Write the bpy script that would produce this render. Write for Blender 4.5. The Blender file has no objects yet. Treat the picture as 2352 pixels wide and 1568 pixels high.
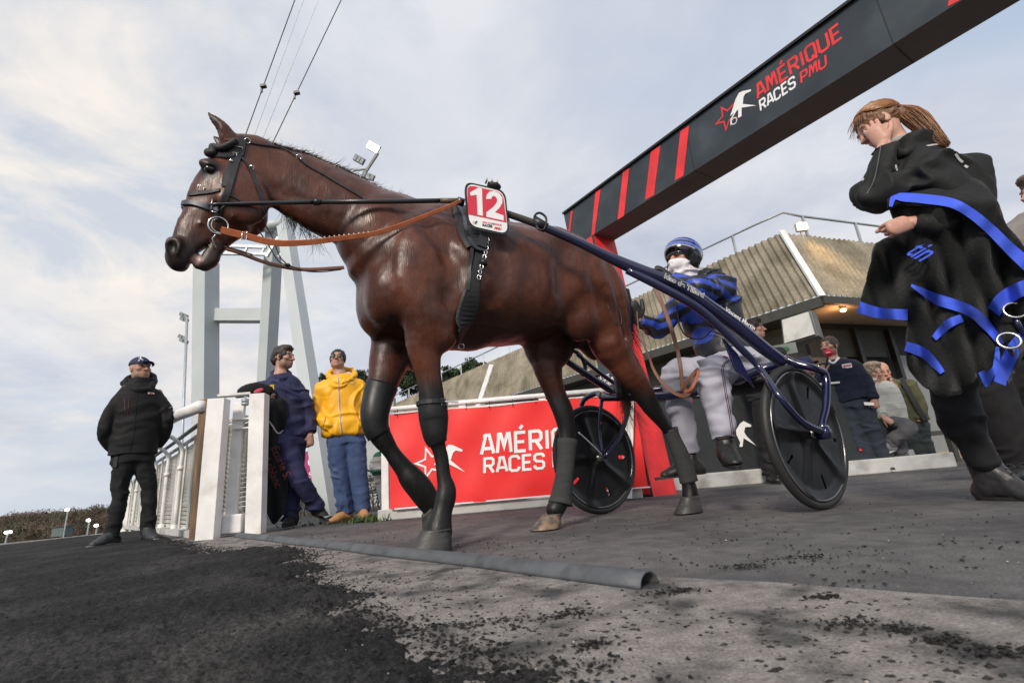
import bpy, bmesh, math, random
import time as _tm; _T0=_tm.time()
import numpy as np
from mathutils import Vector, Matrix
from mathutils.bvhtree import BVHTree
R_ = math.radians
rng = np.random.default_rng(7); random.seed(7)
sc = bpy.context.scene; col = sc.collection

# ---------------------------------------------------------------- camera
PITCH, ROLL, CAMH, FPX = R_(16.0), R_(-4.96), 0.26, 1110.0
_f = np.array([0, math.cos(PITCH), math.sin(PITCH)]); _u = np.array([0, -math.sin(PITCH), math.cos(PITCH)]); _r = np.array([1., 0, 0])
RT = math.cos(ROLL)*_r + math.sin(ROLL)*_u; UP = -math.sin(ROLL)*_r + math.cos(ROLL)*_u; FW = _f
O = np.array([0, 0, CAMH])
cd = bpy.data.cameras.new('camera'); cam = bpy.data.objects.new('camera', cd); col.objects.link(cam)
cd.sensor_width = 36; cd.lens = FPX/2352*36; cd.clip_start = 0.05; cd.clip_end = 3000
cd.dof.use_dof = True; cd.dof.focus_distance = 2.5; cd.dof.aperture_fstop = 6.3
M = Matrix.Identity(4)
for i in range(3):
    M[i][0] = RT[i]; M[i][1] = UP[i]; M[i][2] = -FW[i]; M[i][3] = O[i]
cam.matrix_world = M; sc.camera = cam

# ---------------------------------------------------------------- sky and sun
SUN_AZ, SUN_EL = R_(200), R_(33)          # azimuth clockwise from +Y
w = bpy.data.worlds.new('World'); sc.world = w; w.use_nodes = True
nt = w.node_tree; N = nt.nodes; Lk = nt.links; N.clear()
def nd(t, tree=None, **k):
    n = (tree or N).new(t)
    for a, b in k.items(): setattr(n, a, b)
    return n
wo = nd('ShaderNodeOutputWorld'); bg = nd('ShaderNodeBackground'); bg.inputs[1].default_value = 1.0
sky = nd('ShaderNodeTexSky', sky_type='NISHITA', sun_disc=False); sky.sun_elevation = SUN_EL; sky.sun_rotation = SUN_AZ
sky.dust_density = 2.0; sky.ozone_density = 1.5
tc = nd('ShaderNodeTexCoord'); sep = nd('ShaderNodeSeparateXYZ'); Lk.new(tc.outputs['Generated'], sep.inputs[0])
def mth(op, a, b=None, c=None, tree=None):
    n = nd('ShaderNodeMath', operation=op)
    for i, v in enumerate((a, b, c)):
        if v is None: continue
        if isinstance(v, (int, float)): n.inputs[i].default_value = v
        else: Lk.new(v, n.inputs[i])
    return n.outputs[0]
zc = mth('MAXIMUM', sep.outputs[2], 0.0); den = mth('ADD', zc, 0.22)
cx = mth('DIVIDE', sep.outputs[0], den); cy = mth('DIVIDE', sep.outputs[1], den)
cmb = nd('ShaderNodeCombineXYZ'); Lk.new(cx, cmb.inputs[0]); Lk.new(cy, cmb.inputs[1])
def wnoise(scale, det, rough, off, dist=0.0):
    mp = nd('ShaderNodeMapping'); mp.inputs['Location'].default_value = off; Lk.new(cmb.outputs[0], mp.inputs[0])
    n = nd('ShaderNodeTexNoise'); n.inputs['Scale'].default_value = scale; n.inputs['Detail'].default_value = det
    n.inputs['Roughness'].default_value = rough; n.inputs['Distortion'].default_value = dist
    Lk.new(mp.outputs[0], n.inputs['Vector']); return n.outputs[0]
def wramp(sock, stops):
    r = nd('ShaderNodeValToRGB'); el = r.color_ramp.elements
    while len(el) < len(stops): el.new(0.5)
    for e, (p, c) in zip(el, stops): e.position = p; e.color = (*c, 1) if len(c) == 3 else c
    Lk.new(sock, r.inputs[0]); return r.outputs[0]
def wmix(f, a, b):
    n = nd('ShaderNodeMix', data_type='RGBA')
    if isinstance(f, (int, float)): n.inputs[0].default_value = f
    else: Lk.new(f, n.inputs[0])
    for s, v in ((6, a), (7, b)):
        if isinstance(v, tuple): n.inputs[s].default_value = (*v, 1)
        else: Lk.new(v, n.inputs[s])
    return n.outputs[2]
skyc = nd('ShaderNodeVectorMath', operation='SCALE'); Lk.new(sky.outputs[0], skyc.inputs[0]); skyc.inputs['Scale'].default_value = 0.10
base = wmix(0.65, skyc.outputs[0], (0.64, 0.75, 0.91))
cover = wramp(wnoise(0.75, 7, 0.55, (3.1, 1.7, 0), 0.6), [(0.33, (0, 0, 0)), (0.50, (1, 1, 1))])
shade = wramp(wnoise(1.6, 9, 0.58, (7.3, 2.2, 0), 0.5), [(0.30, (0.50, 0.545, 0.65)), (0.48, (0.63, 0.66, 0.735)), (0.62, (0.75, 0.76, 0.80)), (0.8, (0.82, 0.81, 0.82))])
# warm lit bank low on the left of the view
warm = mth('MULTIPLY', wramp(sep.outputs[0], [(0.0, (1, 1, 1)), (0.5, (0, 0, 0))]), 0.0)
dirw = nd('ShaderNodeVectorMath', operation='DOT_PRODUCT'); Lk.new(tc.outputs['Generated'], dirw.inputs[0])
wd = Vector((-0.62, 0.60, 0.50)).normalized(); dirw.inputs[1].default_value = wd
wm = wramp(mth('ADD', dirw.outputs['Value'], mth('MULTIPLY', mth('SUBTRACT', wnoise(1.3, 6, 0.6, (1.3, 5.2, 0)), 0.5), 0.35)),
           [(0.90, (0, 0, 0)), (1.03, (1, 1, 1))])
cloud = wmix(wm, shade, (0.92, 0.86, 0.79))
dirb = nd('ShaderNodeVectorMath', operation='DOT_PRODUCT'); Lk.new(tc.outputs['Generated'], dirb.inputs[0]); dirb.inputs[1].default_value = Vector((-0.52, 0.52, 0.68)).normalized()
bm2 = wramp(mth('ADD', dirb.outputs['Value'], mth('MULTIPLY', mth('SUBTRACT', wnoise(1.9, 7, 0.6, (4.3, 0.2, 0), .4), 0.5), 0.42)), [(0.93, (0, 0, 0)), (1.04, (1, 1, 1))])
cover = mth('MULTIPLY', cover, mth('SUBTRACT', 1.0, mth('MULTIPLY', bm2, 0.70)))
full = wmix(cover, base, cloud)
hz = wramp(sep.outputs[2], [(0.0, (1, 1, 1)), (0.16, (0, 0, 0))])
full = wmix(mth('MULTIPLY', hz, 0.7), full, (0.60, 0.66, 0.73))
Lk.new(full, bg.inputs[0]); Lk.new(bg.outputs[0], wo.inputs[0])
sl = bpy.data.lights.new('sun', 'SUN'); sl.energy = 2.8; sl.angle = R_(12); sl.color = (1.0, 0.90, 0.78)
sun = bpy.data.objects.new('sun', sl); col.objects.link(sun)
sd = Vector((math.sin(SUN_AZ)*math.cos(SUN_EL), math.cos(SUN_AZ)*math.cos(SUN_EL), math.sin(SUN_EL)))
sun.rotation_euler = sd.to_track_quat('Z', 'Y').to_euler()
sc.view_settings.view_transform = 'Standard'; sc.view_settings.look = 'None'; sc.view_settings.exposure = 0.08; sc.view_settings.gamma = 1

# ---------------------------------------------------------------- measuring helpers (photo measurements -> world)
def ray(px, py): return (px-1176.)/FPX*RT - (py-784.)/FPX*UP + FW
def gp(px, py, z=0.0):
    d = ray(px, py); return O + d*((z-CAMH)/d[2])
def onp(px, py, pt, n):
    d = ray(px, py); n = np.asarray(n, float); return O + d*(((np.asarray(pt)-O)@n)/(d@n))
def aty(px, py, y): return onp(px, py, (0, y, 0), (0, 1, 0))
def unit(v): v = np.asarray(v, float); return v/np.linalg.norm(v)

# ---------------------------------------------------------------- objects
def tag(o, label=None, cat=None, group=None, kind=None):
    if label: o['label'] = label
    if cat: o['category'] = cat
    if group: o['group'] = group
    if kind: o['kind'] = kind
    return o
def empty(name, loc, label, cat, group=None):
    o = bpy.data.objects.new(name, None); o.location = tuple(float(c) for c in loc); o.empty_display_size = 0.1
    col.objects.link(o); return tag(o, label, cat, group)
def mk(name, V, F, m, parent=None, smooth=True, cols=None, label=None):
    V = np.asarray(V, dtype=np.float64).reshape(-1, 3)
    loc = np.zeros(3)
    if parent is not None:
        p = parent
        while p is not None: loc += np.array(p.location); p = p.parent
    else:
        loc = np.array([V[:, 0].mean(), V[:, 1].mean(), V[:, 2].min()])
    me = bpy.data.meshes.new(name)
    if isinstance(F, np.ndarray):
        n = len(F); k = F.shape[1]
        me.vertices.add(len(V)); me.vertices.foreach_set('co', (V-loc).ravel())
        me.loops.add(n*k); me.loops.foreach_set('vertex_index', F.ravel().astype(np.int32))
        me.polygons.add(n); me.polygons.foreach_set('loop_start', np.arange(0, n*k, k, dtype=np.int32))
        me.update(calc_edges=True)
    else:
        me.from_pydata((V-loc).tolist(), [], [tuple(map(int, f)) for f in F])
    me.validate()
    if smooth: me.polygons.foreach_set('use_smooth', [True]*len(me.polygons))
    if cols is not None and len(me.vertices) == len(V):
        a = me.color_attributes.new('Col', 'FLOAT_COLOR', 'POINT')
        c4 = np.ones((len(V), 4)); c4[:, :3] = cols; a.data.foreach_set('color', c4.ravel())
    for mm in (m if isinstance(m, (list, tuple)) else [m]): me.materials.append(mm)
    o = bpy.data.objects.new(name, me); col.objects.link(o)
    if parent is not None: o.parent = parent
    else: o.location = tuple(loc)
    if label: o['label'] = label
    return o
class MB:                                    # mesh bag: collects simple shapes into one mesh
    def __init__(s): s.V = []; s.F = []; s.n = 0; s.mi = []
    def add(s, V, F, mi=0):
        V = [tuple(v) for v in V]; s.V += V; s.F += [tuple(int(i)+s.n for i in f) for f in F]; s.n += len(V); s.mi += [mi]*len(F); return s
    def box(s, c, sz, ax=None, mi=0):        # centre, full sizes, optional 3 axes
        ax = np.eye(3) if ax is None else np.asarray(ax, float); c = np.asarray(c, float); h = np.asarray(sz, float)/2
        V = [c+ax[0]*h[0]*i+ax[1]*h[1]*j+ax[2]*h[2]*k for i in (-1, 1) for j in (-1, 1) for k in (-1, 1)]
        return s.add(V, [(0, 1, 3, 2), (4, 6, 7, 5), (0, 4, 5, 1), (2, 3, 7, 6), (0, 2, 6, 4), (1, 5, 7, 3)], mi)
    def bar(s, a, b, wd, th=None, up=(0, 0, 1), mi=0):   # rectangular bar from a to b
        a = np.asarray(a, float); b = np.asarray(b, float); d = unit(b-a); sd_ = np.cross(d, up)
        if np.linalg.norm(sd_) < 1e-4: sd_ = np.cross(d, (1, 0, 0))
        sd_ = unit(sd_); u2 = np.cross(sd_, d)
        return s.box((a+b)/2, (np.linalg.norm(b-a), wd, th or wd), (d, sd_, u2), mi)
    def tube(s, P, r, seg=8, closed=False, mi=0):
        P = np.asarray(P, float); n = len(P); rr = np.full(n, r, float) if np.isscalar(r) else np.asarray(r, float)
        T = np.gradient(P, axis=0) if not closed else np.roll(P, -1, 0)-np.roll(P, 1, 0)
        T /= np.linalg.norm(T, axis=1)[:, None]+1e-9
        u = np.cross(T[0], (0, 0, 1)); u = unit(u if np.linalg.norm(u) > 1e-3 else np.cross(T[0], (1, 0, 0)))
        V = []
        for i in range(n):
            u = u-T[i]*(u@T[i]); u = unit(u); v = np.cross(T[i], u)
            for k in range(seg):
                a = 2*math.pi*k/seg; V.append(P[i]+rr[i]*(math.cos(a)*u+math.sin(a)*v))
        F = []
        for i in range(n if closed else n-1):
            j = (i+1) % n
            for k in range(seg):
                l = (k+1) % seg; F.append((i*seg+k, i*seg+l, j*seg+l, j*seg+k))
        if not closed:
            F.append(tuple(range(seg-1, -1, -1))); F.append(tuple((n-1)*seg+k for k in range(seg)))
        return s.add(V, F, mi)
    def ell(s, c, r, ax=None, nu=16, nv=10, mi=0):
        ax = np.eye(3) if ax is None else np.asarray(ax, float); c = np.asarray(c, float); V = []; F = []
        for j in range(nv+1):
            t = math.pi*j/nv
            for i in range(nu):
                p = 2*math.pi*i/nu; q = (math.sin(t)*math.cos(p)*r[0], math.sin(t)*math.sin(p)*r[1], math.cos(t)*r[2])
                V.append(c+q[0]*ax[0]+q[1]*ax[1]+q[2]*ax[2])
        for j in range(nv):
            for i in range(nu): F.append((j*nu+i, (j+1)*nu+i, (j+1)*nu+(i+1) % nu, j*nu+(i+1) % nu))
        return s.add(V, F, mi)
    def prism(s, pts, depth, mi=0):          # 3d polygon extruded by a vector
        P = [np.asarray(p, float) for p in pts]; n = len(P); d = np.asarray(depth, float)
        return s.add(P+[p+d for p in P], [tuple(range(n-1, -1, -1)), tuple(range(n, 2*n))]+[(i, (i+1) % n, n+(i+1) % n, n+i) for i in range(n)], mi)
    def build(s, name, m, parent=None, smooth=False, label=None):
        o = mk(name, s.V, s.F, m, parent, smooth, label=label)
        if any(s.mi) and len(o.data.polygons) == len(s.mi): o.data.polygons.foreach_set('material_index', s.mi)
        # consistent outward normals
        bm = bmesh.new(); bm.from_mesh(o.data); bmesh.ops.recalc_face_normals(bm, faces=bm.faces); bm.to_mesh(o.data); bm.free()
        return o
def tagged(o, label, cat, group=None, kind=None): return tag(o, label, cat, group, kind)
def bevel(o, wd=0.004, seg=2):
    b = o.modifiers.new('bevel', 'BEVEL'); b.width = wd; b.segments = seg; b.limit_method = 'ANGLE'; b.angle_limit = R_(35); return o
def catm(P, sub=4):
    P = np.asarray(P, float); Q = np.vstack([2*P[0]-P[1], P, 2*P[-1]-P[-2]]); out = []
    for i in range(len(P)-1):
        a, b, c, d = Q[i:i+4]
        for t in np.arange(sub)/sub:
            out.append(.5*((2*b)+(-a+c)*t+(2*a-5*b+4*c-d)*t*t+(-a+3*b-3*c+d)*t**3))
    out.append(P[-1]); return np.array(out)

# ---------------------------------------------------------------- materials
def mat(name, c, rough=0.6, metal=0.0, var=0.12, vs=6.0, bump=0.0, bs=60.0, attr=False, coat=0.0, sheen=0.0, spec=0.5,
        c2=None, c2s=3.0, c2lo=0.5, c2hi=0.65, emit=None, estr=0.0, alpha=1.0, stretch=None, trans=0.0, grain=None):
    m = bpy.data.materials.new(name); m.use_nodes = True; t = m.node_tree; n = t.nodes; l = t.links
    b = n['Principled BSDF']; b.inputs['Roughness'].default_value = rough; b.inputs['Metallic'].default_value = metal
    b.inputs['Coat Weight'].default_value = coat; b.inputs['Coat Roughness'].default_value = 0.12
    b.inputs['Sheen Weight'].default_value = sheen; b.inputs['Specular IOR Level'].default_value = spec
    b.inputs['Transmission Weight'].default_value = trans
    tcn = n.new('ShaderNodeTexCoord'); mp = n.new('ShaderNodeMapping'); l.new(tcn.outputs['Object'], mp.inputs[0])
    if stretch: mp.inputs['Scale'].default_value = stretch
    def nz(s, d=5):
        q = n.new('ShaderNodeTexNoise'); q.inputs['Scale'].default_value = s; q.inputs['Detail'].default_value = d
        l.new(mp.outputs[0], q.inputs['Vector']); return q.outputs[0]
    if attr:
        a = n.new('ShaderNodeAttribute'); a.attribute_name = 'Col'; cs = a.outputs['Color']
    else:
        rgb = n.new('ShaderNodeRGB'); rgb.outputs[0].default_value = (*c, 1); cs = rgb.outputs[0]
    if c2 is not None:
        rp = n.new('ShaderNodeValToRGB'); rp.color_ramp.elements[0].position = c2lo; rp.color_ramp.elements[1].position = c2hi
        l.new(nz(c2s, 8), rp.inputs[0]); mx = n.new('ShaderNodeMix'); mx.data_type = 'RGBA'
        l.new(rp.outputs[0], mx.inputs[0]); l.new(cs, mx.inputs[6]); mx.inputs[7].default_value = (*c2, 1); cs = mx.outputs[2]
    if var > 0:
        mr = n.new('ShaderNodeMapRange'); mr.inputs[1].default_value = 0.3; mr.inputs[2].default_value = 0.7
        mr.inputs[3].default_value = 1-var; mr.inputs[4].default_value = 1+var; l.new(nz(vs), mr.inputs[0])
        sm = n.new('ShaderNodeVectorMath'); sm.operation = 'SCALE'; l.new(cs, sm.inputs[0]); l.new(mr.outputs[0], sm.inputs['Scale']); cs = sm.outputs[0]
        mr2 = n.new('ShaderNodeMapRange'); mr2.inputs[1].default_value = 0.3; mr2.inputs[2].default_value = 0.7
        mr2.inputs[3].default_value = max(0.02, rough-0.08); mr2.inputs[4].default_value = min(1, rough+0.08); l.new(nz(vs*2.3), mr2.inputs[0]); l.new(mr2.outputs[0], b.inputs['Roughness'])
    if grain:
        gn = n.new('ShaderNodeTexNoise'); gn.inputs['Scale'].default_value = grain[0]; gn.inputs['Detail'].default_value = 2; l.new(mp.outputs[0], gn.inputs['Vector'])
        mg = n.new('ShaderNodeMapRange'); mg.inputs[1].default_value = 0.32; mg.inputs[2].default_value = 0.68; mg.inputs[3].default_value = 1-grain[1]; mg.inputs[4].default_value = 1+grain[1]; l.new(gn.outputs[0], mg.inputs[0])
        sg_ = n.new('ShaderNodeVectorMath'); sg_.operation = 'SCALE'; l.new(cs, sg_.inputs[0]); l.new(mg.outputs[0], sg_.inputs['Scale']); cs = sg_.outputs[0]
    l.new(cs, b.inputs['Base Color'])
    if bump > 0:
        bp = n.new('ShaderNodeBump'); bp.inputs['Distance'].default_value = bump; bp.inputs['Strength'].default_value = 1.0
        l.new(nz(bs, 6), bp.inputs['Height']); l.new(bp.outputs[0], b.inputs['Normal'])
    if emit: b.inputs['Emission Color'].default_value = (*emit, 1); b.inputs['Emission Strength'].default_value = estr
    return m
BLUE = (0.06, 0.10, 0.72)
m_black = mat('black_leather', (0.012, 0.012, 0.013), 0.42, bump=0.0006, bs=150)
m_strap = mat('black_strap', (0.016, 0.016, 0.018), 0.5, bump=0.0006, bs=200)
m_rubber = mat('rubber', (0.012, 0.012, 0.012), 0.62, bump=0.0006, bs=120)
m_metal = mat('bright_metal', (0.75, 0.74, 0.72), 0.22, 1.0, var=0.05)
m_steel = mat('galvanised_steel', (0.42, 0.45, 0.47), 0.5, 0.5, var=0.15)
m_tan = mat('tan_leather', (0.42, 0.12, 0.045), 0.45, bump=0.0008, bs=120, var=0.2, vs=20)
m_tan2 = mat('worn_brown_leather', (0.16, 0.065, 0.035), 0.5, bump=0.0008, bs=120, var=0.2)
m_navy = mat('navy_gloss_paint', (0.010, 0.011, 0.048), 0.2, coat=0.8, var=0.08)
m_whitep = mat('white_paint', (0.80, 0.79, 0.77), 0.45, c2=(0.50, 0.47, 0.42), c2s=5, c2lo=0.56, c2hi=0.85, bump=0.0008, bs=40)
m_white = mat('white_vinyl', (0.85, 0.85, 0.85), 0.5, var=0.03)
m_red = mat('red_vinyl', (0.84, 0.026, 0.026), 0.5, var=0.07, vs=3, bump=0.002, bs=4)
m_bred = mat('red_paint', (0.78, 0.032, 0.035), 0.5, var=0.22, vs=5)
m_concrete = mat('concrete', (0.50, 0.50, 0.48), 0.85, c2=(0.24, 0.24, 0.22), c2s=4, c2lo=0.5, c2hi=0.75, bump=0.004, bs=30)

# ---------------------------------------------------------------- fields (implicit solids) and surface nets
def vnoise(P, seed=0):
    P = np.asarray(P, np.float32); I = np.floor(P).astype(np.int64); f = (P-I).astype(np.float32); f = f*f*(3-2*f)
    def hsh(a, b, c):
        h = (a*73856093) ^ (b*19349663) ^ (c*83492791) ^ (seed*2654435761 & 0xffffffff); h = (h ^ (h >> 13))*1274126177 & 0xffffffff
        h = (h ^ (h >> 16)) & 0xffff; return h.astype(np.float32)/65535.
    x, y, z = I[:, 0], I[:, 1], I[:, 2]; r = 0
    for i in (0, 1):
        for j in (0, 1):
            for k in (0, 1):
                r = r+hsh(x+i, y+j, z+k)*(f[:, 0] if i else 1-f[:, 0])*(f[:, 1] if j else 1-f[:, 1])*(f[:, 2] if k else 1-f[:, 2])
    return r*2-1
def fbm(P, s, o=3, seed=0):
    return sum(vnoise(np.asarray(P)*s*2**i, seed+i)/2**i for i in range(o))
class Field:
    def __init__(s, lo, hi, h):
        s.lo = np.array(lo, np.float32); s.h = h; s.n = (np.ceil((np.array(hi)-lo)/h)+1).astype(int)
        s.D = np.full(tuple(s.n), 1.0, np.float32)
    def sub(s, lo, hi):
        a = np.clip(np.floor((lo-s.lo)/s.h).astype(int), 0, s.n); b = np.clip(np.ceil((hi-s.lo)/s.h).astype(int)+1, 0, s.n)
        if (b <= a).any(): return None
        sl_ = tuple(slice(a[i], b[i]) for i in range(3))
        g = [((np.arange(a[i], b[i])*s.h)+s.lo[i]).astype(np.float32) for i in range(3)]
        return sl_, g[0][:, None, None], g[1][None, :, None], g[2][None, None, :]
    def merge(s, sl_, d, k, op):
        a = s.D[sl_]
        if op == 'add':
            h = np.maximum(k-np.abs(a-d), 0)/max(k, 1e-6); s.D[sl_] = np.minimum(a, d)-h*h*k*.25
        else:
            d = -d; h = np.maximum(k-np.abs(a-d), 0)/max(k, 1e-6); s.D[sl_] = np.maximum(a, d)+h*h*k*.25
    def chain(s, P, r, q=1.0, lat=(0, 1, 0), k=0.02, sub=3, op='add', flat=(False, False), disc=False):
        P = np.asarray(P, float); n = len(P); r = np.full(n, r, float) if np.isscalar(r) else np.asarray(r, float)
        q = np.full(n, q, float) if np.isscalar(q) else np.asarray(q, float)
        if n > 2 and sub > 1:
            A = catm(np.column_stack([P, r, q]), sub); P, r, q = A[:, :3], A[:, 3], A[:, 4]; n = len(P)
        lat = unit(lat); pad = k+2*s.h
        R = (r*np.maximum(q, 1)).max()+pad
        t_ = s.sub(P.min(0)-R, P.max(0)+R)
        if t_ is None: return
        (sl_, X, Y, Z) = t_; base = [x.start for x in sl_]; D = np.full(tuple(x.stop-x.start for x in sl_), 1.0, np.float32)
        for i in range(n-1):
            a, b = P[i], P[i+1]; R = max(r[i]*max(q[i], 1), r[i+1]*max(q[i+1], 1))+pad
            u = s.sub(np.minimum(a, b)-R, np.maximum(a, b)+R)
            if u is None: continue
            sl2, x, y, z = u; d = b-a; L2 = float(d@d)+1e-12
            px, py, pz = x-a[0], y-a[1], z-a[2]
            tt = (px*d[0]+py*d[1]+pz*d[2])/L2; t = np.clip(tt, 0, 1)
            vx, vy, vz = px-t*d[0], py-t*d[1], pz-t*d[2]
            vl = vx*lat[0]+vy*lat[1]+vz*lat[2]; v2 = vx*vx+vy*vy+vz*vz-vl*vl
            rr = r[i]+t*(r[i+1]-r[i]); qq = q[i]+t*(q[i+1]-q[i])
            dist = (np.sqrt(np.maximum(v2, 0)+(vl/qq)**2)-rr)*np.minimum(qq, 1)
            L = math.sqrt(L2)
            if flat[0] and i == 0: dist = np.maximum(dist, -tt*L)
            if flat[1] and i == n-2: dist = np.maximum(dist, (tt-1)*L)
            if disc: dist = np.maximum(dist, np.maximum(-tt*L, (tt-1)*L)-.002)
            o = tuple(slice(c.start-b0, c.stop-b0) for c, b0 in zip(sl2, base))
            D[o] = np.minimum(D[o], dist.astype(np.float32))
        s.merge(sl_, D, k, op)
    def ell(s, c, r, ax=None, k=0.02, op='add'):
        c = np.asarray(c, float); r = np.asarray(r, float); ax = np.eye(3) if ax is None else np.asarray(ax, float)
        ext = np.abs(ax.T)@r+k+2*s.h
        t_ = s.sub(c-ext, c+ext)
        if t_ is None: return
        sl_, X, Y, Z = t_; px, py, pz = X-c[0], Y-c[1], Z-c[2]; q = 0; g = 0
        for i in range(3):
            e = (px*ax[i][0]+py*ax[i][1]+pz*ax[i][2]); q = q+(e/r[i])**2; g = g+(e/r[i]**2)**2
        f = np.sqrt(q); d = f*(f-1)/(np.sqrt(g)+1e-6)
        s.merge(sl_, d.astype(np.float32), k, op)
    def half(s, pt, n, k=0.004):             # cut away everything on the side the normal points to
        n = unit(n); X, Y, Z = [((np.arange(s.n[i])*s.h)+s.lo[i]).astype(np.float32) for i in range(3)]
        d = (X[:, None, None]-pt[0])*n[0]+(Y[None, :, None]-pt[1])*n[1]+(Z[None, None, :]-pt[2])*n[2]
        s.merge(tuple(slice(0, m_) for m_ in s.n), -d, k, 'cut')
    def mesh(s):
        D = s.D; ins = D < 0; c = np.zeros(tuple(s.n-1), np.int8)
        for i in (0, 1):
            for j in (0, 1):
                for k in (0, 1): c += ins[i:s.n[0]-1+i, j:s.n[1]-1+j, k:s.n[2]-1+k]
        act = (c > 0) & (c < 8); ac = np.argwhere(act); idx = np.full(act.shape, -1, np.int64); idx[act] = np.arange(len(ac))
        acc = np.zeros((len(ac), 3)); cnt = np.zeros(len(ac))
        co = [(i, j, k) for i in (0, 1) for j in (0, 1) for k in (0, 1)]
        for a in co:
            for ax in range(3):
                if a[ax]: continue
                b = list(a); b[ax] = 1
                da = D[ac[:, 0]+a[0], ac[:, 1]+a[1], ac[:, 2]+a[2]]; db = D[ac[:, 0]+b[0], ac[:, 1]+b[1], ac[:, 2]+b[2]]
                m = (da < 0) != (db < 0); t = np.where(m, da/np.where(m, da-db, 1), 0)
                p = np.repeat(np.array([a], float), len(ac), 0); p[:, ax] += t; acc += p*m[:, None]; cnt += m
        V = (ac+acc/cnt[:, None])*s.h+s.lo; Fs = []
        for ax in range(3):
            a1, a2 = [(1, 2), (2, 0), (0, 1)][ax]; sh = list(s.n); sh[ax] -= 1
            A = ins[tuple(slice(0, sh[i]) for i in range(3))]; B = ins[tuple(slice(1, None) if i == ax else slice(0, None) for i in range(3))]
            e = np.argwhere(A != B); ok = (e[:, a1] > 0) & (e[:, a2] > 0) & (e[:, a1] < s.n[a1]-1) & (e[:, a2] < s.n[a2]-1); e = e[ok]
            u = np.zeros(3, int); u[a1] = 1; v = np.zeros(3, int); v[a2] = 1
            q = [idx[tuple((e-u-v).T)], idx[tuple((e-v).T)], idx[tuple(e.T)], idx[tuple((e-u).T)]]
            f = np.stack(q, 1); fl = A[tuple(e.T)]; f[~fl] = f[~fl][:, ::-1]; Fs.append(f)
        F = np.vstack(Fs); F = F[(F >= 0).all(1)]
        return V, F
def smooth_mesh(V, F, it=2, lam=0.5):
    for _ in range(it):
        acc = np.zeros_like(V); cnt = np.zeros(len(V))
        for a, b in ((0, 1), (1, 2), (2, 3), (3, 0)):
            np.add.at(acc, F[:, a], V[F[:, b]]); np.add.at(acc, F[:, b], V[F[:, a]]); np.add.at(cnt, F[:, a], 1); np.add.at(cnt, F[:, b], 1)
        V = V+lam*(acc/np.maximum(cnt, 1)[:, None]-V)
    return V
def normals(V, F):
    n = np.cross(V[F[:, 2]]-V[F[:, 0]], V[F[:, 3]]-V[F[:, 1]]); N_ = np.zeros_like(V)
    for i in range(4): np.add.at(N_, F[:, i], n)
    return N_/(np.linalg.norm(N_, axis=1)[:, None]+1e-12)
def sm01(x, a, b): t = np.clip((x-a)/(b-a), 0, 1); return t*t*(3-2*t)

class Skin:                                  # lets straps be laid on a finished mesh, both sides
    def __init__(s, V, F): s.b = BVHTree.FromPolygons([tuple(v) for v in V], [tuple(int(i) for i in f) for f in F])
    def cast(s, px, py):
        d = unit(ray(px, py)); h = s.b.ray_cast(Vector(O), Vector(d)); return h
    def near(s, P): return s.b.find_nearest(Vector(P))
def ribbon(mb, P, Nn, w_, th):
    P = np.asarray(P, float); Nn = np.asarray(Nn, float); T = np.gradient(P, axis=0); T /= np.linalg.norm(T, axis=1)[:, None]+1e-9
    ww = np.full(len(P), w_, float) if np.isscalar(w_) else np.interp(np.linspace(0, 1, len(P)), np.linspace(0, 1, len(w_)), w_)
    V = []; F = []
    for i in range(len(P)):
        n = Nn[i]-T[i]*(Nn[i]@T[i]); n = unit(n); b = np.cross(T[i], n)
        for u, v in ((-1, 0), (-.82, 1), (.82, 1), (1, 0)): V.append(P[i]+b*u*ww[i]/2+n*(v*th))
    for i in range(len(P)-1):
        for k in range(4): F.append((i*4+k, i*4+(k+1) % 4, i*4+4+(k+1) % 4, i*4+4+k))
    F += [(3, 2, 1, 0), tuple(len(P)*4-4+k for k in range(4))]
    mb.add(V, F)
def resamp(P, n):
    P = np.asarray(P, float); d = np.r_[0, np.cumsum(np.linalg.norm(np.diff(P, axis=0), axis=1))]; t = np.linspace(0, d[-1], n)
    return np.column_stack([np.interp(t, d, P[:, i]) for i in range(P.shape[1])])
def strap(mb, skin, pxs, w_=0.02, th=0.004, lift=0.002, n=None, smooth=3):
    Q = catm(pxs, 6) if len(pxs) > 2 else np.asarray(pxs, float); Q = resamp(Q, n or max(8, int(len(Q)*2))); P = []; Nn = []
    for x, y in Q:
        h = skin.cast(x, y)
        if h[0] is None: continue
        P.append(np.array(h[0])+np.array(h[1])*lift); Nn.append(np.array(h[1]))
    P = np.array(P); Nn = np.array(Nn)
    if len(P) < 3: return None, None
    for _ in range(smooth):
        P[1:-1] = (P[:-2]+2*P[1:-1]+P[2:])/4; Nn[1:-1] = (Nn[:-2]+2*Nn[1:-1]+Nn[2:])/4
    ribbon(mb, P, Nn, w_, th); return P, Nn
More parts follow.
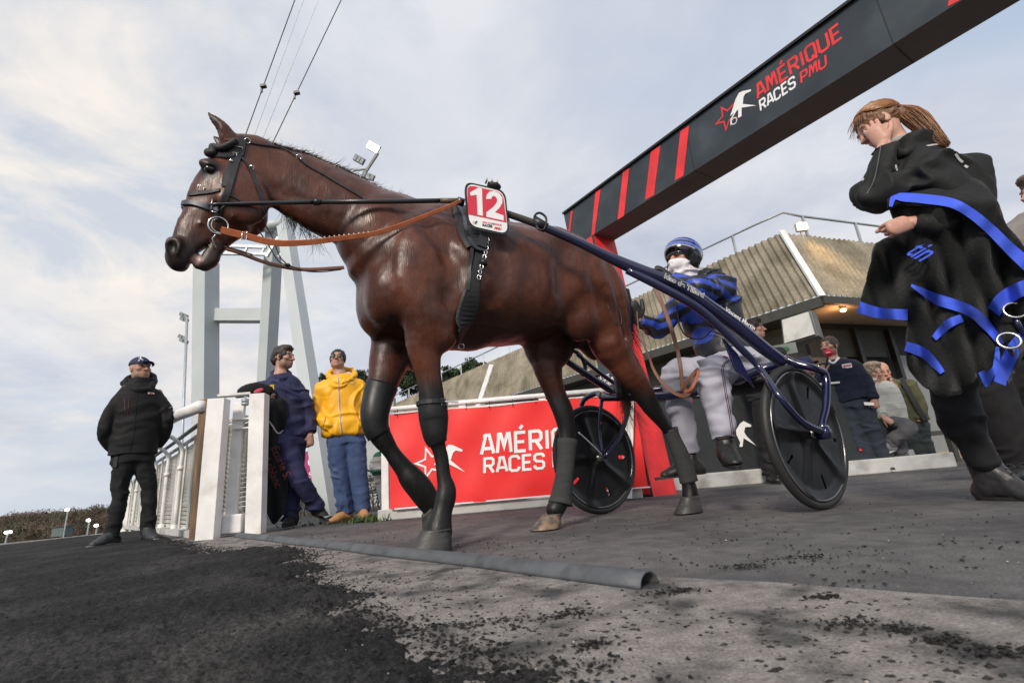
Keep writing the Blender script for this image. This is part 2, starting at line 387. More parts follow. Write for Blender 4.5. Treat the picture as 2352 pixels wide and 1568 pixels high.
# ---------------------------------------------------------------- lettering
GL = {  # block capitals on a 4 x 6 grid, each stroke a polyline
 'A': [[(0, 0), (1.45, 6), (2.55, 6), (4, 0)], [(.6, 1.7), (3.4, 1.7)], [(1.5, 5.7), (.55, 5.7)]],
 'M': [[(0, 0), (.55, 6), (1.1, 6), (2.2, 2.2), (3.3, 6), (3.9, 6), (4.4, 0)], [(.6, 5.7), (-.1, 5.7)]],
 'E': [[(3.4, 6), (0.2, 6), (0.2, 0), (3.4, 0)], [(0.2, 3), (3, 3)]],
 'R': [[(0.2, 0), (0.2, 6)], [(-.35, 6), (3, 6), (3.7, 5.3), (3.7, 3.6), (3, 2.9), (.2, 2.9)], [(2, 2.9), (3.8, 0)]],
 'I': [[(.5, 0), (.5, 6)]],
 'Q': [[(.8, 0), (0, .8), (0, 5.2), (.8, 6), (3, 6), (3.7, 5.2), (3.7, .8), (3, 0), (.8, 0)], [(2, 1.4), (3.9, -.7)]],
 'U': [[(0, 6), (0, .8), (.8, 0), (2.9, 0), (3.7, .8), (3.7, 6)]],
 'C': [[(3.6, 4.5), (3.6, 5.2), (2.9, 6), (.8, 6), (0, 5.2), (0, .8), (.8, 0), (2.9, 0), (3.6, .8), (3.6, 1.5)]],
 'S': [[(3.6, 4.6), (3.6, 5.3), (2.9, 6), (.8, 6), (0, 5.3), (0, 3.9), (.8, 3.1), (2.9, 2.9), (3.6, 2.2), (3.6, .8), (2.9, 0), (.8, 0), (0, .8), (0, 1.4)]],
 'P': [[(0.2, 0), (0.2, 6)], [(-.35, 6), (3, 6), (3.7, 5.3), (3.7, 3.3), (3, 2.6), (.2, 2.6)]],
 "'": [[(1.6, 7.2), (2.6, 8.3)]],
}
GW = {'I': 1.0, 'M': 4.4, 'E': 3.4}
def glyphs(text, th=1.0):
    """flat 2d quads of a text set in block capitals, unit = grid cell; returns quads, width"""
    x = 0; out = []
    for ch in text:
        if ch == ' ': x += 2.2; continue
        acc = ch == 'É'; g = list(GL['E' if acc else ch]); wd = GW.get('E' if acc else ch, 3.8)
        if acc: g = g+GL["'"]
        for st in g:
            P = np.array(st, float); n = len(P); closed = n > 3 and np.allclose(P[0], P[-1]); offs = []
            for i in range(n):
                if closed and i in (0, n-1): d0 = unit(P[-1]-P[-2]); d1 = unit(P[1]-P[0])
                else: d0 = unit(P[i]-P[i-1]) if i else unit(P[1]-P[0]); d1 = unit(P[i+1]-P[i]) if i < n-1 else d0
                n0 = np.array([-d0[1], d0[0]]); n1 = np.array([-d1[1], d1[0]]); b = n0+n1; b = b/(1+n0@n1+1e-6)
                offs.append(b*th/2)
                if not closed and i in (0, n-1) and False: pass
            for i in range(n-1):
                a, b_ = P[i].copy(), P[i+1].copy()
                out.append([a-offs[i]+(x, 0), b_-offs[i+1]+(x, 0), b_+offs[i+1]+(x, 0), a+offs[i]+(x, 0)])
        x += wd+1.35
    return out, x-1.35
def letter(mb, text, org, ux, uy, nrm, height, th=1.0, shear=0.0, z=0.0015, mi=0):
    """lay block lettering on a plane; org = lower left corner of the first letter"""
    q, wd = glyphs(text, th); k = height/6.0; ux = np.asarray(ux, float); uy = np.asarray(uy, float); nrm = np.asarray(nrm, float)
    for i, quad in enumerate(q):
        lift = z+0.00004*(i % 7)
        P = [org+ux*((x+y*shear)*k)+uy*(y*k)+nrm*lift for x, y in quad]
        mb.add(P, [(0, 1, 2, 3)], mi)
    return wd*k
def poly2(mb, pts, org, ux, uy, nrm, s_, z=0.0015, mi=0):
    P = [org+ux*(x*s_)+uy*(y*s_)+nrm*z for x, y in pts]; mb.add(P, [tuple(range(len(P)))], mi)
def star_logo(mb, org, ux, uy, nrm, s_, mi_star=0, mi_horse=0, sulky=True):
    """outlined star with a leaping horse in front, about 1.9 wide by 1 high (units of s_)"""
    out = []; inn = []
    for k in range(10):
        a = math.pi/2+k*math.pi/5+0.28; r = (0.56 if k % 2 == 0 else 0.235); out.append((0.5+r*math.cos(a)*1.0, .48+r*math.sin(a)))
        r2 = (0.41 if k % 2 == 0 else 0.17); inn.append((0.5+r2*math.cos(a), .48+r2*math.sin(a)))
    for k in range(10):
        if k in (6, 7): continue             # opened where the horse leaps out
        j = (k+1) % 10; poly2(mb, [out[k], out[j], inn[j], inn[k]], org, ux, uy, nrm, s_, 0.0015+k*1e-5, mi_star)
    body = [(0.62, .40), (.80, .62), (.98, .86), (1.16, 1.0), (1.30, .97), (1.62, .80), (1.60, .74), (1.38, .80), (1.28, .72), (1.20, .50), (1.66, .10), (1.12, .40), (1.04, .10), (.90, .12), (.98, .42)]
    tri = [(0, 1, 2, 14), (2, 3, 8, 14), (3, 4, 7, 8), (4, 5, 6, 7), (8, 9, 11, 14), (9, 10, 11), (11, 12, 13, 14)]
    P = [org+ux*(x*s_)+uy*(y*s_)+nrm*0.0022 for x, y in body]; mb.add(P, tri, mi_horse)
    if sulky:
        c = (.72, .12); n = 20
        for k in range(n):
            a, b = 2*math.pi*k/n, 2*math.pi*(k+1)/n
            poly2(mb, [(c[0]+.13*math.cos(t)*f, c[1]+.13*math.sin(t)*f) for t, f in ((a, 1), (b, 1), (b, .78), (a, .78))], org, ux, uy, nrm, s_, 0.0022, mi_horse)
        poly2(mb, [(.55, .05), (.60, .28), (.98, .52), (1.0, .47), (.64, .24), (.59, .04)], org, ux, uy, nrm, s_, 0.0026, mi_horse)
def ftext(name, body, org, ux, uy, nrm, size, m, parent, bold=0.0, shear=0.0, z=0.002, align='LEFT'):
    cu = bpy.data.curves.new(name, 'FONT'); cu.body = body; cu.size = size; cu.offset = bold; cu.shear = shear; cu.align_x = align
    t = bpy.data.objects.new('tmp', cu); col.objects.link(t); dg = bpy.context.evaluated_depsgraph_get()
    me = bpy.data.meshes.new_from_object(t.evaluated_get(dg)); bpy.data.objects.remove(t); bpy.data.curves.remove(cu)
    ux = np.asarray(ux, float); uy = np.asarray(uy, float); nrm = np.asarray(nrm, float)
    V = np.array([org+ux*v.co.x+uy*v.co.y+nrm*z for v in me.vertices]) if len(me.vertices) else np.zeros((0, 3)); F = [tuple(p.vertices) for p in me.polygons]
    bpy.data.meshes.remove(me); return mk(name, V, F, m, parent, False)
def tick(n): print('T', n, round(_tm.time()-_T0, 1))
# ================================================================ ground
m_cinder = mat('cinder', (0.017, 0.017, 0.018), 0.95, var=0.45, vs=40, bump=0.008, bs=95, spec=0.22, c2=(0.058, 0.056, 0.053), c2s=2.4, c2lo=0.48, c2hi=0.78, grain=(170, .55))
m_asph = mat('asphalt', (0.125, 0.121, 0.119), 0.85, var=0.25, vs=14, grain=(150, .27), bump=0.0025, bs=160, spec=0.35, c2=(0.060, 0.059, 0.060), c2s=1.4, c2lo=0.40, c2hi=0.66)
m_conc = mat('worn_concrete', (0.235, 0.218, 0.205), 0.9, var=0.25, vs=26, bump=0.004, bs=110, spec=0.3, c2=(0.060, 0.059, 0.058), c2s=7.5, c2lo=0.46, c2hi=0.66, grain=(190, .30))
m_grass = mat('dull_grass', (0.075, 0.085, 0.045), 0.95, var=0.3, vs=0.05)
q = 900
tag(mk('ground', [(-q, -q, -7), (q, -q, -7), (q, q, -7), (-q, q, -7)], [(0, 1, 2, 3)], m_grass), kind='structure')
FP = np.array([(-2.80, 4.43), (-4.7, 6.53), (-7.65, 9.68), (-12, 15.0), (-24, 29.6)])      # fence line
pl = [(-6.6, -6), (-7.05, 6.8), (-7.42, 9.5), (-11.6, 15.3), (-24.4, 30.6), (-60, 74), (70, 90), (70, -6)]
def gz(x, y):                                # the ground falls away gently far to the left
    D = math.hypot(x, y); az = math.degrees(math.atan2(x, y)); return -0.028*max(0.0, D-9)*float(sm01(-az, 20, 33))
azs = np.radians(np.r_[np.arange(-172, -60, 6), np.arange(-60, 60, 1.5), np.arange(60, 172.1, 6)]); V = [(0, 0, 0)]; F = []; nrg = 22
for a in azs:
    dx, dy = math.sin(a), math.cos(a); R = 5.0
    for (x0, y0), (x1, y1) in zip(pl, pl[1:]+pl[:1]):
        den = dx*(y1-y0)-dy*(x1-x0)
        if abs(den) < 1e-9: continue
        t = (x0*(y1-y0)-y0*(x1-x0))/den; w_ = (x0*dy-y0*dx)/den
        if t > 0 and 0 <= w_ <= 1: R = t; break
    for k in range(1, nrg+1): r = R*(k/nrg)**1.6; V.append((dx*r, dy*r, gz(dx*r, dy*r)))
    V.append((dx*R, dy*R, -6.9))
for i in range(len(azs)-1):
    a = 1+i*(nrg+1); b = a+nrg+1; F.append((0, b, a)); F += [(a+k, b+k, b+k+1, a+k+1) for k in range(nrg)]
tag(mk('asphalt', V, F, m_asph, None, False), kind='structure')
mb = MB()
ke = [(-6.62, -6), (-7.07, 6.8), (-7.44, 9.6), (-11.7, 15.4), (-24.5, 30.7)]
for a, b in zip(ke[:-1], ke[1:]):
    mb.bar((*a, gz(*a)+.02), (*b, gz(*b)+.02), 0.10, 0.05)
tag(mb.build('track_kerb', m_whitep), kind='structure')
def inpoly(P, poly):
    x, y = P[:, 0], P[:, 1]; c = np.zeros(len(P), bool); j = len(poly)-1
    for i in range(len(poly)):
        xi, yi = poly[i]; xj, yj = poly[j]
        k = ((yi > y) != (yj > y)) & (x < (xj-xi)*(y-yi)/(yj-yi+1e-12)+xi); c ^= k; j = i
    return c
def dpoly(P, line):
    d = np.full(len(P), 1e9)
    for a, b in zip(line[:-1], line[1:]):
        a = np.array(a); b = np.array(b); v = b-a; t = np.clip(((P-a)@v)/(v@v), 0, 1); d = np.minimum(d, np.linalg.norm(P-(a+t[:, None]*v), axis=1))
    return d
edge = [tuple(gp(x, y)[:2]) for x, y in ((395, 1243), (450, 1263), (520, 1273), (600, 1264), (668, 1262), (705, 1283), (680, 1306), (715, 1338), (785, 1368), (800, 1392), (900, 1440), (1000, 1485), (1120, 1532), (1250, 1575), (1400, 1650))]
cind = [(-12.0, 15.0), (-7.65, 9.6), (-4.8, 6.5)]+edge+[(0.3, 0.1), (0.3, -2), (-6.5, -2), (-6.95, 6.8), (-7.35, 9.5)]
na, nr = 520, 340; th = np.radians(np.linspace(-66, 40, na)); rr = 0.28*1.0116**np.arange(nr)
G = np.array([[r*math.sin(t), r*math.cos(t)] for r in rr for t in th])
d = dpoly(G, edge+[(0.3, 0.1)]); ins = inpoly(G, cind); sdist = np.where(ins, d, -d)
G3 = np.column_stack([G, np.zeros(len(G))])
rag = fbm(G3, 5, 4, 3)*0.10+fbm(G3, 26, 2, 9)*0.03+fbm(G3, 80, 3, 13)*0.035
hgt = 0.022*sm01(sdist+rag, -0.02, 0.20)+np.where(sdist+rag > 0.0, 0.004, -0.02*sm01(-(sdist+rag), 0, .02))
far = np.clip(3.0/np.linalg.norm(G, axis=1), 0.3, 1)
hgt += (fbm(G3, 3.2, 3, 21)*0.010+fbm(G3, 18, 3, 5)*0.0045+np.abs(fbm(G3, 55, 2, 8))*0.005+fbm(G3, 120, 2, 11)*.003)*sm01(sdist+rag, 0.0, 0.12)*far
hgt = hgt+np.array([gz(*p) if p[0] < -5 else 0 for p in G]); V = np.column_stack([G, hgt]); idx = np.arange(na*nr).reshape(nr, na)
F = np.stack([idx[:-1, :-1].ravel(), idx[:-1, 1:].ravel(), idx[1:, 1:].ravel(), idx[1:, :-1].ravel()], 1)
keep = (hgt[F].max(1) > 0.001) & ((sdist > -0.3)[F].all(1)); F = F[keep][:, ::-1]
us = np.unique(F); re_ = np.full(len(V), -1); re_[us] = np.arange(len(us))
tag(mk('track', V[us], re_[F], m_cinder), kind='structure')
up_ = [(540, 1229), (800, 1256), (1100, 1290), (1480, 1326), (1780, 1341), (2100, 1366), (2352, 1385), (2900, 1430)]
P = [gp(*p)[:2] for p in up_]+[(1.6, 0.1), (-0.9, 0.1), (-1.9, 1.4), (-3.9, 4.9)]
cc = np.mean(P, axis=0)
cpl = [(p[0], p[1], 0.004) for p in P]
tag(mk('concrete_apron', cpl, [tuple(range(len(cpl)))[::-1]], m_conc, None, False), kind='structure')
# cinder clods kicked over the paving
def clods(name, n, gen, m, smin, smax, pw=3.0):
    base = np.array([(1, 0, 0), (-1, 0, 0), (0, 1, 0), (0, -1, 0), (0, 0, 1), (0, 0, -1)], float)
    tri = np.array([(0, 2, 4), (2, 1, 4), (1, 3, 4), (3, 0, 4), (2, 0, 5), (1, 2, 5), (3, 1, 5), (0, 3, 5)])
    C = np.array([gen() for _ in range(n)]); s_ = smin+(smax-smin)*rng.random(n)**pw
    B = base[None]*(1+0.7*(rng.random((n, 6, 3))-.5))+.25*rng.normal(size=(n, 6, 3)); a = rng.random(n)*6.28; c, d = np.cos(a)[:, None], np.sin(a)[:, None]
    X = B[..., 0]*c-B[..., 1]*d; Y = B[..., 0]*d+B[..., 1]*c; B = np.stack([X*1.2, Y, B[..., 2]*.55], -1)*s_[:, None, None]+C[:, None]
    B[..., 2] += s_[:, None]*.25; F = (tri[None]+6*np.arange(n)[:, None, None]).reshape(-1, 3); return mk(name, B.reshape(-1, 3), F, m)
mid = dpoly
def cands(n, f):
    P = f(n); P = P[~inpoly(P, cind)]; dd = dpoly(P, edge+[(0.3, 0.1)]); P3 = np.column_stack([P*5, np.zeros(len(P))])
    cl = vnoise(P3, 4)+.6*vnoise(P3*2.8, 6); return P[(rng.random(len(P)) < np.exp(-dd/0.6)*0.8+0.10) & (cl > -0.1+.3*rng.random(len(P)))]
def pol(n):
    r = 0.45+5.5*rng.random(n)**1.7; t = np.radians(rng.uniform(-42, 56, n)); return np.column_stack([r*np.sin(t), r*np.cos(t)])
CP = cands(60000, pol)[:14000]
def lister(P, z=.003):
    it = iter(P); return lambda: (*next(it), z)
tag(clods('cinder_clods', len(CP), lister(CP), mat('clod', (0.035, 0.034, 0.034), 0.95, var=0.3, spec=0.2), 0.0006, 0.0052, 2.8), kind='stuff')
def spill(n):
    Q_ = resamp(np.array(edge), 2000); return Q_[rng.integers(0, 2000, n)]+rng.normal(size=(n, 2))*np.array([.05, .05])*(.3+rng.random((n, 1))*1.6)
tag(clods('cinder_spill', 9000, lister(spill(9000), .006), mat('clod_c', (0.024, 0.024, 0.024), 0.95, var=0.3, spec=0.2), 0.0008, 0.0050, 2.2), kind='stuff')
def trk(n):
    r = 0.42+3.2*rng.random(n)**1.8; t = np.radians(rng.uniform(-50, 8, n)); P = np.column_stack([r*np.sin(t), r*np.cos(t)]); return P[inpoly(P, cind)]
TP = trk(16000); zt_ = 0.024+fbm(np.column_stack([TP, np.zeros(len(TP))]), 3.2, 3, 21)*0.010
it_ = iter(np.column_stack([TP, zt_])); tag(clods('cinder_grains', len(TP), lambda: tuple(next(it_)), mat('clod_d', (0.030, 0.029, 0.029), 0.95, var=0.6, vs=50, spec=0.2), 0.0008, 0.0045, 2.2), kind='stuff')
def g_chip():
    r = 0.45+4*random.random()**1.5; t = R_(random.uniform(-46, 50)); return (r*math.sin(t), r*math.cos(t), 0.018 if t < -.2 else 0.004)
tag(clods('stone_chips', 220, g_chip, mat('chip', (0.5, 0.46, 0.4), 0.8), 0.001, 0.0035), kind='stuff')
def g_pile():
    a = random.choice(piles); x, y = gp(*a[:2])[:2]; s_ = a[2]; return (x+random.gauss(0, s_), y+random.gauss(0, s_*.45), 0.004+abs(random.gauss(0, .003)))
piles = [(1840, 1285, .035), (1720, 1305, .03), (1890, 1378, .018), (1950, 1440, .03), (2300, 1508, .03), (2170, 1480, .02), (1100, 1440, .04), (1300, 1420, .03), (1370, 1490, .02), (1330, 1540, .05), (1560, 1365, .03), (2080, 1455, .02)]
tag(clods('cinder_heaps', 1300, g_pile, mat('clod_b', (0.028, 0.027, 0.027), 0.95, var=0.3, spec=0.2), 0.0010, 0.0048, 2), kind='stuff')
# half-round threshold pipe
a = gp(548, 1233); b = gp(1496, 1350); mb = MB(); n = 12; P = []
d = unit((b-a)*[1, 1, 0]); sd_ = np.cross(d, (0, 0, 1)); nn = 60; V = []; F = []
for i in range(nn+1):
    c = a+(b-a)*i/nn; c[2] = 0.004; c = c+sd_*0.006*math.sin(i*.35)
    for k in range(n+1):
        t = math.pi*k/n; V.append(c+sd_*math.cos(t)*.032+np.array([0, 0, math.sin(t)*.029]))
for i in range(nn):
    for k in range(n): F.append((i*(n+1)+k, i*(n+1)+k+1, (i+1)*(n+1)+k+1, (i+1)*(n+1)+k))
o = mk('threshold_pipe', V, F, mat('pipe_grey', (0.085, 0.092, 0.10), 0.6, var=0.3, vs=8, bump=0.002, bs=60, c2=(0.04, 0.04, 0.04), c2s=9, c2lo=.55, c2hi=.7))
s_ = o.modifiers.new('thick', 'SOLIDIFY'); s_.thickness = 0.005; s_.offset = -1
tag(o, 'long grey half-round pipe lying along the edge of the concrete strip', 'pipe')

# ================================================================ left rail and gate
fence = empty('track_fence', (-2.80, 4.43, 0), 'white pipe-railed fence with ribbed mesh panels curving away along the black track', 'fence')
def along(line, s):
    L = np.r_[0, np.cumsum(np.linalg.norm(np.diff(line, axis=0), axis=1))]
    return np.array([np.interp(s, L, line[:, 0]), np.interp(s, L, line[:, 1])])
fz = lambda b: gz(b[0], b[1])
offn = np.array([-.74, -.67])                                       # towards the track
rail = [np.array([*(along(FP, s)+offn*(.10+.14*sm01(s, 0, 1.0))), 1.17+fz(along(FP, s))]) for s in np.r_[np.linspace(0.1, 12, 40), np.linspace(13, 33, 12)]]
mb = MB(); mb.tube(rail, 0.055, 12); mb.build('top_rail', m_whitep, fence, True)
mb = MB(); mb.tube([np.array([*(along(FP, s)+offn*.02), 1.08+fz(along(FP, s))]) for s in np.linspace(0.1, 30, 60)], 0.022, 8); mb.build('lower_rail', mat('dark_tube', (0.10, 0.12, 0.13), .5), fence, True)
pos = list(np.arange(1.75, 9, 1.12))+list(np.arange(9.5, 31, 1.6))
for s in pos:
    b = along(FP, s); mb = MB(); pth = [(*b, 0), (*b, .75), (*(b+offn*.0), .92), (*(b+offn*.05), 1.02), (*(b+offn*.14), 1.09), (*(b+offn*.24), 1.13)]
    g_ = np.array([0, 0, fz(b)]); mb.tube(catm(pth, 3)+g_, 0.024, 8); mb.tube([g_+(*b, 0), g_+(*b, .10)], .040, 8); mb.tube([g_+(*b, .70), g_+(*b, .74)], .036, 8); mb.build('stanchion', m_whitep, fence, True)
m_mesh = mat('grey_slat_mesh', (0.62, 0.61, 0.57), 0.6, var=0.25, vs=3, c2=(0.26, 0.25, 0.22), c2s=2, c2lo=.5, c2hi=.8)
def louvre(s0, s1, line, z0, z1, parent, step, off=0.06, name='mesh_panel'):
    a = along(line, s0)-offn*off; b = along(line, s1)-offn*off; mb = MB(); d = np.array([*(b-a), 0]); nz_ = int((z1-z0)/step)
    for k in range(nz_):                      # overlapping tilted slats
        z = z0+k*step; A = np.array([*a, z+fz(a)]); d[2] = fz(b)-fz(a); on = np.array([*offn, 0])
        mb.add([A, A+d, A+d+on*.020+(0, 0, step*.88), A+on*.020+(0, 0, step*.88), A-on*.012+(0, 0, step*.1), A+d-on*.012+(0, 0, step*.1)], [(0, 1, 2, 3), (0, 4, 5, 1)])
    mb.bar((*a, z0-.01+fz(a)), (*b, z0-.01+fz(b)), .03, .03); mb.bar((*a, z1+.03+fz(a)), (*b, z1+.03+fz(b)), .03, .03)
    for t in np.linspace(0, 1, max(2, int(round((s1-s0)/.7))+1)): p = a+(b-a)*t+offn*.03; mb.bar((*p, z0+fz(p)), (*p, z1+fz(p)), .016, .016)
    return mb.build(name, m_mesh, parent)
for s0, s1, st in ((.14, 1.1, .045), (1.15, 2.2, .045), (2.25, 4.3, .05), (4.35, 7.2, .07), (7.25, 11, .1), (11.1, 18, .15), (18, 31, .2)): louvre(s0, s1, FP, .06, 1.0, fence, st)
mb = MB(); mb.bar((*along(FP, .3)-offn*.02, .03), (*along(FP, 7.5), .03), .12, .06); mb.build('base_kerb', m_concrete, fence)

gate = empty('sliding_gate', (-2.6, 4.45, 0), 'white sliding gate frame with a brown timber edge and roller wheels beside the horse', 'gate')
m_wood = mat('brown_timber', (0.22, 0.13, 0.065), 0.8, var=0.3, vs=6, stretch=(6, 6, .6), bump=0.003, bs=20, c2=(0.07, 0.055, 0.045), c2s=2, c2lo=.4, c2hi=.65)
def vpost(pxb, pxt, w_, dpt, name, m, par, y=None, yaw=0.1):
    b = gp(*pxb) if y is None else onp(*pxb, (0, y, 0), (0, 1, 0)); t = onp(*pxt, b, (0, 1, 0)); t = np.array([b[0]+(t[0]-b[0])*.6, b[1], t[2]])
    mb = MB(); ux = np.array([math.cos(yaw), math.sin(yaw), 0]); c = (b+t)/2; ax = (ux, np.cross((0, 0, 1), ux), unit(t-b)); mb.box(c, (w_, dpt, t[2]-b[2]), ax)
    return bevel(mb.build(name, m, par), .004), b, t
_, b1, t1 = vpost((477, 1239), (503, 917), .145, .12, 'post', m_whitep, gate)
_, bw, tw = vpost((451, 1237), (471, 919), .075, .11, 'timber_post', m_wood, gate)
_, b2, t2 = vpost((587, 1226), (590, 906), .135, .12, 'post', m_whitep, gate)
bm_, tm_ = onp(538, 1196, (0, 4.47, 0), (0, 1, 0)), onp(545, 926, (0, 4.47, 0), (0, 1, 0)); mb = MB(); mb.box((bm_+tm_)/2, (.095, .05, tm_[2]-bm_[2]), (unit((1, .1, 0)), unit((-.1, 1, 0)), (0, 0, 1))); bevel(mb.build('gate_leaf_post', m_whitep, gate))
mb = MB(); a = onp(500, 910, (0, 4.40, 0), (0, 1, 0)); b = onp(575, 904, (0, 4.52, 0), (0, 1, 0)); mb.bar(a, b, .10, .02); mb.build('top_plate', m_whitep, gate)
for px in ((512, 927), (563, 922)):
    c = onp(*px, (0, 4.47, 0), (0, 1, 0)); mb = MB(); mb.tube([c+(0, 0, .025), c-(0, 0, .008)], .032, 14); mb.tube([c-(0, 0, .010), c-(0, 0, .035)], .032, 14); mb.tube([c+(0, 0, .05), c+(0, 0, .02)], .010, 8); mb.build('roller_wheel', m_steel, gate, True)
c = onp(524, 1203, (0, 4.42, 0), (0, 1, 0)); mb = MB(); mb.box(c, (.24, .12, .155), (unit((1, .25, 0)), unit((-.25, 1, 0)), (0, 0, 1))); bevel(mb.build('lower_rail_box', m_whitep, gate), .01)
for dz in (0, -.085):
    c = onp(566, 962, (0, 4.46, 0), (0, 1, 0))+(0, 0, dz); mb = MB(); mb.box(c, (.22, .09, .012)); mb.build('latch_plate', m_whitep, gate)
L2_ = np.array([b1[:2]+(.09, .12), b1[:2]+(-1.3, 1.65)]); L3_ = np.array([bm_[:2]+(.03, .06), bm_[:2]+(-1.0, .75)]); L4_ = np.array([b2[:2]+(-.05, .06), b2[:2]+(-1.2, 1.0)])
for L_, s1 in ((L3_, .55), (L4_, .62)): louvre(0.03, s1, L_, .20, 1.02, gate, .043, 0.0, 'slat_panel')

# ================================================================ steel cable tower, cables
m_tow = mat('pale_grey_steel', (0.50, 0.54, 0.55), 0.5, var=0.06, vs=2)
tow = empty('cable_tower', (-5, 9, 0), 'tall pale grey steel tower with cross beam and slanted leg behind the fence', 'tower')
def beam(pa, pb, wa, name, ya, yb, dp=None, zb=None):
    a = aty(*pa, ya); b = aty(*pb, yb)
    if b[2] > 0.35 and zb is not None: b = b+(b-a)/(a[2]-b[2])*(b[2]-zb)
    w_ = wa; mb = MB(); d = unit(b-a); s_ = unit(np.cross(d, (0.35, 1, 0))); t_ = np.cross(d, s_)
    mb.box((a+b)/2, (np.linalg.norm(b-a), w_, dp or w_), (d, s_, t_)); return bevel(mb.build(name, m_tow, tow), .006)
beam((474, 604), (470, 1196), .32, 'leg', 8.6, 9.0, zb=0)
beam((631, 526), (607, 960), .22, 'leg', 8.2, 9.0, .24, zb=0)
beam((490, 725), (618, 725), .25, 'cross_beam', 8.8, 8.6, .22)
beam((655, 520), (757, 1193), .20, 'leg', 7.6, 6.35, .20)
mb = MB(); a, b = aty(545, 530, 8.3), aty(664, 512, 7.8); mb.tube([a, b], .10, 14); mb.tube([b-(b-a)*.04, b+(b-a)*.02], .15, 14); mb.build('drum', m_tow, tow, True)
tr = MB()
for (p, q_) in (((505, 564), (612, 568)), ((510, 582), (618, 584))): tr.bar(aty(*p, 7.9), aty(*q_, 7.9), .05); tr.bar(aty(*p, 8.3), aty(*q_, 8.3), .05)
for x in (520, 560, 600): tr.bar(aty(x+10, 565, 7.9), aty(x, 583, 7.9), .035); tr.bar(aty(x, 584, 7.9), aty(x, 584, 8.3), .035)
tr.bar(aty(640, 545, 7.8), aty(612, 590, 7.8), .05); tr.bar(aty(668, 560, 7.8), aty(640, 590, 7.8), .04); tr.build('service_platform', m_steel, tow)
m_wire = mat('dark_wire', (0.03, 0.03, 0.035), 0.6)
for (p, q_, r_, dm, lb) in (((478, 545), (692, -40), .009, (606, 192), 'dark stay cable with damper rising behind the horse ears, left of the pair'), ((525, 540), (803, -40), .009, (683, 207), 'dark stay cable with damper rising behind the horse neck, right of the pair'), ((500, 545), (712, -40), .004, None, 'thin pale wire just right of the left stay cable'), ((512, 545), (748, -40), .004, None, 'thin pale wire just left of the right stay cable')):
    a = aty(*p, 8.0); b = aty(*q_, 6.6); c = empty('stay_cable', a, lb, 'cable'); mb = MB(); mb.tube([a, b], r_, 6); mb.build('wire', m_wire if dm else m_steel, c)
    if dm:
        t = aty(*dm, 7.0); pr = a+(b-a)*(((t-a)@(b-a))/((b-a)@(b-a))); d = unit(b-a); mb = MB(); mb.box(pr, (.10, .07, .05), (unit((1, 0, .15)), unit((0, 1, 0)), unit((-.15, 0, 1)))); mb.box(pr-d*.09, (.03, .03, .07)); mb.build('damper', m_black, c)

# ================================================================ start gantry
e_ = np.array([0.5493, -0.8357, 0]); t_ = np.array([0.8357, 0.5493, 0]); C0 = np.array([1.23, 4.92, 0]); Zu = np.array([0, 0, 1.])
def gf(px, py, off=0.0): return onp(px, py, C0+t_*off, t_)
def gu(P): return float((P-C0)@e_), float(P[2])
m_anth = mat('anthracite_panel', (0.026, 0.034, 0.042), 0.42, var=0.25, vs=3, c2=(0.045, 0.058, 0.066), c2s=2.5, c2lo=.5, c2hi=.7)
m_under = mat('grey_brown_soffit', (0.13, 0.115, 0.105), 0.6, var=0.10, vs=2)
zb_ = gf(1363, 539)[2]; u0, zt0 = gu(gf(1295, 493)); u1, zt1 = gu(gf(1966, 0)); ub1, zb1 = gu(gf(2211, 0)); u_c, _ = gu(gf(1363, 539))
bk = gp(1431, 539, zb_); TH = float((bk-C0)@t_); print('gantry', zb_, zb1, zt0, zt1, u0, u1, ub1, TH)
u_end = u0+7.6; ztop = lambda u: zt0+(zt1-zt0)*(u-u0)/(u1-u0); zbot = lambda u: zb_+(zb1-zb_)*(u-u_c)/(ub1-u_c)
def G3_(u, z, off=0.0): return C0+e_*u+Zu*z+t_*off
gan = empty('start_gantry', C0, 'dark grey overhead gantry beam with red stripes and race logo on a red slanted pillar', 'gantry')
mb = MB(); mb.prism([G3_(u0, ztop(u0)), G3_(u_end, ztop(u_end)), G3_(u_end, zbot(u_end)), G3_(u_c-.01, zbot(u_c)), G3_(u0+.05, zbot(u_c))], t_*TH)
ob = mb.build('beam', [m_anth, m_under], gan)
for p in ob.data.polygons:
    if p.normal.z < -.8: p.material_index = 1
mb = MB(); mb.bar(G3_(u0, ztop(u0)+.012, -.012), G3_(u_end, ztop(u_end)+.012, -.012), .03, .024); mb.build('edge_trim', m_black, gan)
for du in (1.9, 3.5, 5.3):
    mb = MB(); mb.bar(G3_(u0+du, ztop(u0+du)-.02, -.0015), G3_(u0+du, zbot(u0+du)+.01, -.0015), .006, .003, (0, 0, 1)) if False else mb.add([G3_(u0+du-.003, ztop(u0+du)-.02, -.002), G3_(u0+du+.003, ztop(u0+du)-.02, -.002), G3_(u0+du+.003, zbot(u0+du), -.002), G3_(u0+du-.003, zbot(u0+du), -.002)], [(0, 1, 2, 3)]); mb.add([G3_(u0+du-.004, zbot(u0+du)-.002, .01), G3_(u0+du+.004, zbot(u0+du)-.002, .01), G3_(u0+du+.004, zbot(u0+du)-.002, TH-.01), G3_(u0+du-.004, zbot(u0+du)-.002, TH-.01)], [(0, 1, 2, 3)]); mb.build('panel_joint', m_black, gan)
ul1, zl1 = gu(gf(1364, 802)); ul2 = ul1+.10
mb = MB(); pb = [G3_(u_c, zb_-.001), G3_(0, 0), G3_(-.32, 0), G3_(ul1, zl1), G3_(u0+.05, zb_-.001)]
po = []
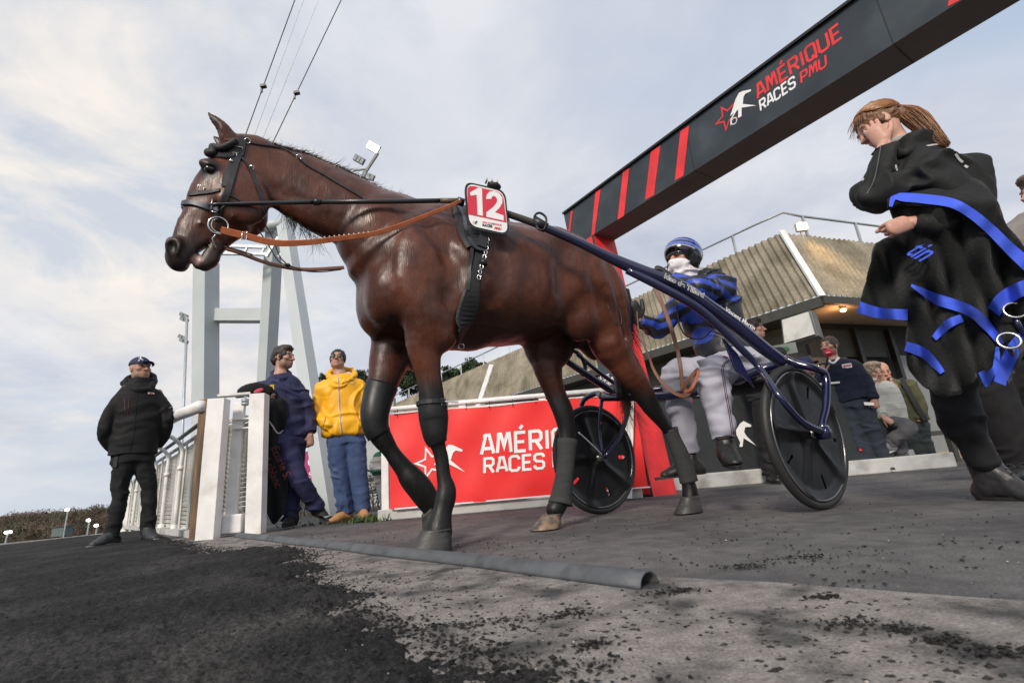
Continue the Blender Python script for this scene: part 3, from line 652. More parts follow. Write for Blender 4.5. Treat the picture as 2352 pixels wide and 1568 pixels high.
# pillar: dark front face, red inner face
pil = mb.prism(pb, t_*(TH)); po = mb.build('pillar', [m_anth, m_bred], gan)
for p in po.data.polygons:
    if p.normal.dot(Vector(e_)) > .8: p.material_index = 1
x4 = lambda X, Y: gf(1286.3+.4531*X, .4531*Y)
mb = MB()
for q4 in ([(56, 1070), (66, 1068), (52, 1176), (42, 1178)], [(180, 972), (207, 960), (176, 1186), (160, 1196)], [(320, 868), (352, 853), (325, 1094), (293, 1114)], [(461, 770), (510, 738), (477, 988), (432, 1014)], [(611, 667), (655, 638), (628, 890), (583, 916)], [(1985, -60), (2060, -80), (2030, 2), (1966, 35)]):
    mb = MB(); mb.add([x4(*p)-t_*.003 for p in q4], [(0, 1, 2, 3)]); mb.build('red_stripe', m_bred, gan)
mb = MB(); q5 = [G3_(u_c-.13, zb_, -.003), G3_(u_c-.03, zb_, -.003), G3_(-.03, .02, -.003), G3_(-.13, .02, -.003)]; mb.add(q5, [(0, 1, 2, 3)])
mb.build('red_stripe', m_bred, gan)
def place(mb, text, pa, pb, ptop, th, plane, ux, uy, nrm, shear=0.0, mi=0):
    A = plane(*pa); B = plane(*pb); T = plane(*ptop); q_, wd = glyphs(text, th); h = abs((T-A)@uy); W_ = abs((B-A)@ux); k = h/6.; sx = (W_/k)/(wd+shear*6) if wd else 1
    for i, quad in enumerate(q_): mb.add([A+ux*((x+y*shear)*k*sx)+uy*(y*k)+nrm*(.002+.00004*(i % 7)) for x, y in quad], [(0, 1, 2, 3)], mi)
mb = MB(); place(mb, 'AMÉRIQUE', (1004, 500), (1437, 200), (1007, 425), 1.05, x4, e_, Zu, -t_, .05, 0); place(mb, 'PMU', (1224, 422), (1366, 342), (1226, 366), 1.1, x4, e_, Zu, -t_, .18, 0); place(mb, 'RACES', (1018, 562), (1203, 440), (1021, 506), 1.15, x4, e_, Zu, -t_, .12, 1)
sO = x4(802, 672); sc_ = float(np.linalg.norm(x4(850, 528)-x4(838, 690)))*.86; WL = float((x4(1000, 590)-x4(800, 672))@e_)/1.6; star_logo(mb, sO-Zu*.03, e_*WL/sc_, Zu, -t_, sc_, 0, 1)
o = mb.build('race_logo', [m_bred, m_white], gan)
ftext('small_print', 'LE TROT\nTROTTEUR FRANÇAIS\nFIER D\'ÊTRE', gf(1376, 872), e_, Zu, -t_, .045, m_white, gan, .002)

# ================================================================ red banner barrier
bar1 = empty('banner_barrier', (-1.27, 4.75, 0), 'long red banner with white race logo tied to a white railing on a concrete kerb', 'banner')
by = lambda px, py: onp(px, py, (0, 4.75, 0), (0, 1, 0)); X1 = np.array([1., 0, 0]); nb = np.array([0, -1., 0])
nx_, nz_ = 60, 16; V = []; F = []
BY = lambda x, z: 4.75+.007*math.sin(x*7+z*3)+.005*math.sin(z*9+x*6)+.004*math.sin(x*13-z*9)
def hug(mb): mb.V = [(v[0], BY(v[0], v[2])-.0035+(v[1]-4.75)*1.0, v[2]) for v in mb.V]; return mb
for j in range(nz_+1):
    for i in range(nx_+1):
        x = -1.27+2.42*i/nx_; z = .10+.885*j/nz_; V.append((x, BY(x, z), z+.006*math.sin(x*5.3)*(1 if j in (0, nz_) else .3)))
for j in range(nz_):
    for i in range(nx_): a = j*(nx_+1)+i; F.append((a, a+1, a+nx_+2, a+nx_+1))
mk('red_banner', V, F, m_red, bar1)
mb = MB(); P0 = lambda px, py: by(px, py)+nb*.0
place(mb, 'AMÉRIQUE', (1106, 1043), (1371, 1025), (1110, 1000), 1.05, P0, X1, Zu, nb, .06); place(mb, 'RACES PMU', (1112, 1086), (1358, 1066), (1115, 1053), 1.1, P0, X1, Zu, nb, .06)
hug(mb).build('lettering', m_white, bar1); mb = MB(); star_logo(mb, P0(955, 1096)+(0, 0, -.02), X1*.95, Zu, nb, float(by(960, 1030)[2]-by(965, 1102)[2])*1.02, 0, 0, False); hug(mb).build('emblem', m_white, bar1)
mb = MB(); mb.box((-.03, 4.744, .098), (2.4, .004, .012)); mb.box((-.03, 4.744, .992), (2.4, .004, .008)); mb.build('banner_hem', m_white, bar1)
for x in np.arange(-1.2, 1.1, .23): mb = MB(); mb.tube([(x, 4.735, .965), (x+.01, 4.76, 1.0), (x, 4.80, 1.07), (x-.01, 4.83, 1.04)], .004, 5); mb.build('cable_tie', m_strap, bar1)
for i, (yy, zz, r_) in enumerate(((4.80, 1.045, .024), (4.92, 1.075, .02), (5.05, 1.02, .014))): mb = MB(); mb.tube([(-1.4 if i == 0 else -1.0, yy, zz), (.95, yy, zz)], r_, 10); mb.build('rail', m_whitep, bar1, True)
for x in (-1.33, -.55, .25, .95): mb = MB(); mb.box((x, 4.82, .52), (.07, .05, 1.04)); bevel(mb.build('post', m_whitep, bar1), .004)
mb = MB(); mb.box((-.15, 4.92, .05), (2.5, .28, .10)); bevel(mb.build('kerb', m_concrete, bar1), .01)
mb = MB(); mb.bar(np.array([.93, 4.70, .02]), by(1441, 905)+(0.02, -.03, .05), .085, .05, (0, 1, 0)); mb.build('white_end_post', m_whitep, bar1)
# ================================================================ black banner wall, right
bar2 = empty('banner_wall', (1.6, 5.7, 0), 'black banner with red lines and white running horse on a white concrete base behind the sulky', 'banner')
m_blk = mat('black_vinyl', (0.022, 0.026, 0.027), 0.45, var=0.12)
PB = np.array([1.55, 5.75, 0]); d2 = unit((1, -.02, 0)); n2 = np.array([-d2[1]*-1, -d2[0], 0]); n2 = unit((d2[1], -d2[0], 0))
b2 = lambda px, py: onp(px, py, PB, n2)
zT = b2(1600, 910)[2]; zB = b2(1600, 1088)[2]; zT = max(zT, .9)
mb = MB(); mb.box(PB+d2*1.30+Zu*((zT+zB)/2)-n2*.04, (2.7, .05, zT-zB), (d2, -n2, Zu)); mb.build('panel', m_blk, bar2)
mb = MB(); mb.box(PB+d2*1.55+Zu*(zB/2), (3.3, .22, zB), (d2, -n2, Zu)); bevel(mb.build('concrete_base', m_concrete, bar2), .012)
mb = MB(); mb.box(PB+d2*1.3+Zu*(zT+.012)+n2*.0, (2.75, .05, .022), (d2, -n2, Zu)); mb.build('top_rail', m_whitep, bar2)
Q = lambda px, py: b2(px, py)+n2*.004
mb = MB(); zz = lambda X, Y: Q((1600+X*.2934)/1.0884, (840+Y*.2934)/1.0884)
for q4 in ([(380, 520), (396, 520), (404, 640), (398, 640)], [(428, 525), (442, 525), (490, 1060), (478, 1060)], [(590, 735), (640, 760), (628, 790)], [(990, 735), (1010, 730), (1005, 780), (992, 775)], [(1868, 920), (1890, 925), (1896, 975), (1868, 978)]): mb.add([zz(*p) for p in q4], [tuple(range(len(q4)))])
mb.build('red_print', m_bred, bar2)
mb = MB(); hs_ = [(816, 800), (850, 745), (880, 722), (945, 755), (945, 772), (895, 775), (885, 815), (905, 850), (990, 935), (880, 868), (872, 940), (845, 942), (852, 905), (820, 840)]
P = [zz(*p)+n2*.002 for p in hs_]; mb.add(P, [(0, 1, 6, 13), (1, 2, 3, 4, 5, 6), (6, 7, 9, 12, 13), (7, 8, 9), (9, 10, 11, 12)]); mb.add([zz(*p) for p in ((1015, 825), (1030, 850), (1055, 935), (1042, 935))], [(0, 1, 2, 3)]); mb.build('horse_print', m_white, bar2)
mb = MB(); W0 = gp(2078, 1083); W1 = gp(2118, 1074); mb.prism([gp(2040, 1082), gp(2116, 1073), gp(2116, 1073)+(.45, .5, 0), gp(2040, 1082)+(.3, .6, 0)], (0, 0, .22)); tagged(bevel(mb.build('concrete_block', m_concrete), .01), 'pale concrete block beside the feet of the seated onlookers', 'block')
# ================================================================ corrugated roof building
u_ = np.array([-.6, .8, 0]); rv = unit((.94, .34, 0)); E0 = np.array([4.8, 7.08, 2.6]); T0 = np.array([4.84, 7.69, 4.0])
bld = empty('tribune_building', (4.8, 7.1, 0), 'low long building with steep corrugated beige roof and dark doorways', 'building')
m_cor = mat('weathered_fibre_cement', (0.27, 0.24, 0.18), 0.9, grain=(45, .25), var=0.25, vs=2.5, bump=0.004, bs=40, c2=(0.13, 0.115, 0.075), c2s=1.6, c2lo=.44, c2hi=.72)
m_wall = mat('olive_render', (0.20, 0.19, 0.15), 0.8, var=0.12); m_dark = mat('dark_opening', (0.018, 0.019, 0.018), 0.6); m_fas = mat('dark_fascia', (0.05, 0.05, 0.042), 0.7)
def corr(name, e0, t0, dr, L, per=.125, dmin=0.0, L2=None):
    n = int(L/per*8); up = t0-e0; up2 = up-dr*(up@dr); sh = up@dr; nrm = unit(np.cross(dr, up)); V = []; F = []; rows = 14
    for j in range(rows+1):
        v = j/rows
        for i in range(n+1):
            s_ = L*i/n; w_ = .024*math.sin(2*math.pi*s_/per)+.006*math.sin(7*s_+3*v)
            V.append(e0+dr*(s_+sh*v*(1-i/n))+up2*v+nrm*w_)
    for j in range(rows):
        for i in range(n): a = j*(n+1)+i; F.append((a, a+1, a+n+2, a+n+1))
    o = mk(name, V, F, m_cor, bld); return o
corr('roof_slope', E0, T0, u_, 24); corr('roof_slope', E0+rv*.02, T0+rv*.02, rv, 8)
mb = MB(); mb.bar(E0+(0, -.02, .0)+(T0-E0)*-.02, T0+(0, -.02, .03), .10, .04, (0, 1, 0)); mb.build('hip_flashing', m_whitep, bld)
f0 = onp(1098, 940, E0, np.cross(u_, T0-E0)); f1 = onp(1132, 838, E0, np.cross(u_, T0-E0)); nrf = unit(np.cross(u_, T0-E0))*-1
if nrf@(-FW) < 0: nrf = -nrf
mb = MB(); mb.bar(f0+nrf*.04, f1+nrf*.04, .26, .04, nrf); mb.build('roof_flashing', m_whitep, bld)
inn = np.array([.8, .6, 0]); ri = np.array([-.34, .94, 0])
mb = MB(); mb.bar(E0+(0, 0, -.10), E0+u_*24+(0, 0, -.10), .08, .16); mb.bar(E0+(0, 0, -.08), E0+rv*8+(0, 0, -.08), .08, .12); mb.build('fascia', m_fas, bld)
K0 = E0*[1, 1, 0]+inn*.75+ri*.8                                     # wall corner
mb = MB(); mb.prism([K0-(inn*0), K0+u_*23, K0+u_*23+inn*.3, K0+inn*.3+ri*.3], (0, 0, 2.62)); mb.build('wall', m_wall, bld)
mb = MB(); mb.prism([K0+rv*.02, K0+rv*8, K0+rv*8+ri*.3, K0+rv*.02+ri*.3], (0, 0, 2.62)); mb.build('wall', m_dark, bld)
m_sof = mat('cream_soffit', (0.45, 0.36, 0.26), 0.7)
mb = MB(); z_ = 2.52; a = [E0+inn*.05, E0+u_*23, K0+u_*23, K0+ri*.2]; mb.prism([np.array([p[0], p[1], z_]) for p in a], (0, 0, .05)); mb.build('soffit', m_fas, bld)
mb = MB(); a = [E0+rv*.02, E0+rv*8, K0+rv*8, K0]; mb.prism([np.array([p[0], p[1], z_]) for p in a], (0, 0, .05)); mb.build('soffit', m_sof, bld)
# recessed bays, posts and panels on the right face
n_r = unit((rv[1], -rv[0], 0)); wl = lambda s_, z, o=0.0: K0+rv*s_+Zu*z+n_r*o
mb = MB(); mb.box(wl(.35, .95, .05), (.9, .06, 1.9), (rv, -n_r, Zu)); mb.build('wall_panel', m_wall, bld)
mb = MB(); mb.box(wl(.9, 2.12, .06), (1.9, .06, .5), (rv, -n_r, Zu)); mb.build('signboard', mat('dark_green_board', (.035, .04, .03), .6), bld)
for s_ in (1.1, 2.0): mb = MB(); mb.box(wl(s_, 1.2, .12), (.09, .1, 2.4), (rv, -n_r, Zu)); mb.build('door_frame', m_black, bld)
mb = MB(); mb.box(wl(2.6, .95, .06), (.9, .05, 1.9), (rv, -n_r, Zu)); mb.build('door', mat('grey_door', (.22, .23, .23), .4, var=.05), bld)
mb = MB(); mb.box(wl(4, .06, .3), (8, .5, .12), (rv, -n_r, Zu)); mb.build('plinth', mat('tan_step', (.42, .34, .22), .8), bld)
# white switch box hanging under the eaves
q4 = [(1796, 735), (1856, 716), (1871, 767), (1802, 788)]; cen = gp(1835, 752, 1.95); nbx = unit(cen-O)*[1, 1, 0]; nbx = unit(nbx+np.array([.3, -.1, -.1]))
bx = empty('wall_screen', cen, 'white square screen in a grey casing hanging under the corrugated roof corner', 'screen')
P = [onp(*p, cen, nbx) for p in q4]; mb = MB(); mb.prism(P, nbx*.03); mb.build('panel', mat('dirty_white', (.62, .62, .58), .5, c2=(.3, .3, .27), c2s=4, c2lo=.5, c2hi=.8), bx)
cn = np.mean(P, axis=0); mb = MB(); mb.prism([cn+(p-cn)*1.16+nbx*.033 for p in P], nbx*.22); bevel(mb.build('casing', mat('casing_grey', (.10, .11, .105), .5), bx), .01)
# rail on the roof
rf = empty('roof_railing', T0, 'galvanised handrail running along the top of the corrugated roof', 'railing')
ro = inn*.12
tp = [T0+ro+Zu*.42+u_*24, T0+ro+Zu*.42+u_*.4, T0+ro+Zu*.45+rv*.1, T0+ro+Zu*.42+rv*.5, T0+ro+Zu*.42+rv*8]
mb = MB(); mb.tube(tp, .022, 8); mb.build('handrail', m_steel, rf, True)
for s_ in list(np.arange(.9, 24, 1.5)): p = T0+ro+u_*s_; mb = MB(); mb.bar(p-Zu*.05, p+Zu*.42, .05, .03); mb.build('post', m_steel, rf)
for s_ in (.55, 1.9, 3.3): p = T0+ro+rv*s_; mb = MB(); mb.bar(p-Zu*.05, p+Zu*.42, .05, .03); mb.build('post', m_steel, rf)
m_lamp = mat('lit_warm_lamp', (1, .9, .7), .3, emit=(1.0, .62, .25), estr=7)
lp = onp(1843, 519, T0+ro, (0, 1, 0)); fl = empty('roof_floodlight', lp, 'small lit warm floodlight on the edge of the corrugated roof', 'floodlight')
mb = MB(); mb.box(lp, (.17, .05, .12), (unit((1, .2, 0)), unit((-.2, 1, 0)), Zu)); bevel(mb.build('lens', m_lamp, fl), .01); mb = MB(); mb.box(lp+(0.01, .06, 0.0), (.19, .06, .14)); mb.bar(lp+(0, .07, -.06), lp+(0, .07, -.25), .03); mb.build('housing', m_steel, fl)
def spot(loc, tgt, en, size, c):
    l = bpy.data.lights.new('lamp_light', 'SPOT'); l.energy = en; l.color = c; l.spot_size = R_(size); l.spot_blend = .8; l.shadow_soft_size = .08
    o = bpy.data.objects.new('lamp_light', l); o.location = tuple(loc); o.rotation_euler = (Vector(tgt)-Vector(loc)).to_track_quat('-Z', 'Y').to_euler(); col.objects.link(o)
spot(lp+np.array([0.05, -.12, .02]), lp+np.array([.7, -1.1, -1.6]), 60, 120, (1, .62, .3))
cl = gp(1937, 712, 2.45); cf = empty('soffit_lamp', cl, 'round lit lamp under the eaves of the building', 'lamp'); mb = MB(); mb.ell(cl, (.045, .045, .03)); mb.build('bulb', m_lamp, cf, True); mb = MB(); mb.tube([cl+(0, 0, .02), cl+(0, 0, .07)], .05, 12); mb.build('fitting', m_steel, cf)
pl_ = bpy.data.lights.new('lamp_light', 'POINT'); pl_.energy = 8; pl_.color = (1, .5, .22); pl_.shadow_soft_size = .06; o = bpy.data.objects.new('lamp_light', pl_); o.location = tuple(cl-(0, 0, .09)); col.objects.link(o)

# ================================================================ lamp masts
m_bulb = mat('lit_lamp', (1, 1, 1), .3, emit=(1.0, .93, .78), estr=9); m_bulb2 = mat('unlit_lamp', (.35, .38, .4), .2)
def flood(par, c, w_, h_, rows, bulb, tilt, mname='lamp_head'):
    ax = (unit(tilt), unit(np.cross((0, 0, 1), tilt)+np.array([0, 0, .4])), None); a0 = ax[0]; a1 = ax[1]; a1 = unit(a1-a0*(a0@a1)); a2 = np.cross(a0, a1)
    mb = MB(); mb.box(c+a1*h_*.2, (w_, h_*.25, h_), (a0, a1, a2)); hd = bevel(mb.build(mname, mat('lamp_case', (.12, .13, .10), .5), par), h_*.06); mb = MB()
    for k in range(rows): mb.box(c-a1*h_*.02+a0*w_*((k+.5)/rows-.5), (w_/rows*.8, h_*.2, h_*.8), (a0, a1, a2))
    bb = mb.build('lamp', bulb, hd)
D = 30.
m1 = empty('floodlight_mast', (*aty(865, 1100, D)[:2], 0), 'tall mast with three bright square floodlights rising behind the horse neck', 'floodlight')
mb = MB(); mb.tube([(*aty(868, 1100, D)[:2], 0), aty(845, 408, D)], .14, 8); mb.build('pole', m_steel, m1, True); mb = MB(); mb.bar(aty(838, 398, D), aty(868, 352, D), .16, .16, (0, 1, 0)); mb.bar(aty(812, 392, D), aty(845, 388, D), .1, .1, (0, 1, 0)); mb.build('arm', mat('arm_dark', (.09, .1, .08), .5), m1)
flood(m1, aty(857, 338, D), .95, .62, 3, m_bulb, (1, 0, -.8)); flood(m1, aty(824, 366, D), .9, .5, 3, m_bulb2, (1, 0, -.75)); flood(m1, aty(845, 404, D), 1.0, .45, 3, m_bulb2, (1, 0, -.6))
D = 36.
m2 = empty('floodlight_mast', (*aty(424, 1215, D)[:2], 0), 'thin grey mast with two unlit floodlight clusters left of the steel tower', 'floodlight')
mb = MB(); mb.tube([(*aty(422, 1215, D)[:2], -7), aty(430, 728, D)], .10, 8); mb.build('pole', m_steel, m2, True)
for c in ((421, 724), (422, 734), (418, 775), (421, 783)): flood(m2, aty(*c, D), .8, .3, 2, m_bulb2, (1, 0, -.5))
for (bx_, by_), tops, lb in (((10, 1262), ((15, 1222), (23, 1221)), 'far short lamp post with twin lit lamps at the left edge'), ((200, 1230), ((203, 1194),), 'far lamp post with a single bright lamp beside the black-jacketed man'), ((240, 1225), ((221, 1206),), 'smallest far lamp in front of the wood'), ((155, 1240), ((154, 1170),), 'far tall lamp glowing above the tree tops')):
    D = 75.; a = aty(tops[0][0]+2, tops[0][1]+3, D); m3 = empty('lamp_post', (a[0], a[1], -7), lb, 'lamp post'); mb = MB(); mb.tube([(a[0]-.2, a[1], -7), a], .10, 6); mb.build('pole', m_steel, m3)
    for t in tops: mb = MB(); mb.ell(aty(*t, D), (.26, .26, .2)); mb.build('lamp', m_bulb, m3, True)
jt = aty(143, 1220, 90); jd = empty('watch_tower', (jt[0], jt[1], -7), 'small flat-roofed watch hut on legs far off before the wood', 'hut')
mb = MB(); mb.box(jt, (2.0, 2, 1.5)); mb.build('cabin', mat('hut_green', (.10, .14, .14), .6), jd); mb = MB(); mb.box(jt+(0, 0, .95), (2.8, 2.6, .15)); mb.build('roof', m_fas, jd)
for dx in (-.7, .7): mb = MB(); mb.bar(jt+(dx, 0, -.7), (jt[0]+dx, jt[1], -7), .2); mb.build('leg', m_fas, jd)
# ================================================================ woods and pines
def leafcloud(c, r, n, size, flat=.6):
    c = np.array(c); p = rng.normal(size=(n, 3)); p /= np.linalg.norm(p, axis=1)[:, None]; p = p*(rng.random((n, 1))**.5)*r+c
    a = rng.normal(size=(n, 3)); a /= np.linalg.norm(a, axis=1)[:, None]; b = np.cross(a, rng.normal(size=(n, 3))); b /= np.linalg.norm(b, axis=1)[:, None]
    s_ = size*(.5+rng.random((n, 1))); V = np.stack([p-a*s_, p+b*s_*flat, p+a*s_, p-b*s_*flat], 1).reshape(-1, 3); return V
def quads(V): return np.arange(len(V)).reshape(-1, 4)
m_pine = mat('pine_needles', (0.035, 0.055, 0.022), 0.8, var=0.5, vs=.8); m_bark = mat('bark', (.09, .06, .045), .9)
def pine(px, py, D, wpx, hpx, lb, n=26):
    c = aty(px, py, D); k = D/FPX; Wd, Hh = wpx*k/2, hpx*k/2; t = empty('pine_tree', (c[0], c[1], 0), lb, 'tree', 'pine trees behind the corrugated roof'); Vs = []
    lim = MB(); lim.tube([(c[0], c[1], 0), (c[0]+.2, c[1], c[2]*.5), (c[0], c[1], c[2]-Hh*.4)], [.28, .2, .12], 8)
    for i in range(n):
        a = rng.random()*6.28; r = rng.random()**.5; q_ = c+np.array([math.cos(a)*r*Wd*.9, math.sin(a)*r*Wd*.7, (rng.random()-.6)*Hh*1.5*(1-.4*r)])
        lim.tube([c-(0, 0, Hh*.8), (c+q_)/2-(0, 0, Hh*.2), q_], [.07, .045, .02], 5)
        for j in range(4): Vs.append(leafcloud(q_+rng.normal(size=3)*Wd*.10, np.array([Wd*.24, Wd*.24, Hh*.22]), 110, .05*Wd))
    lim.build('trunk', m_bark, t, True); V = np.vstack(Vs); mk('crown', V, quads(V), m_pine, t, False)
pine(1108, 842, 36, 125, 62, 'umbrella pine with a wide flat crown seen under the horse belly')
pine(1030, 872, 40, 120, 60, 'lower pine just left of the umbrella pine', 22); pine(936, 868, 38, 80, 78, 'dark pine between the horse forelegs')
pine(838, 868, 38, 60, 70, 'small pine behind the shoulder of the yellow jacket'); pine(742, 868, 40, 34, 34, 'tiny pine top at the left shoulder of the yellow jacket', 12)
Vs = []
for x in np.r_[np.arange(-900, -60, 14.0), np.arange(-60, 330, 5.0)]:
    for rep in range(5):
        D = 110+25*rng.random(); xx = x+rng.normal()*4; top = np.interp(xx, [-900, -60, 0, 60, 100, 230, 330], [1270, 1190, 1182, 1172, 1174, 1160, 1150]); zt = aty(xx, top+abs(rng.normal())*5, D)
        zc = -7+(zt[2]+7)*(.15+.8*rng.random()); Vs.append(leafcloud((zt[0], zt[1], zc), np.array([2.0, 1.6, 1.5]), 60, .34, .22))
        Vs.append(leafcloud((zt[0], zt[1], zt[2]-.9), np.array([1.3, 1.0, .9]), 26, .30, .16))
V = np.vstack(Vs)
tag(mk('distant_wood', V, quads(V), mat('bare_branches', (.13, .088, .066), .95, var=.35, vs=.12, c2=(.085, .09, .055), c2s=.10, c2lo=.5, c2hi=.6), None, False), 'brown leafless wood far beyond the track', 'wood', kind='stuff')
mb = MB(); hl = [(aty(x, y, 150)) for x, y in ((-1000, 1300), (-400, 1240), (-80, 1215), (0, 1197), (100, 1186), (230, 1176), (340, 1166))]
V = [(p[0], p[1], -7) for p in hl]+[tuple(p) for p in hl]+[(p[0]-8, p[1]+40, p[2]) for p in hl]+[(p[0]-8, p[1]+60, -7) for p in hl]; n = 7
F = [(r*n+i, r*n+i+1, (r+1)*n+i+1, (r+1)*n+i) for r in range(3) for i in range(n-1)]
tag(mk('hill', V, F, mat('wooded_slope', (.12, .085, .065), .95, var=.3, vs=.2)), kind='structure')
# ================================================================ small things behind the two men
pb_ = aty(700, 1080, 10.5); sg = empty('magenta_sign', pb_, 'magenta banner with white lettering on a pale wall behind the men at the gate', 'banner')
qs = [(640, 1052), (835, 1003), (840, 1092), (660, 1150)]; P = [aty(*p, 10.5) for p in qs]; mb = MB(); mb.prism(P, (0, .05, 0)); mb.build('panel', mat('magenta_vinyl', (.42, .03, .16), .5), sg)
cn = np.mean(P, axis=0); mb = MB(); mb.prism([cn+(p-cn)*1.06+(0, .06, -.02) for p in P], (0, .05, 0)); mb.build('frame', m_whitep, sg)
ux_ = unit(P[1]-P[0]); uz_ = unit((P[0]-P[3])*[0.2, 0, 1]); ftext('lettering', 'LA CLASSIQUE', P[0]-uz_*.33+ux_*.25, ux_, uz_, (0, -1, 0), .26, m_white, sg, .006); ftext('lettering', 'TAPAS & GRILL', P[0]-uz_*.56+ux_*.25, ux_, uz_, (0, -1, 0), .16, m_white, sg, .003)
mb = MB(); a = aty(826, 990, 10.2); b = aty(905, 1180, 10.2); mb.box(((a[0]+b[0])/2, 10.4, 1.1), (b[0]-a[0], .2, 2.2)); mb.box(((a[0]+b[0])/2-.7, 11, .3), (3.2, .2, .6)); tagged(mb.build('pale_wall', mat('pale_grey_render', (.42, .45, .46), .7)), 'pale grey rendered wall behind the yellow jacket', 'wall')
mb = MB()
for z in (.28, .48): mb.bar((*aty(820, 1140, 8.6)[:2], z), (*aty(890, 1130, 8.6)[:2], z), .04, .07)
for x in (830, 885): mb.bar((*aty(x, 1140, 8.64)[:2], 0), (*aty(x, 1140, 8.64)[:2], .55), .05)
tagged(mb.build('low_fence', mat('dark_brown_plank', (.05, .045, .04), .7)), 'low dark plank fence behind the tan shoes', 'fence')
V = []
tw = MB()
for i in range(120):
    x = rng.uniform(-3.6, -1.7); y = 7.2+rng.random()*1.4; a = np.array([x, y, 0]); h_ = .35+rng.random()*.45; P = [a]; 
    for k in range(3): P.append(P[-1]+np.array([rng.normal()*.07, rng.normal()*.07, h_/3]))
    tw.tube(P, [.008, .006, .004, .002], 4)
    V.append(leafcloud(P[2], np.array([.10, .10, .12]), 14, .022))
sh = empty('bare_shrub', (-2.6, 7.8, 0), 'twiggy grey shrub growing behind the crossed legs and steel leg', 'shrub'); tw.build('stem', mat('twig', (.10, .085, .07), .9), sh); V = np.vstack(V); mk('foliage', V, quads(V), mat('dry_leaf', (.12, .12, .08), .9, var=.4, vs=5), sh, False)
def weeds(c, n, r, h_, lb):
    V = []; F = []
    for i in range(n):
        a = rng.random()*6.28; p = np.array(c)+np.array([rng.normal()*r, rng.normal()*r*.5, 0]); d = np.array([math.cos(a), math.sin(a), 0])*.012; t = p+np.array([rng.normal()*.03, rng.normal()*.03, h_*(.4+rng.random()*.8)])
        V += [p-d, p+d, t]; F.append((3*i, 3*i+1, 3*i+2))
    tag(mk('grass', V, F, mat('weed_green', (.06, .10, .025), .8, var=.3, vs=9), None, False), lb, 'grass', kind='stuff')
weeds((-1.45, 4.85, 0), 260, .10, .07, 'tuft of green weeds at the end of the concrete kerb'); weeds((-1.9, 5.3, 0), 150, .35, .04, 'sparse weeds along the edge of the paving')
tick('setting')
# ================================================================ horse
Zu = np.array([0, 0, 1.])
HB = np.array([.866, .5, 0]); HL = np.array([.5, -.866, 0]); HP = HL*-2.19                # backwards, towards the camera, sagittal plane
def hx(px, py, l=0.0):                       # photo point -> horse frame (s, -l, z) on the plane at lateral l
    P = onp(px, py, HP+HL*l, HL)-HP; return np.array([P@HB, -l, P[2]])
def h2w(V): V = np.asarray(V, float); return HP+V[..., 0:1]*HB-V[..., 1:2]*HL+V[..., 2:3]*Zu
LAT = (0, 1, 0)
def hs_(px, py, l, sg): p = hx(px, py, l); p[1] = sg*l; return p
def pairs(pp, l, q, rs=1.0):
    P = []; R = []
    for i, (x0, y0, x1, y1) in enumerate(pp):
        ll = l[i] if hasattr(l, '__len__') else l; c = hx((x0+x1)/2, (y0+y1)/2, ll); W_ = h2w(c); a, b = unit(ray(x0, y0)), unit(ray(x1, y1))
        R.append(np.linalg.norm(W_-O)*math.sin(math.acos(np.clip(a@b, -1, 1))/2)*rs); P.append(c)
    return P, R
H = Field((-.62, -.46, -.02), (2.85, .46, 2.12), .0085)
C = H.chain
# trunk
C([(.84, 0, 1.285), (1.02, 0, 1.29), (1.25, 0, 1.30), (1.46, 0, 1.33), (1.62, 0, 1.36)], [.318, .335, .328, .305, .25], [.78, .82, .88, .90, .90], LAT, k=.03)
C([(.60, 0, 1.555), (.80, 0, 1.59), (1.05, 0, 1.57), (1.40, 0, 1.53)], [.10, .115, .12, .12], [.5, .62, .9, 1.0], LAT, k=.14)      # withers
C([(.70, 0, 1.63), (.95, 0, 1.635), (1.25, 0, 1.60)], [.065, .06, .05], [.7, .8, .9], LAT, k=.10)
C([(1.42, 0, 1.45), (1.60, 0, 1.445), (1.76, 0, 1.375), (1.87, 0, 1.28)], [.19, .195, .17, .13], [1.1, 1.18, 1.15, 1.0], LAT, k=.12)      # croup
C([(.70, 0, 1.20), (.76, 0, 1.14), (1.00, 0, 1.06)], [.20, .19, .12], [.85, .95, 1.0], LAT, k=.10)                                    # breast
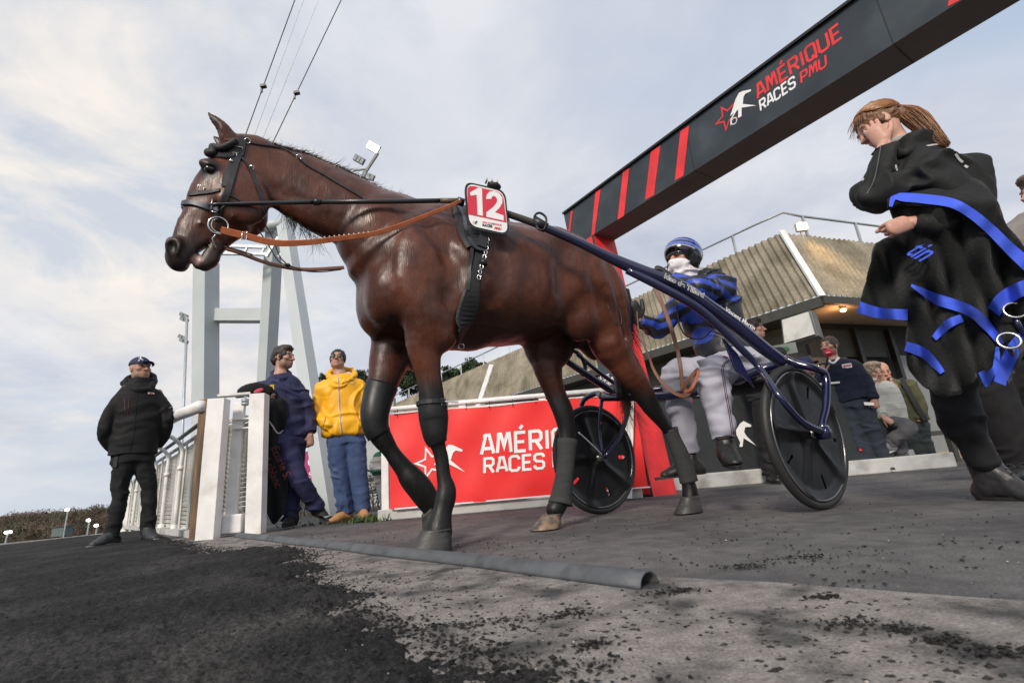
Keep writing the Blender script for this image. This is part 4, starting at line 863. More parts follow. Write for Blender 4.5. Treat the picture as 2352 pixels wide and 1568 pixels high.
# neck
P_, R_1 = pairs([(556, 318, 612, 470), (600, 319, 640, 480), (648, 328, 668, 494), (703, 341, 700, 522), (774, 371, 742, 554), (832, 397, 782, 575), (888, 428, 826, 606), (934, 446, 862, 680)], 0, .4)
C(P_, np.array(R_1)*1.0, [.36, .40, .42, .44, .50, .58, .68, .80], LAT, k=.07)
for sg in (-1, 1):                            # paired muscles; sg -1 is the side towards the camera
    y = lambda v: sg*v
    # shoulder blade, upper arm, triceps
    C([(.86, y(.13), 1.54), (.75, y(.185), 1.37), (.63, y(.18), 1.18)], [.085, .095, .075], [.60, .68, .75], LAT, k=.11)
    C([(1.02, y(.17), 1.44), (.96, y(.215), 1.27), (.88, y(.20), 1.08)], [.07, .12, .09], [.50, .58, .66], LAT, k=.07)
    C([(.60, y(.14), 1.15), (.70, y(.185), 1.04), (.77, y(.17), .94)], [.080, .095, .095], .85, LAT, k=.07)
    H.ell(np.array((.68, y(.225), 1.24)), (.09, .035, .15), k=.08)
    H.ell(np.array((.90, y(.25), 1.21)), (.085, .032, .11), k=.07)
    H.ell((.545, y(.085), 1.13), (.075, .085, .14), k=.08)          # breast muscle
    # rib wall
    H.ell((1.25, y(.20), 1.28), (.34, .10, .25), k=.12)
    # hindquarters
    C([(1.52, y(.19), 1.46), (1.67, y(.19), 1.36), (1.74, y(.18), 1.16)], [.12, .165, .145], [.58, .66, .68], LAT, k=.09)
    H.ell((1.50, y(.20), 1.50), (.08, .05, .065), k=.07)            # point of hip
    H.ell((1.82, y(.17), 1.26), (.10, .085, .18), k=.09)
    C([(1.84, y(.09), 1.38), (1.93, y(.10), 1.20), (1.93, y(.12), 1.02)], [.075, .085, .075], [1.0, 1.0, .9], LAT, k=.08)
    H.ell((1.60, y(.17), 1.06), (.085, .075, .10), k=.08)           # stifle
tick('trunk')
# legs (image-left edge, image-right edge) pairs traced for each leg
NF = [(925, 740, 1040, 730), (931, 789, 1015, 789), (945, 831, 1015, 831), (956, 873, 1016, 868), (962, 922, 1022, 919), (964, 964, 1026, 960), (974, 1000, 1024, 1000), (989, 1026, 1024, 1022), (998, 1058, 1032, 1054), (1002, 1095, 1036, 1092), (1003, 1122, 1048, 1122), (999, 1145, 1048, 1145), (994, 1172, 1040, 1172), (982, 1200, 1038, 1205), (976, 1216, 1040, 1222)]
P_, R1 = pairs(NF, [.17, .155, .15, .145, .14, .13, .13, .13, .13, .13, .13, .13, .13, .13, .13], 1)
R1[0] *= .95; C(P_, R1, [.85, .85, .9, .9, .95, 1.0, 1.0, .95, .80, .80, .85, .85, .85, .9, .95], LAT, k=.03)
FFL = [(852, 745, 960, 735), (852, 780, 955, 790), (848, 824, 942, 830), (843, 872, 920, 872), (837, 905, 905, 905), (831, 946, 891, 946), (836, 978, 889, 978), (852, 1004, 902, 1006), (873, 1037, 920, 1030), (888, 1062, 938, 1052), (903, 1085, 958, 1072), (917, 1106, 972, 1088), (934, 1128, 992, 1110), (952, 1152, 1006, 1132), (968, 1170, 1012, 1156)]
P_, R2 = pairs(FFL, [-.15, -.15, -.14, -.13, -.13, -.12, -.12, -.12, -.12, -.12, -.12, -.12, -.12, -.12, -.12], 1)
R2 = np.array(R2); R2[8:11] *= .82; C(P_, R2, [.85, .85, .85, .9, .95, 1., 1., .95, .9, .9, .9, .95, .95, .9, .95], LAT, k=.03)
FH = [(1200, 740, 1345, 720), (1186, 786, 1336, 778), (1206, 827, 1306, 812), (1226, 872, 1297, 850), (1247, 912, 1304, 892), (1263, 948, 1322, 936), (1276, 984, 1327, 976), (1281, 1016, 1325, 1008), (1281, 1065, 1318, 1056), (1274, 1108, 1314, 1104), (1264, 1142, 1312, 1150), (1250, 1166, 1300, 1172)]
P_, R3 = pairs(FH, [-.13, -.12, -.11, -.10, -.10, -.09, -.09, -.09, -.09, -.09, -.09, -.09], 1, .86)
R3 = np.array(R3); R3[-4:] *= 1.0; C(P_, R3, [.8, .8, .75, .75, .75, .75, .8, .8, .85, .85, .9, .95], LAT, k=.035)
NH = [(1330, 640, 1440, 700), (1332, 700, 1450, 748), (1338, 770, 1460, 790), (1366, 803, 1472, 830), (1400, 842, 1490, 868), (1432, 890, 1508, 890), (1466, 938, 1524, 928), (1506, 980, 1540, 964), (1528, 1006, 1560, 996), (1544, 1052, 1582, 1040), (1556, 1090, 1596, 1080), (1562, 1112, 1600, 1106), (1564, 1128, 1606, 1126), (1564, 1146, 1608, 1144)]
P_, R4 = pairs(NH, [.16, .16, .15, .14, .14, .13, .13, .125, .12, .12, .12, .12, .12, .12], 1, .80)
R4 = np.array(R4); R4[:3] *= 1.1; R4[-3:] *= 1.12; C(P_, R4, [.75, .75, .75, .75, .75, .75, .75, .8, .85, .85, .9, .9, .95, .95], LAT, k=.04)
tick('legs')
# head, drawn as in-plane sections from brow to muzzle
HD = [(505, 338, 600, 462), (474, 366, 608, 474), (459, 389, 606, 490), (447, 412, 594, 505), (433, 445, 566, 528), (417, 482, 536, 545), (402, 516, 508, 552), (392, 545, 478, 572), (390, 574, 454, 590), (397, 592, 446, 602)]
P_, R5 = pairs(HD, 0, 1); C(P_, np.array(R5)*.99, [.52, .62, .66, .60, .53, .50, .52, .56, .70, .80], LAT, k=.025)
mu = hx(412, 592); H.ell(mu+(0, 0, .0), (.050, .048, .058), k=.03)                           # upper lip
P_, R6 = pairs([(520, 505, 575, 530), (492, 540, 526, 568), (474, 570, 510, 592), (462, 588, 504, 606), (452, 600, 490, 616)], 0, 1); C(P_, R6, [.75, .8, .85, .95, 1.0], LAT, k=.02)   # jaw and lower lip
for sg in (-1, 1):
    H.ell(hs_(560, 462, .062, sg), (.100, .036, .110), k=.04)                                 # cheek
    C([hs_(522, 440, .088, sg), hs_(492, 480, .080, sg), hs_(462, 512, .062, sg)], [.013, .011, .007], 1, LAT, k=.03)   # facial crest
    H.ell(hs_(478, 377, .078, sg), (.036, .020, .022), k=.03); H.ell(hs_(481, 388, .103, sg), (.023, .014, .015), k=.008, op='cut')
    C([hs_(467, 383, .092, sg), hs_(480, 376, .100, sg), hs_(494, 383, .098, sg)], [.004, .006, .004], 1, LAT, k=.008)  # upper lid
    C([hs_(470, 396, .092, sg), hs_(482, 400, .097, sg), hs_(493, 396, .096, sg)], [.003, .004, .003], 1, LAT, k=.008)
    H.ell(hs_(398, 562, .045, sg), (.034, .024, .040), k=.02); H.ell(hs_(394, 566, .066, sg), (.015, .022, .027), k=.010, op='cut')   # nostril
    C([hs_(404, 545, .058, sg), hs_(412, 562, .066, sg), hs_(408, 582, .060, sg)], [.006, .008, .006], 1, LAT, k=.012)
    C([hs_(500, 470, .078, sg), hs_(470, 520, .066, sg), hs_(452, 545, .058, sg)], [.010, .012, .008], 1, LAT, k=.03, op='cut')
    for a in (((520, 420), (505, 455), (496, 490)), ((545, 480), (520, 515), (500, 530)), ((590, 420), (600, 450), (596, 480))): C([hs_(*p, .088, sg) for p in a], .0035, 1, LAT, k=.010)
# mouth opening
C([hx(440, 625), hx(447, 600), hx(462, 578), hx(486, 560)], [.016, .013, .008, .003], 6, LAT, k=.010, op='cut')
C([hx(446, 590), hx(452, 602), hx(451, 614)], [.022, .020, .012], .9, LAT, k=.006)
C([hx(545, 350), hx(560, 345), hx(585, 345)], [.062, .062, .055], .9, LAT, k=.05)   # poll
# ears
for sg, dx in ((-1, 0), (1, 0)):
    b0 = hs_(531, 326, .05, sg); tp_ = hs_(475, 256, .06, sg); md = hs_(508, 290, .066, sg)
    if sg == 1: tp_ = tp_+(.02, 0, -.03)
    C([b0, (b0+md)/2, md, (md+tp_)/2, tp_], [.040, .036, .031, .021, .004], .55, LAT, k=.02)
    C([(b0+md)/2+(-.032, sg*.010, 0), md+(-.030, sg*.010, 0), (md+tp_)/2+(-.020, sg*.008, 0)], [.014, .016, .009], .6, LAT, k=.006, op='cut')
# throat groove, tendon and flank grooves
for sg in (-1, 1):
    C([hx(640, 455)+(0, sg*.09, 0), hx(700, 490)+(0, sg*.105, 0), hx(760, 550)+(0, sg*.13, 0), hx(810, 640)+(0, sg*.17, 0)], [.018, .022, .026, .03], 1, LAT, k=.05, op='cut')
    C([(.72, sg*.275, 1.44), (.83, sg*.305, 1.24), (.80, sg*.31, 1.08)], [.022, .028, .026], 1, LAT, k=.07, op='cut')
    C([(1.05, sg*.325, 1.42), (1.07, sg*.338, 1.22), (1.0, sg*.32, 1.05)], [.018, .024, .022], 1, LAT, k=.07, op='cut')
    C([(1.47, sg*.325, 1.42), (1.44, sg*.325, 1.24), (1.47, sg*.30, 1.08)], [.04, .034, .026], 1, LAT, k=.09, op='cut')
    C([(1.62, sg*.325, 1.40), (1.66, sg*.315, 1.20), (1.74, sg*.25, .98)], [.012, .018, .014], 1, LAT, k=.05, op='cut')
    C([(1.77, sg*.305, 1.40), (1.84, sg*.275, 1.18), (1.87, sg*.21, .98)], [.012, .016, .014], 1, LAT, k=.05, op='cut')
    for q_ in range(5): C([(1.12+.07*q_, sg*.345, 1.40-.01*q_), (1.15+.07*q_, sg*.345, 1.14)], [.004, .007], 1, LAT, k=.03, op='cut')
for sg in (-1, 1):
    for a in ([(.62, 1.12), (.66, 1.05), (.72, .98), (.73, .90)], [(1.10, 1.06), (1.22, 1.02), (1.36, 1.04), (1.50, 1.06)], [(1.75, 1.22), (1.80, 1.10), (1.90, 1.0), (1.98, .90)], [(.80, 1.36), (.86, 1.28), (.84, 1.20)]):
        P_ = [np.array((x_, 0, z_)) for x_, z_ in a]; pass
V, F = H.mesh(); del H.D
V = smooth_mesh(V, F, 3, .5); Nv = normals(V, F)
big = fbm(V, 9, 3, 31)*.0042+(np.minimum(0, -(1-np.abs(fbm(V*[1, 1, .6], 5.5, 2, 77))*9))+0)*0+.0005*np.maximum(0, 1-np.abs(fbm(V*[1, 1, .55]+fbm(V, 6, 2, 70)[:, None]*.05, 6.5, 2, 71))*11); V = V+Nv*(big*sm01(V[:, 2], .55, .9))[:, None]
tick('horse mesh %d' % len(V))
# coat colour: bay with black points
x, yv, z = V.T; n1 = fbm(V, 4, 3, 5); n2_ = fbm(V, 14, 2, 6)
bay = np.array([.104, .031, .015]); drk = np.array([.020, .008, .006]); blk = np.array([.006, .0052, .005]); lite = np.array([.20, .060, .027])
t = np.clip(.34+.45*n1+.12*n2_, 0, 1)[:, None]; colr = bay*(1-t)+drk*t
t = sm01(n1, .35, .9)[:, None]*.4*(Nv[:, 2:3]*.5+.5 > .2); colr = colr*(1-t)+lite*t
t = (sm01(.82-z+.05*n1, 0, .16)*(z < 1.0))[:, None]; colr = colr*(1-t)+blk*t               # legs
mz = hx(404, 590); dm = np.linalg.norm(V-mz, axis=1); t = (1-sm01(dm, .05, .145))[:, None]*.85; colr = colr*(1-t)+blk*2.2*t
lj = hx(480, 596); dm = np.linalg.norm(V-lj, axis=1); t = (1-sm01(dm, .05, .10))[:, None]*.8; colr = colr*(1-t)+np.array([.03, .02, .018])*t
pk = hx(452, 600); dm = np.linalg.norm((V-pk)*[1, .8, 1], axis=1); t = (1-sm01(dm, .018, .032))[:, None]; colr = colr*(1-t)+np.array([.50, .30, .26])*t
ey = hx(480, 386, .09); dm = np.linalg.norm((V-ey)*[1, 0, 1], axis=1); t = (1-sm01(dm, .022, .065))[:, None]*(x < .2)[:, None]; colr = colr*(1-t)+drk*.7*t
dm = np.linalg.norm((V-hx(481, 388, .09))*[1, 0, 1.2], axis=1); t = ((dm < .021) & (x < .2))[:, None]; colr = colr*(1-t)+np.array([.008, .006, .006])*t
ns = hx(394, 567, .06); dm = np.linalg.norm((V-ns)*[1, 0, .8], axis=1); t = (1-sm01(dm, .012, .022))[:, None]; colr = colr*(1-t)+np.array([.01, .008, .008])*t
er = hx(498, 285); dm = np.linalg.norm((V-er)*[1, 0, .6], axis=1); t = (1-sm01(dm, .02, .05))[:, None]*sm01(-(x-(er[0]+.01)), -.01, .02)[:, None]; colr = colr*(1-t)+drk*.5*t
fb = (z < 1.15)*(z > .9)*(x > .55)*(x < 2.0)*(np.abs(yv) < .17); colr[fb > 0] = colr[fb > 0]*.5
HW = h2w(V); F2 = F[:, ::-1] if np.linalg.det(np.array([HB, -HL, Zu])) < 0 else F
m_coat = mat('bay_coat', (.1, .03, .015), .37, attr=True, var=.16, vs=26, bump=.0012, bs=130, sheen=0, spec=.42, stretch=(1.2, 1.2, .25), grain=(210, .22))
m_coat.node_tree.nodes['Principled BSDF'].inputs['Sheen Roughness'].default_value = .35; m_coat.node_tree.nodes['Principled BSDF'].inputs['Sheen Tint'].default_value = (.8, .45, .35, 1)
_t = m_coat.node_tree; _at = [n for n in _t.nodes if n.type == 'ATTRIBUTE'][0]; _bw = _t.nodes.new('ShaderNodeRGBToBW'); _t.links.new(_at.outputs['Color'], _bw.inputs[0])
_mr = _t.nodes.new('ShaderNodeMapRange'); _mr.inputs[1].default_value = .009; _mr.inputs[2].default_value = .03; _mr.inputs[3].default_value = .10; _mr.inputs[4].default_value = 0; _t.links.new(_bw.outputs[0], _mr.inputs[0])
_ad = _t.nodes.new('ShaderNodeMath'); _ad.operation = 'ADD'; _rl = _t.nodes['Principled BSDF'].inputs['Roughness'].links[0].from_socket; _t.links.new(_rl, _ad.inputs[0]); _t.links.new(_mr.outputs[0], _ad.inputs[1]); _t.links.new(_ad.outputs[0], _t.nodes['Principled BSDF'].inputs['Roughness'])
horse = empty('horse', h2w(np.array([1.2, 0, 0])), 'dark bay trotting horse in black harness with number 12, stepping left across the picture', 'horse')
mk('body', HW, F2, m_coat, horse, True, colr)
hs = Skin(HW, F2); HSV, HSF = HW, F2
def mir(P): P = np.asarray(P, float); d = (P-HP)@HL; return P-2*np.outer(d, HL) if P.ndim == 2 else P-2*d*HL
m_eye = mat('horse_eye', (.010, .006, .005), .06, spec=.9, var=0)
for sg in (-1, 1):
    c = h2w(hs_(481, 388, .083, sg)); mb = MB(); mb.ell(c, (.0195, .016, .0165), (HB, HL, Zu)); mb.build('eye', m_eye, horse, True)
# hooves
m_hoof = mat('dark_hoof', (.045, .043, .043), .5, var=.3, vs=30, stretch=(1, 1, 6), bump=.0008, bs=60); m_hoofl = mat('pale_hoof', (.26, .17, .10), .5, var=.3, vs=18, c2=(.07, .06, .055), c2s=20, c2lo=.4, c2hi=.6)
def hoof(c, top, d, L_, W_, hgt_, m, pitch=0.0, name='hoof'):
    """c centre of the sole, top centre of the coronet, d toe direction"""
    d = unit(d); s_ = unit(np.cross(Zu, d)); upv = top-c; V = []; F = []; n = 28; rings = [(0, 1.0), (.04, 1.01), (.5, .84), (.92, .68), (1.0, .70), (1.04, .62)]
    for t, k in rings:
        for i in range(n):
            a = 2*math.pi*i/n; cx_, sx = math.cos(a), math.sin(a); f = L_*.62 if cx_ > 0 else L_*.38
            if cx_ < -.75: f *= .9
            V.append(c+upv*t+d*(cx_*f*k)+s_*(sx*W_/2*k*(1-.12*max(0, -cx_))))
    for j in range(len(rings)-1):
        for i in range(n): F.append((j*n+i, j*n+(i+1) % n, (j+1)*n+(i+1) % n, (j+1)*n+i))
    F += [tuple(range(n-1, -1, -1)), tuple((len(rings)-1)*n+i for i in range(n))]
    mb = MB(); mb.add(V, F); return mb.build(name, m, horse, True)
fw = -HB
c = h2w(hx(998, 1267, .13)); c[2] = .004; t = h2w(hx(1012, 1214, .13)); hoof(c, t, fw, .205, .155, .1, m_hoof)
c = h2w(hx(1260, 1214, -.09)); c[2] = .006; t = h2w(hx(1272, 1180, -.09)); hoof(c, t, fw, .17, .14, .1, m_hoofl)
c = h2w(hx(1584, 1180, .12)); c[2] = .006; t = h2w(hx(1586, 1140, .12)); hoof(c, t, unit(fw+np.array([0.25, -.2, 0])), .185, .15, .1, m_hoof)
c = h2w(hx(996, 1200, -.12)); t = h2w(hx(984, 1166, -.12)); hoof(c, t, unit(fw*.6+Zu*-.7), .12, .12, .1, m_hoof)
# boots, bandages
m_boot = mat('black_boot', (.009, .0095, .010), .5, var=.15, bump=.0012, bs=30); m_band = mat('dark_grey_bandage', (.036, .037, .038), .85, var=.15, bump=.0025, bs=45, stretch=(1, 1, 8))
def sleeve(pp, l, q, grow, m, name, rs=1.0, lab=None, sub=4):
    P, R = pairs(pp, l, 1, rs); P = h2w(np.array(P)); R = np.array(R)*1.0+grow; A = catm(np.column_stack([P, R, np.full(len(P), q) if np.isscalar(q) else q]), sub); V = []; F = []; n = 26
    T = np.gradient(A[:, :3], axis=0); T /= np.linalg.norm(T, axis=1)[:, None]
    for i in range(len(A)):
        u = unit(HL-T[i]*(HL@T[i])); v = np.cross(T[i], u)
        for k in range(n): a = 2*math.pi*k/n; V.append(A[i, :3]+(u*math.cos(a)*A[i, 4]+v*math.sin(a))*A[i, 3])
    for i in range(len(A)-1):
        for k in range(n): F.append((i*n+k, i*n+(k+1) % n, (i+1)*n+(k+1) % n, (i+1)*n+k))
    m_ = len(A)
    # turned-in rims so the sleeve has thickness
    for e, base in ((0, 0), (m_-1, (m_-1)*n)):
        c = A[e, :3]; o = len(V)
        for k in range(n): V.append(c+(np.array(V[base+k])-c)*.86)
        for k in range(n): F.append((base+k, base+(k+1) % n, o+(k+1) % n, o+k))
    mb = MB(); mb.add(V, F); return mb.build(name, m, horse, True, label=lab)
sleeve([(962, 926, 1024, 922), (964, 950, 1026, 946), (966, 966, 1027, 962), (975, 1000, 1025, 1000), (987, 1020, 1025, 1018)], [.14, .135, .13, .13, .13], [.95, 1, 1, 1, .95], .006, m_boot, 'knee_boot')
sleeve([(842, 884, 914, 884), (836, 910, 903, 908), (830, 948, 892, 946), (835, 980, 890, 978), (846, 1000, 897, 1000)], [-.13, -.13, -.12, -.12, -.12], [.9, .95, 1, 1, .95], .006, m_boot, 'knee_boot')
sleeve([(1281, 1012, 1326, 1006), (1281, 1065, 1319, 1058), (1274, 1105, 1315, 1102), (1264, 1138, 1314, 1146), (1258, 1150, 1316, 1164)], -.09, .92, .010, m_band, 'bandage', .86)
sleeve([(1521, 992, 1556, 978), (1530, 1010, 1562, 1000), (1544, 1052, 1583, 1040), (1556, 1090, 1597, 1080), (1561, 1112, 1604, 1100)], .12, .92, .009, m_band, 'bandage', .84)
P, N_ = [], []; mb = MB(); kb = h2w(hx(1010, 928, .14)); 
for k in range(19):
    a = math.pi*2*k/18; u = HL; v = HB; P.append(h2w(hx(993, 926, .14))+(u*math.cos(a)*.97+v*math.sin(a))*.068); N_.append(u*math.cos(a)+v*math.sin(a))
ribbon(mb, P, N_, .022, .004); bt = mb.build('boot_strap', m_strap, horse); kp = h2w(hx(1010, 927, .14))+HL*.058
mb = MB(); mb.tube([kp+HB*a+Zu*b for a, b in ((-.012, -.014), (.012, -.014), (.012, .014), (-.012, .014))], .0022, 6, True); mb.bar(kp+HB*.0, kp+HB*.065-Zu*.002, .018, .006); mb.build('buckle', m_metal, bt)
# mane, forelock wisps, beard hair, tail : thin tapering strands
m_hair = mat('black_hair', (.012, .010, .010), .45, var=.2)
def strands(P0s, dirs, L_, n, r0, droop, parent, name, m=m_hair, curl=.02, seg=5):
    V = []; F = []; k0 = 0; P0s = np.asarray(P0s); dirs = np.asarray(dirs)
    for i in range(n):
        t = rng.random()*(len(P0s)-1); j = int(t); f = t-j; p = P0s[j]*(1-f)+P0s[min(j+1, len(P0s)-1)]*f+rng.normal(size=3)*.006; d = dirs[j]*(1-f)+dirs[min(j+1, len(P0s)-1)]*f+rng.normal(size=3)*.16; d = unit(d); l_ = L_*(.5+rng.random()*.7); ph = rng.normal(size=3)*curl
        side = unit(np.cross(d, FW)+1e-4)
        for s_ in range(seg+1):
            q_ = s_/seg; c = p+d*l_*q_+np.array([0, 0, -droop*l_*q_*q_])+ph*q_*q_; r = r0*(1-q_)+.0002
            sd2 = unit(np.cross(d, (0.3, 1, .2)))
            for a in range(3): V.append(c+r*(math.cos(a*2.094)*sd2+math.sin(a*2.094)*unit(np.cross(d, sd2))))
        for s_ in range(seg):
            for a in range(3): F.append((k0+s_*3+a, k0+s_*3+(a+1) % 3, k0+s_*3+3+(a+1) % 3, k0+s_*3+3+a))
        k0 += (seg+1)*3
    return mk(name, V, F, m, parent)
cr = [h2w(hx(x_, y_)) for x_, y_ in ((600, 330), (640, 338), (700, 354), (770, 384), (828, 412), (884, 443), (930, 458), (965, 466))]
strands([c+HL*-.03-Zu*.012 for c in cr], [HL*-.9-Zu*.1+HB*.6]*8, .12, 700, .0018, .9, horse, 'mane'); 
strands([c-Zu*.006+HL*.012 for c in cr[:-1]], [HL*.35+Zu*.02+HB*1.0]*7, .028, 1100, .0016, .5, horse, 'roached_mane', mat('brown_black_hair', (.03, .014, .011), .5))
strands([h2w(hx(x_, y_)) for x_, y_ in ((650, 484), (672, 500), (700, 524), (735, 552))], [HB*.25-Zu*1.0]*4, .10, 130, .0009, 0, horse, 'throat_hair', curl=.03)
tl = [h2w(hx(x_, y_, l_)) for x_, y_, l_ in ((1430, 668, .0), (1438, 720, .0), (1432, 790, -.02), (1425, 850, -.03), (1428, 915, -.02))]
mb = MB(); mb.tube(catm(tl, 4), np.interp(np.linspace(0, 1, 17), [0, .3, .8, 1], [.045, .05, .045, .03]), 12); to = mb.build('tail', m_hair, horse, True)
strands(tl, [HB*.25-Zu]*5, .22, 700, .0016, .1, to, 'tail_hair', mat('tail_brown', (.045, .013, .008), .5), curl=.06)
tick('tack')
# ================================================================ bridle and harness
br = empty('bridle', h2w(hx(500, 430)), 'black bridle with padded brow hood and steel bit rings on the horse head', 'bridle')
def both(name, m, pxs, w_, th=.004, lift=.003, par=None, **k):
    mb = MB(); P, N_ = strap(mb, hs, pxs, w_, th, lift, **k); par = par or br; mb.build(name, m, par)
    mb = MB(); ribbon(mb, mir(P), N_-2*np.outer(N_@HL, HL), w_, th); mb.build(name, m, par); return P, N_
m_nose = mat('blue_grey_strap', (.045, .05, .085), .45)
both('noseband', m_nose, [(418, 470), (432, 467), (450, 469), (468, 474), (486, 479), (500, 482)], .024, .009)
both('cheek_strap', m_strap, [(551, 350), (540, 385), (530, 420), (519, 452), (508, 480), (500, 508)], .026, .005)
both('cheek_strap', m_strap, [(541, 365), (528, 400), (520, 430)], .040, .003)
both('crown_strap', m_strap, [(559, 316), (556, 325), (553, 340), (549, 358)], .038, .006)
both('throat_latch', m_strap, [(553, 362), (566, 376), (578, 396), (590, 428), (602, 462), (607, 490)], .014, .004)
both('overcheck', m_tan2, [(517, 322), (540, 320), (568, 326)], .008, .003); 
both('overcheck', m_strap, [(568, 327), (600, 333), (630, 338), (658, 346), (676, 358), (687, 366), (709, 383), (743, 402), (790, 430), (841, 460)], .010, .004)
both('face_strap', m_strap, [(434, 447), (446, 446), (462, 443), (484, 441), (506, 438)], .018, .004)
both('jaw_strap', m_strap, [(516, 447), (530, 450), (545, 457), (560, 467)], .009, .003)
both('hood_band', m_black, [(462, 342), (478, 347), (495, 353), (512, 357), (530, 356), (544, 345)], .052, .005, .006)
def hcast(px, py, lift=.012):
    h = hs.cast(px, py)
    if h[0] is None: h = hs.near(onp(px, py, HP+HL*.08, HL))
    return np.array(h[0])+np.array(h[1])*lift
for f in (lambda p: p, mir):
    P = np.array([f(hcast(*p, .018)) for p in ((474, 334), (482, 337), (496, 344), (510, 346), (522, 341), (534, 333), (541, 328))]); mb = MB(); mb.tube(catm(P, 4), .015, 10); mb.ell(P[0]+unit(P[0]-P[1])*.008, (.022, .018, .02)); mb.build('hood_padding', m_rubber, br, True)
def ringat(c, nrm, R, r, name, par, m=m_metal, seg=28):
    nrm = unit(nrm); u = unit(np.cross(nrm, (0, 0, 1))); v = np.cross(nrm, u); mb = MB(); mb.tube([c+R*(math.cos(a)*u+math.sin(a)*v) for a in np.linspace(0, 2*math.pi, seg, endpoint=False)], r, 8, True); return mb.build(name, m, par, True)
bc = hcast(501, 520, .016); camd = unit(O-bc)
for f, sg in ((lambda p: p, 1), (mir, -1)):
    nn = unit(HL*sg+(camd*.5 if sg == 1 else 0)); ringat(f(bc)+HL*.004*sg, nn, .036, .0035, 'bit_ring', br); ringat(f(bc)+HB*.006+Zu*.004-HL*.004*sg, nn, .031, .003, 'bit_ring', br)
    mb = MB(); a = f(hcast(488, 548, .012)); b = f(hcast(493, 572, .014)); mb.tube([f(bc)-Zu*.03, a, b], [.003, .004, .007], 8); mb.build('bit_cheek', m_metal, br, True)
for x_, y_, R in ((568, 326, .011), (687, 364, .012)): ringat(hcast(x_, y_, .008), O-bc, R, .0022, 'harness_ring', br)
for x_, y_, w_, h_ in ((464, 435, .020, .022), (548, 343, .03, .012), (540, 362, .012, .028), (577, 388, .016, .014)):
    c = hcast(x_, y_, .009); cdv = unit(O-c); u = unit(np.cross(cdv, Zu)); v = np.cross(u, cdv); mb = MB(); mb.tube([c+u*a*w_/2+v*b*h_/2 for a, b in ((-1, -1), (1, -1), (1, 1), (-1, 1))], .0022, 6, True); mb.build('buckle', m_metal, br, True)
mb = MB(); c = hcast(531, 374, .010); cdv = unit(O-c); mb.tube([c-cdv*.004, c+cdv*.003], .007, 12); mb.build('rosette', m_metal, br, True)
# head pole
harn = empty('harness', h2w(hx(1090, 540)), 'black harness saddle with wide girth strapped round the horse barrel', 'harness')
pa = hcast(484, 472, .02); pb = h2w(hx(1066, 463, .27)); pp = lambda px, py: pa+(pb-pa)*((px-484.)/(1066-484))
def onseg(px, py):                            # point on the upright plane through the pole
    n = np.cross(pb-pa, Zu); return onp(px, py, pa, n)
pole = empty('head_pole', pa, 'straight black head pole running from the noseband to the harness saddle', 'pole')
mb = MB(); mb.tube([onseg(478, 471), onseg(500, 469), onseg(600, 467), onseg(727, 464)], [.006, .008, .0095, .010], 10); mb.tube([onseg(727, 464), onseg(880, 463), onseg(1010, 461)], [.0105, .0115, .012], 10); mb.build('rod', mat('pole_black', (.02, .021, .024), .35, coat=.3), pole, True)
mb = MB(); mb.tube([onseg(720, 464), onseg(736, 464)], .0145, 12); mb.build('joint', m_black, pole, True)
mb = MB(); mb.tube([onseg(1010, 461), onseg(1062, 462)], [.013, .016], 10); mb.build('end_sleeve', mat('pole_wood', (.12, .085, .05), .4), pole, True)
mb = MB(); mb.tube([onseg(1050, 461), onseg(1066, 466)], .021, 12); mb.build('end_clip', m_navy, pole, True)
mb = MB(); c = onseg(486, 472); mb.tube([c+(0, 0, .035), c+(0, 0, .01), c-(0, 0, .02)], .0035, 6); mb.tube([c+HB*.02-Zu*.028, c-Zu*.028], .003, 6); mb.build('clip', m_metal, pole, True)
both('saddle_pad', m_black, [(1060, 478), (1072, 498), (1080, 520), (1088, 545), (1098, 572)], [.13, .15, .15, .15, .13], .014, .008, harn, n=16)
both('saddle_flap', mat('gloss_leather', (.012, .012, .014), .22, coat=.5), [(1040, 472), (1056, 492), (1066, 520), (1074, 552), (1090, 575), (1112, 580)], .022, .010, .016, harn)
both('saddle_flap', m_strap, [(1104, 500), (1108, 525), (1108, 545), (1102, 575)], .050, .012, .020, harn)
both('girth', m_strap, [(1104, 560), (1098, 600), (1090, 640), (1080, 690), (1067, 735), (1050, 775)], [.045, .05, .06, .10, .12, .12], .008, .005, harn, n=22)
both('girth', m_black, [(1084, 560), (1080, 600), (1078, 640), (1074, 668)], .020, .006, .012, harn)
P = [hcast(*p, .024) for p in ((1114, 558), (1112, 580), (1106, 602), (1100, 622), (1096, 640))]; mb = MB()
for i, c in enumerate(resamp(np.array(P), 9)):
    cdv = unit(O-c); u = unit(np.cross(cdv, Zu)); a = .6*(i % 2); mb.tube([c+.008*(math.cos(t)*(u*math.cos(a)+cdv*math.sin(a)))+.012*math.sin(t)*Zu for t in np.linspace(0, 2*math.pi, 10, endpoint=False)], .0022, 5, True)
mb.build('chain', m_metal, harn, True)
ringat(hcast(1058, 784, .006)-Zu*.02, (0, 1, .3), .014, .003, 'girth_ring', harn)
mb = MB(); c = hcast(1106, 600, .02); mb.tube([c, c-Zu*.03], .018, 10); mb.build('girth_buckle', m_black, harn, True)
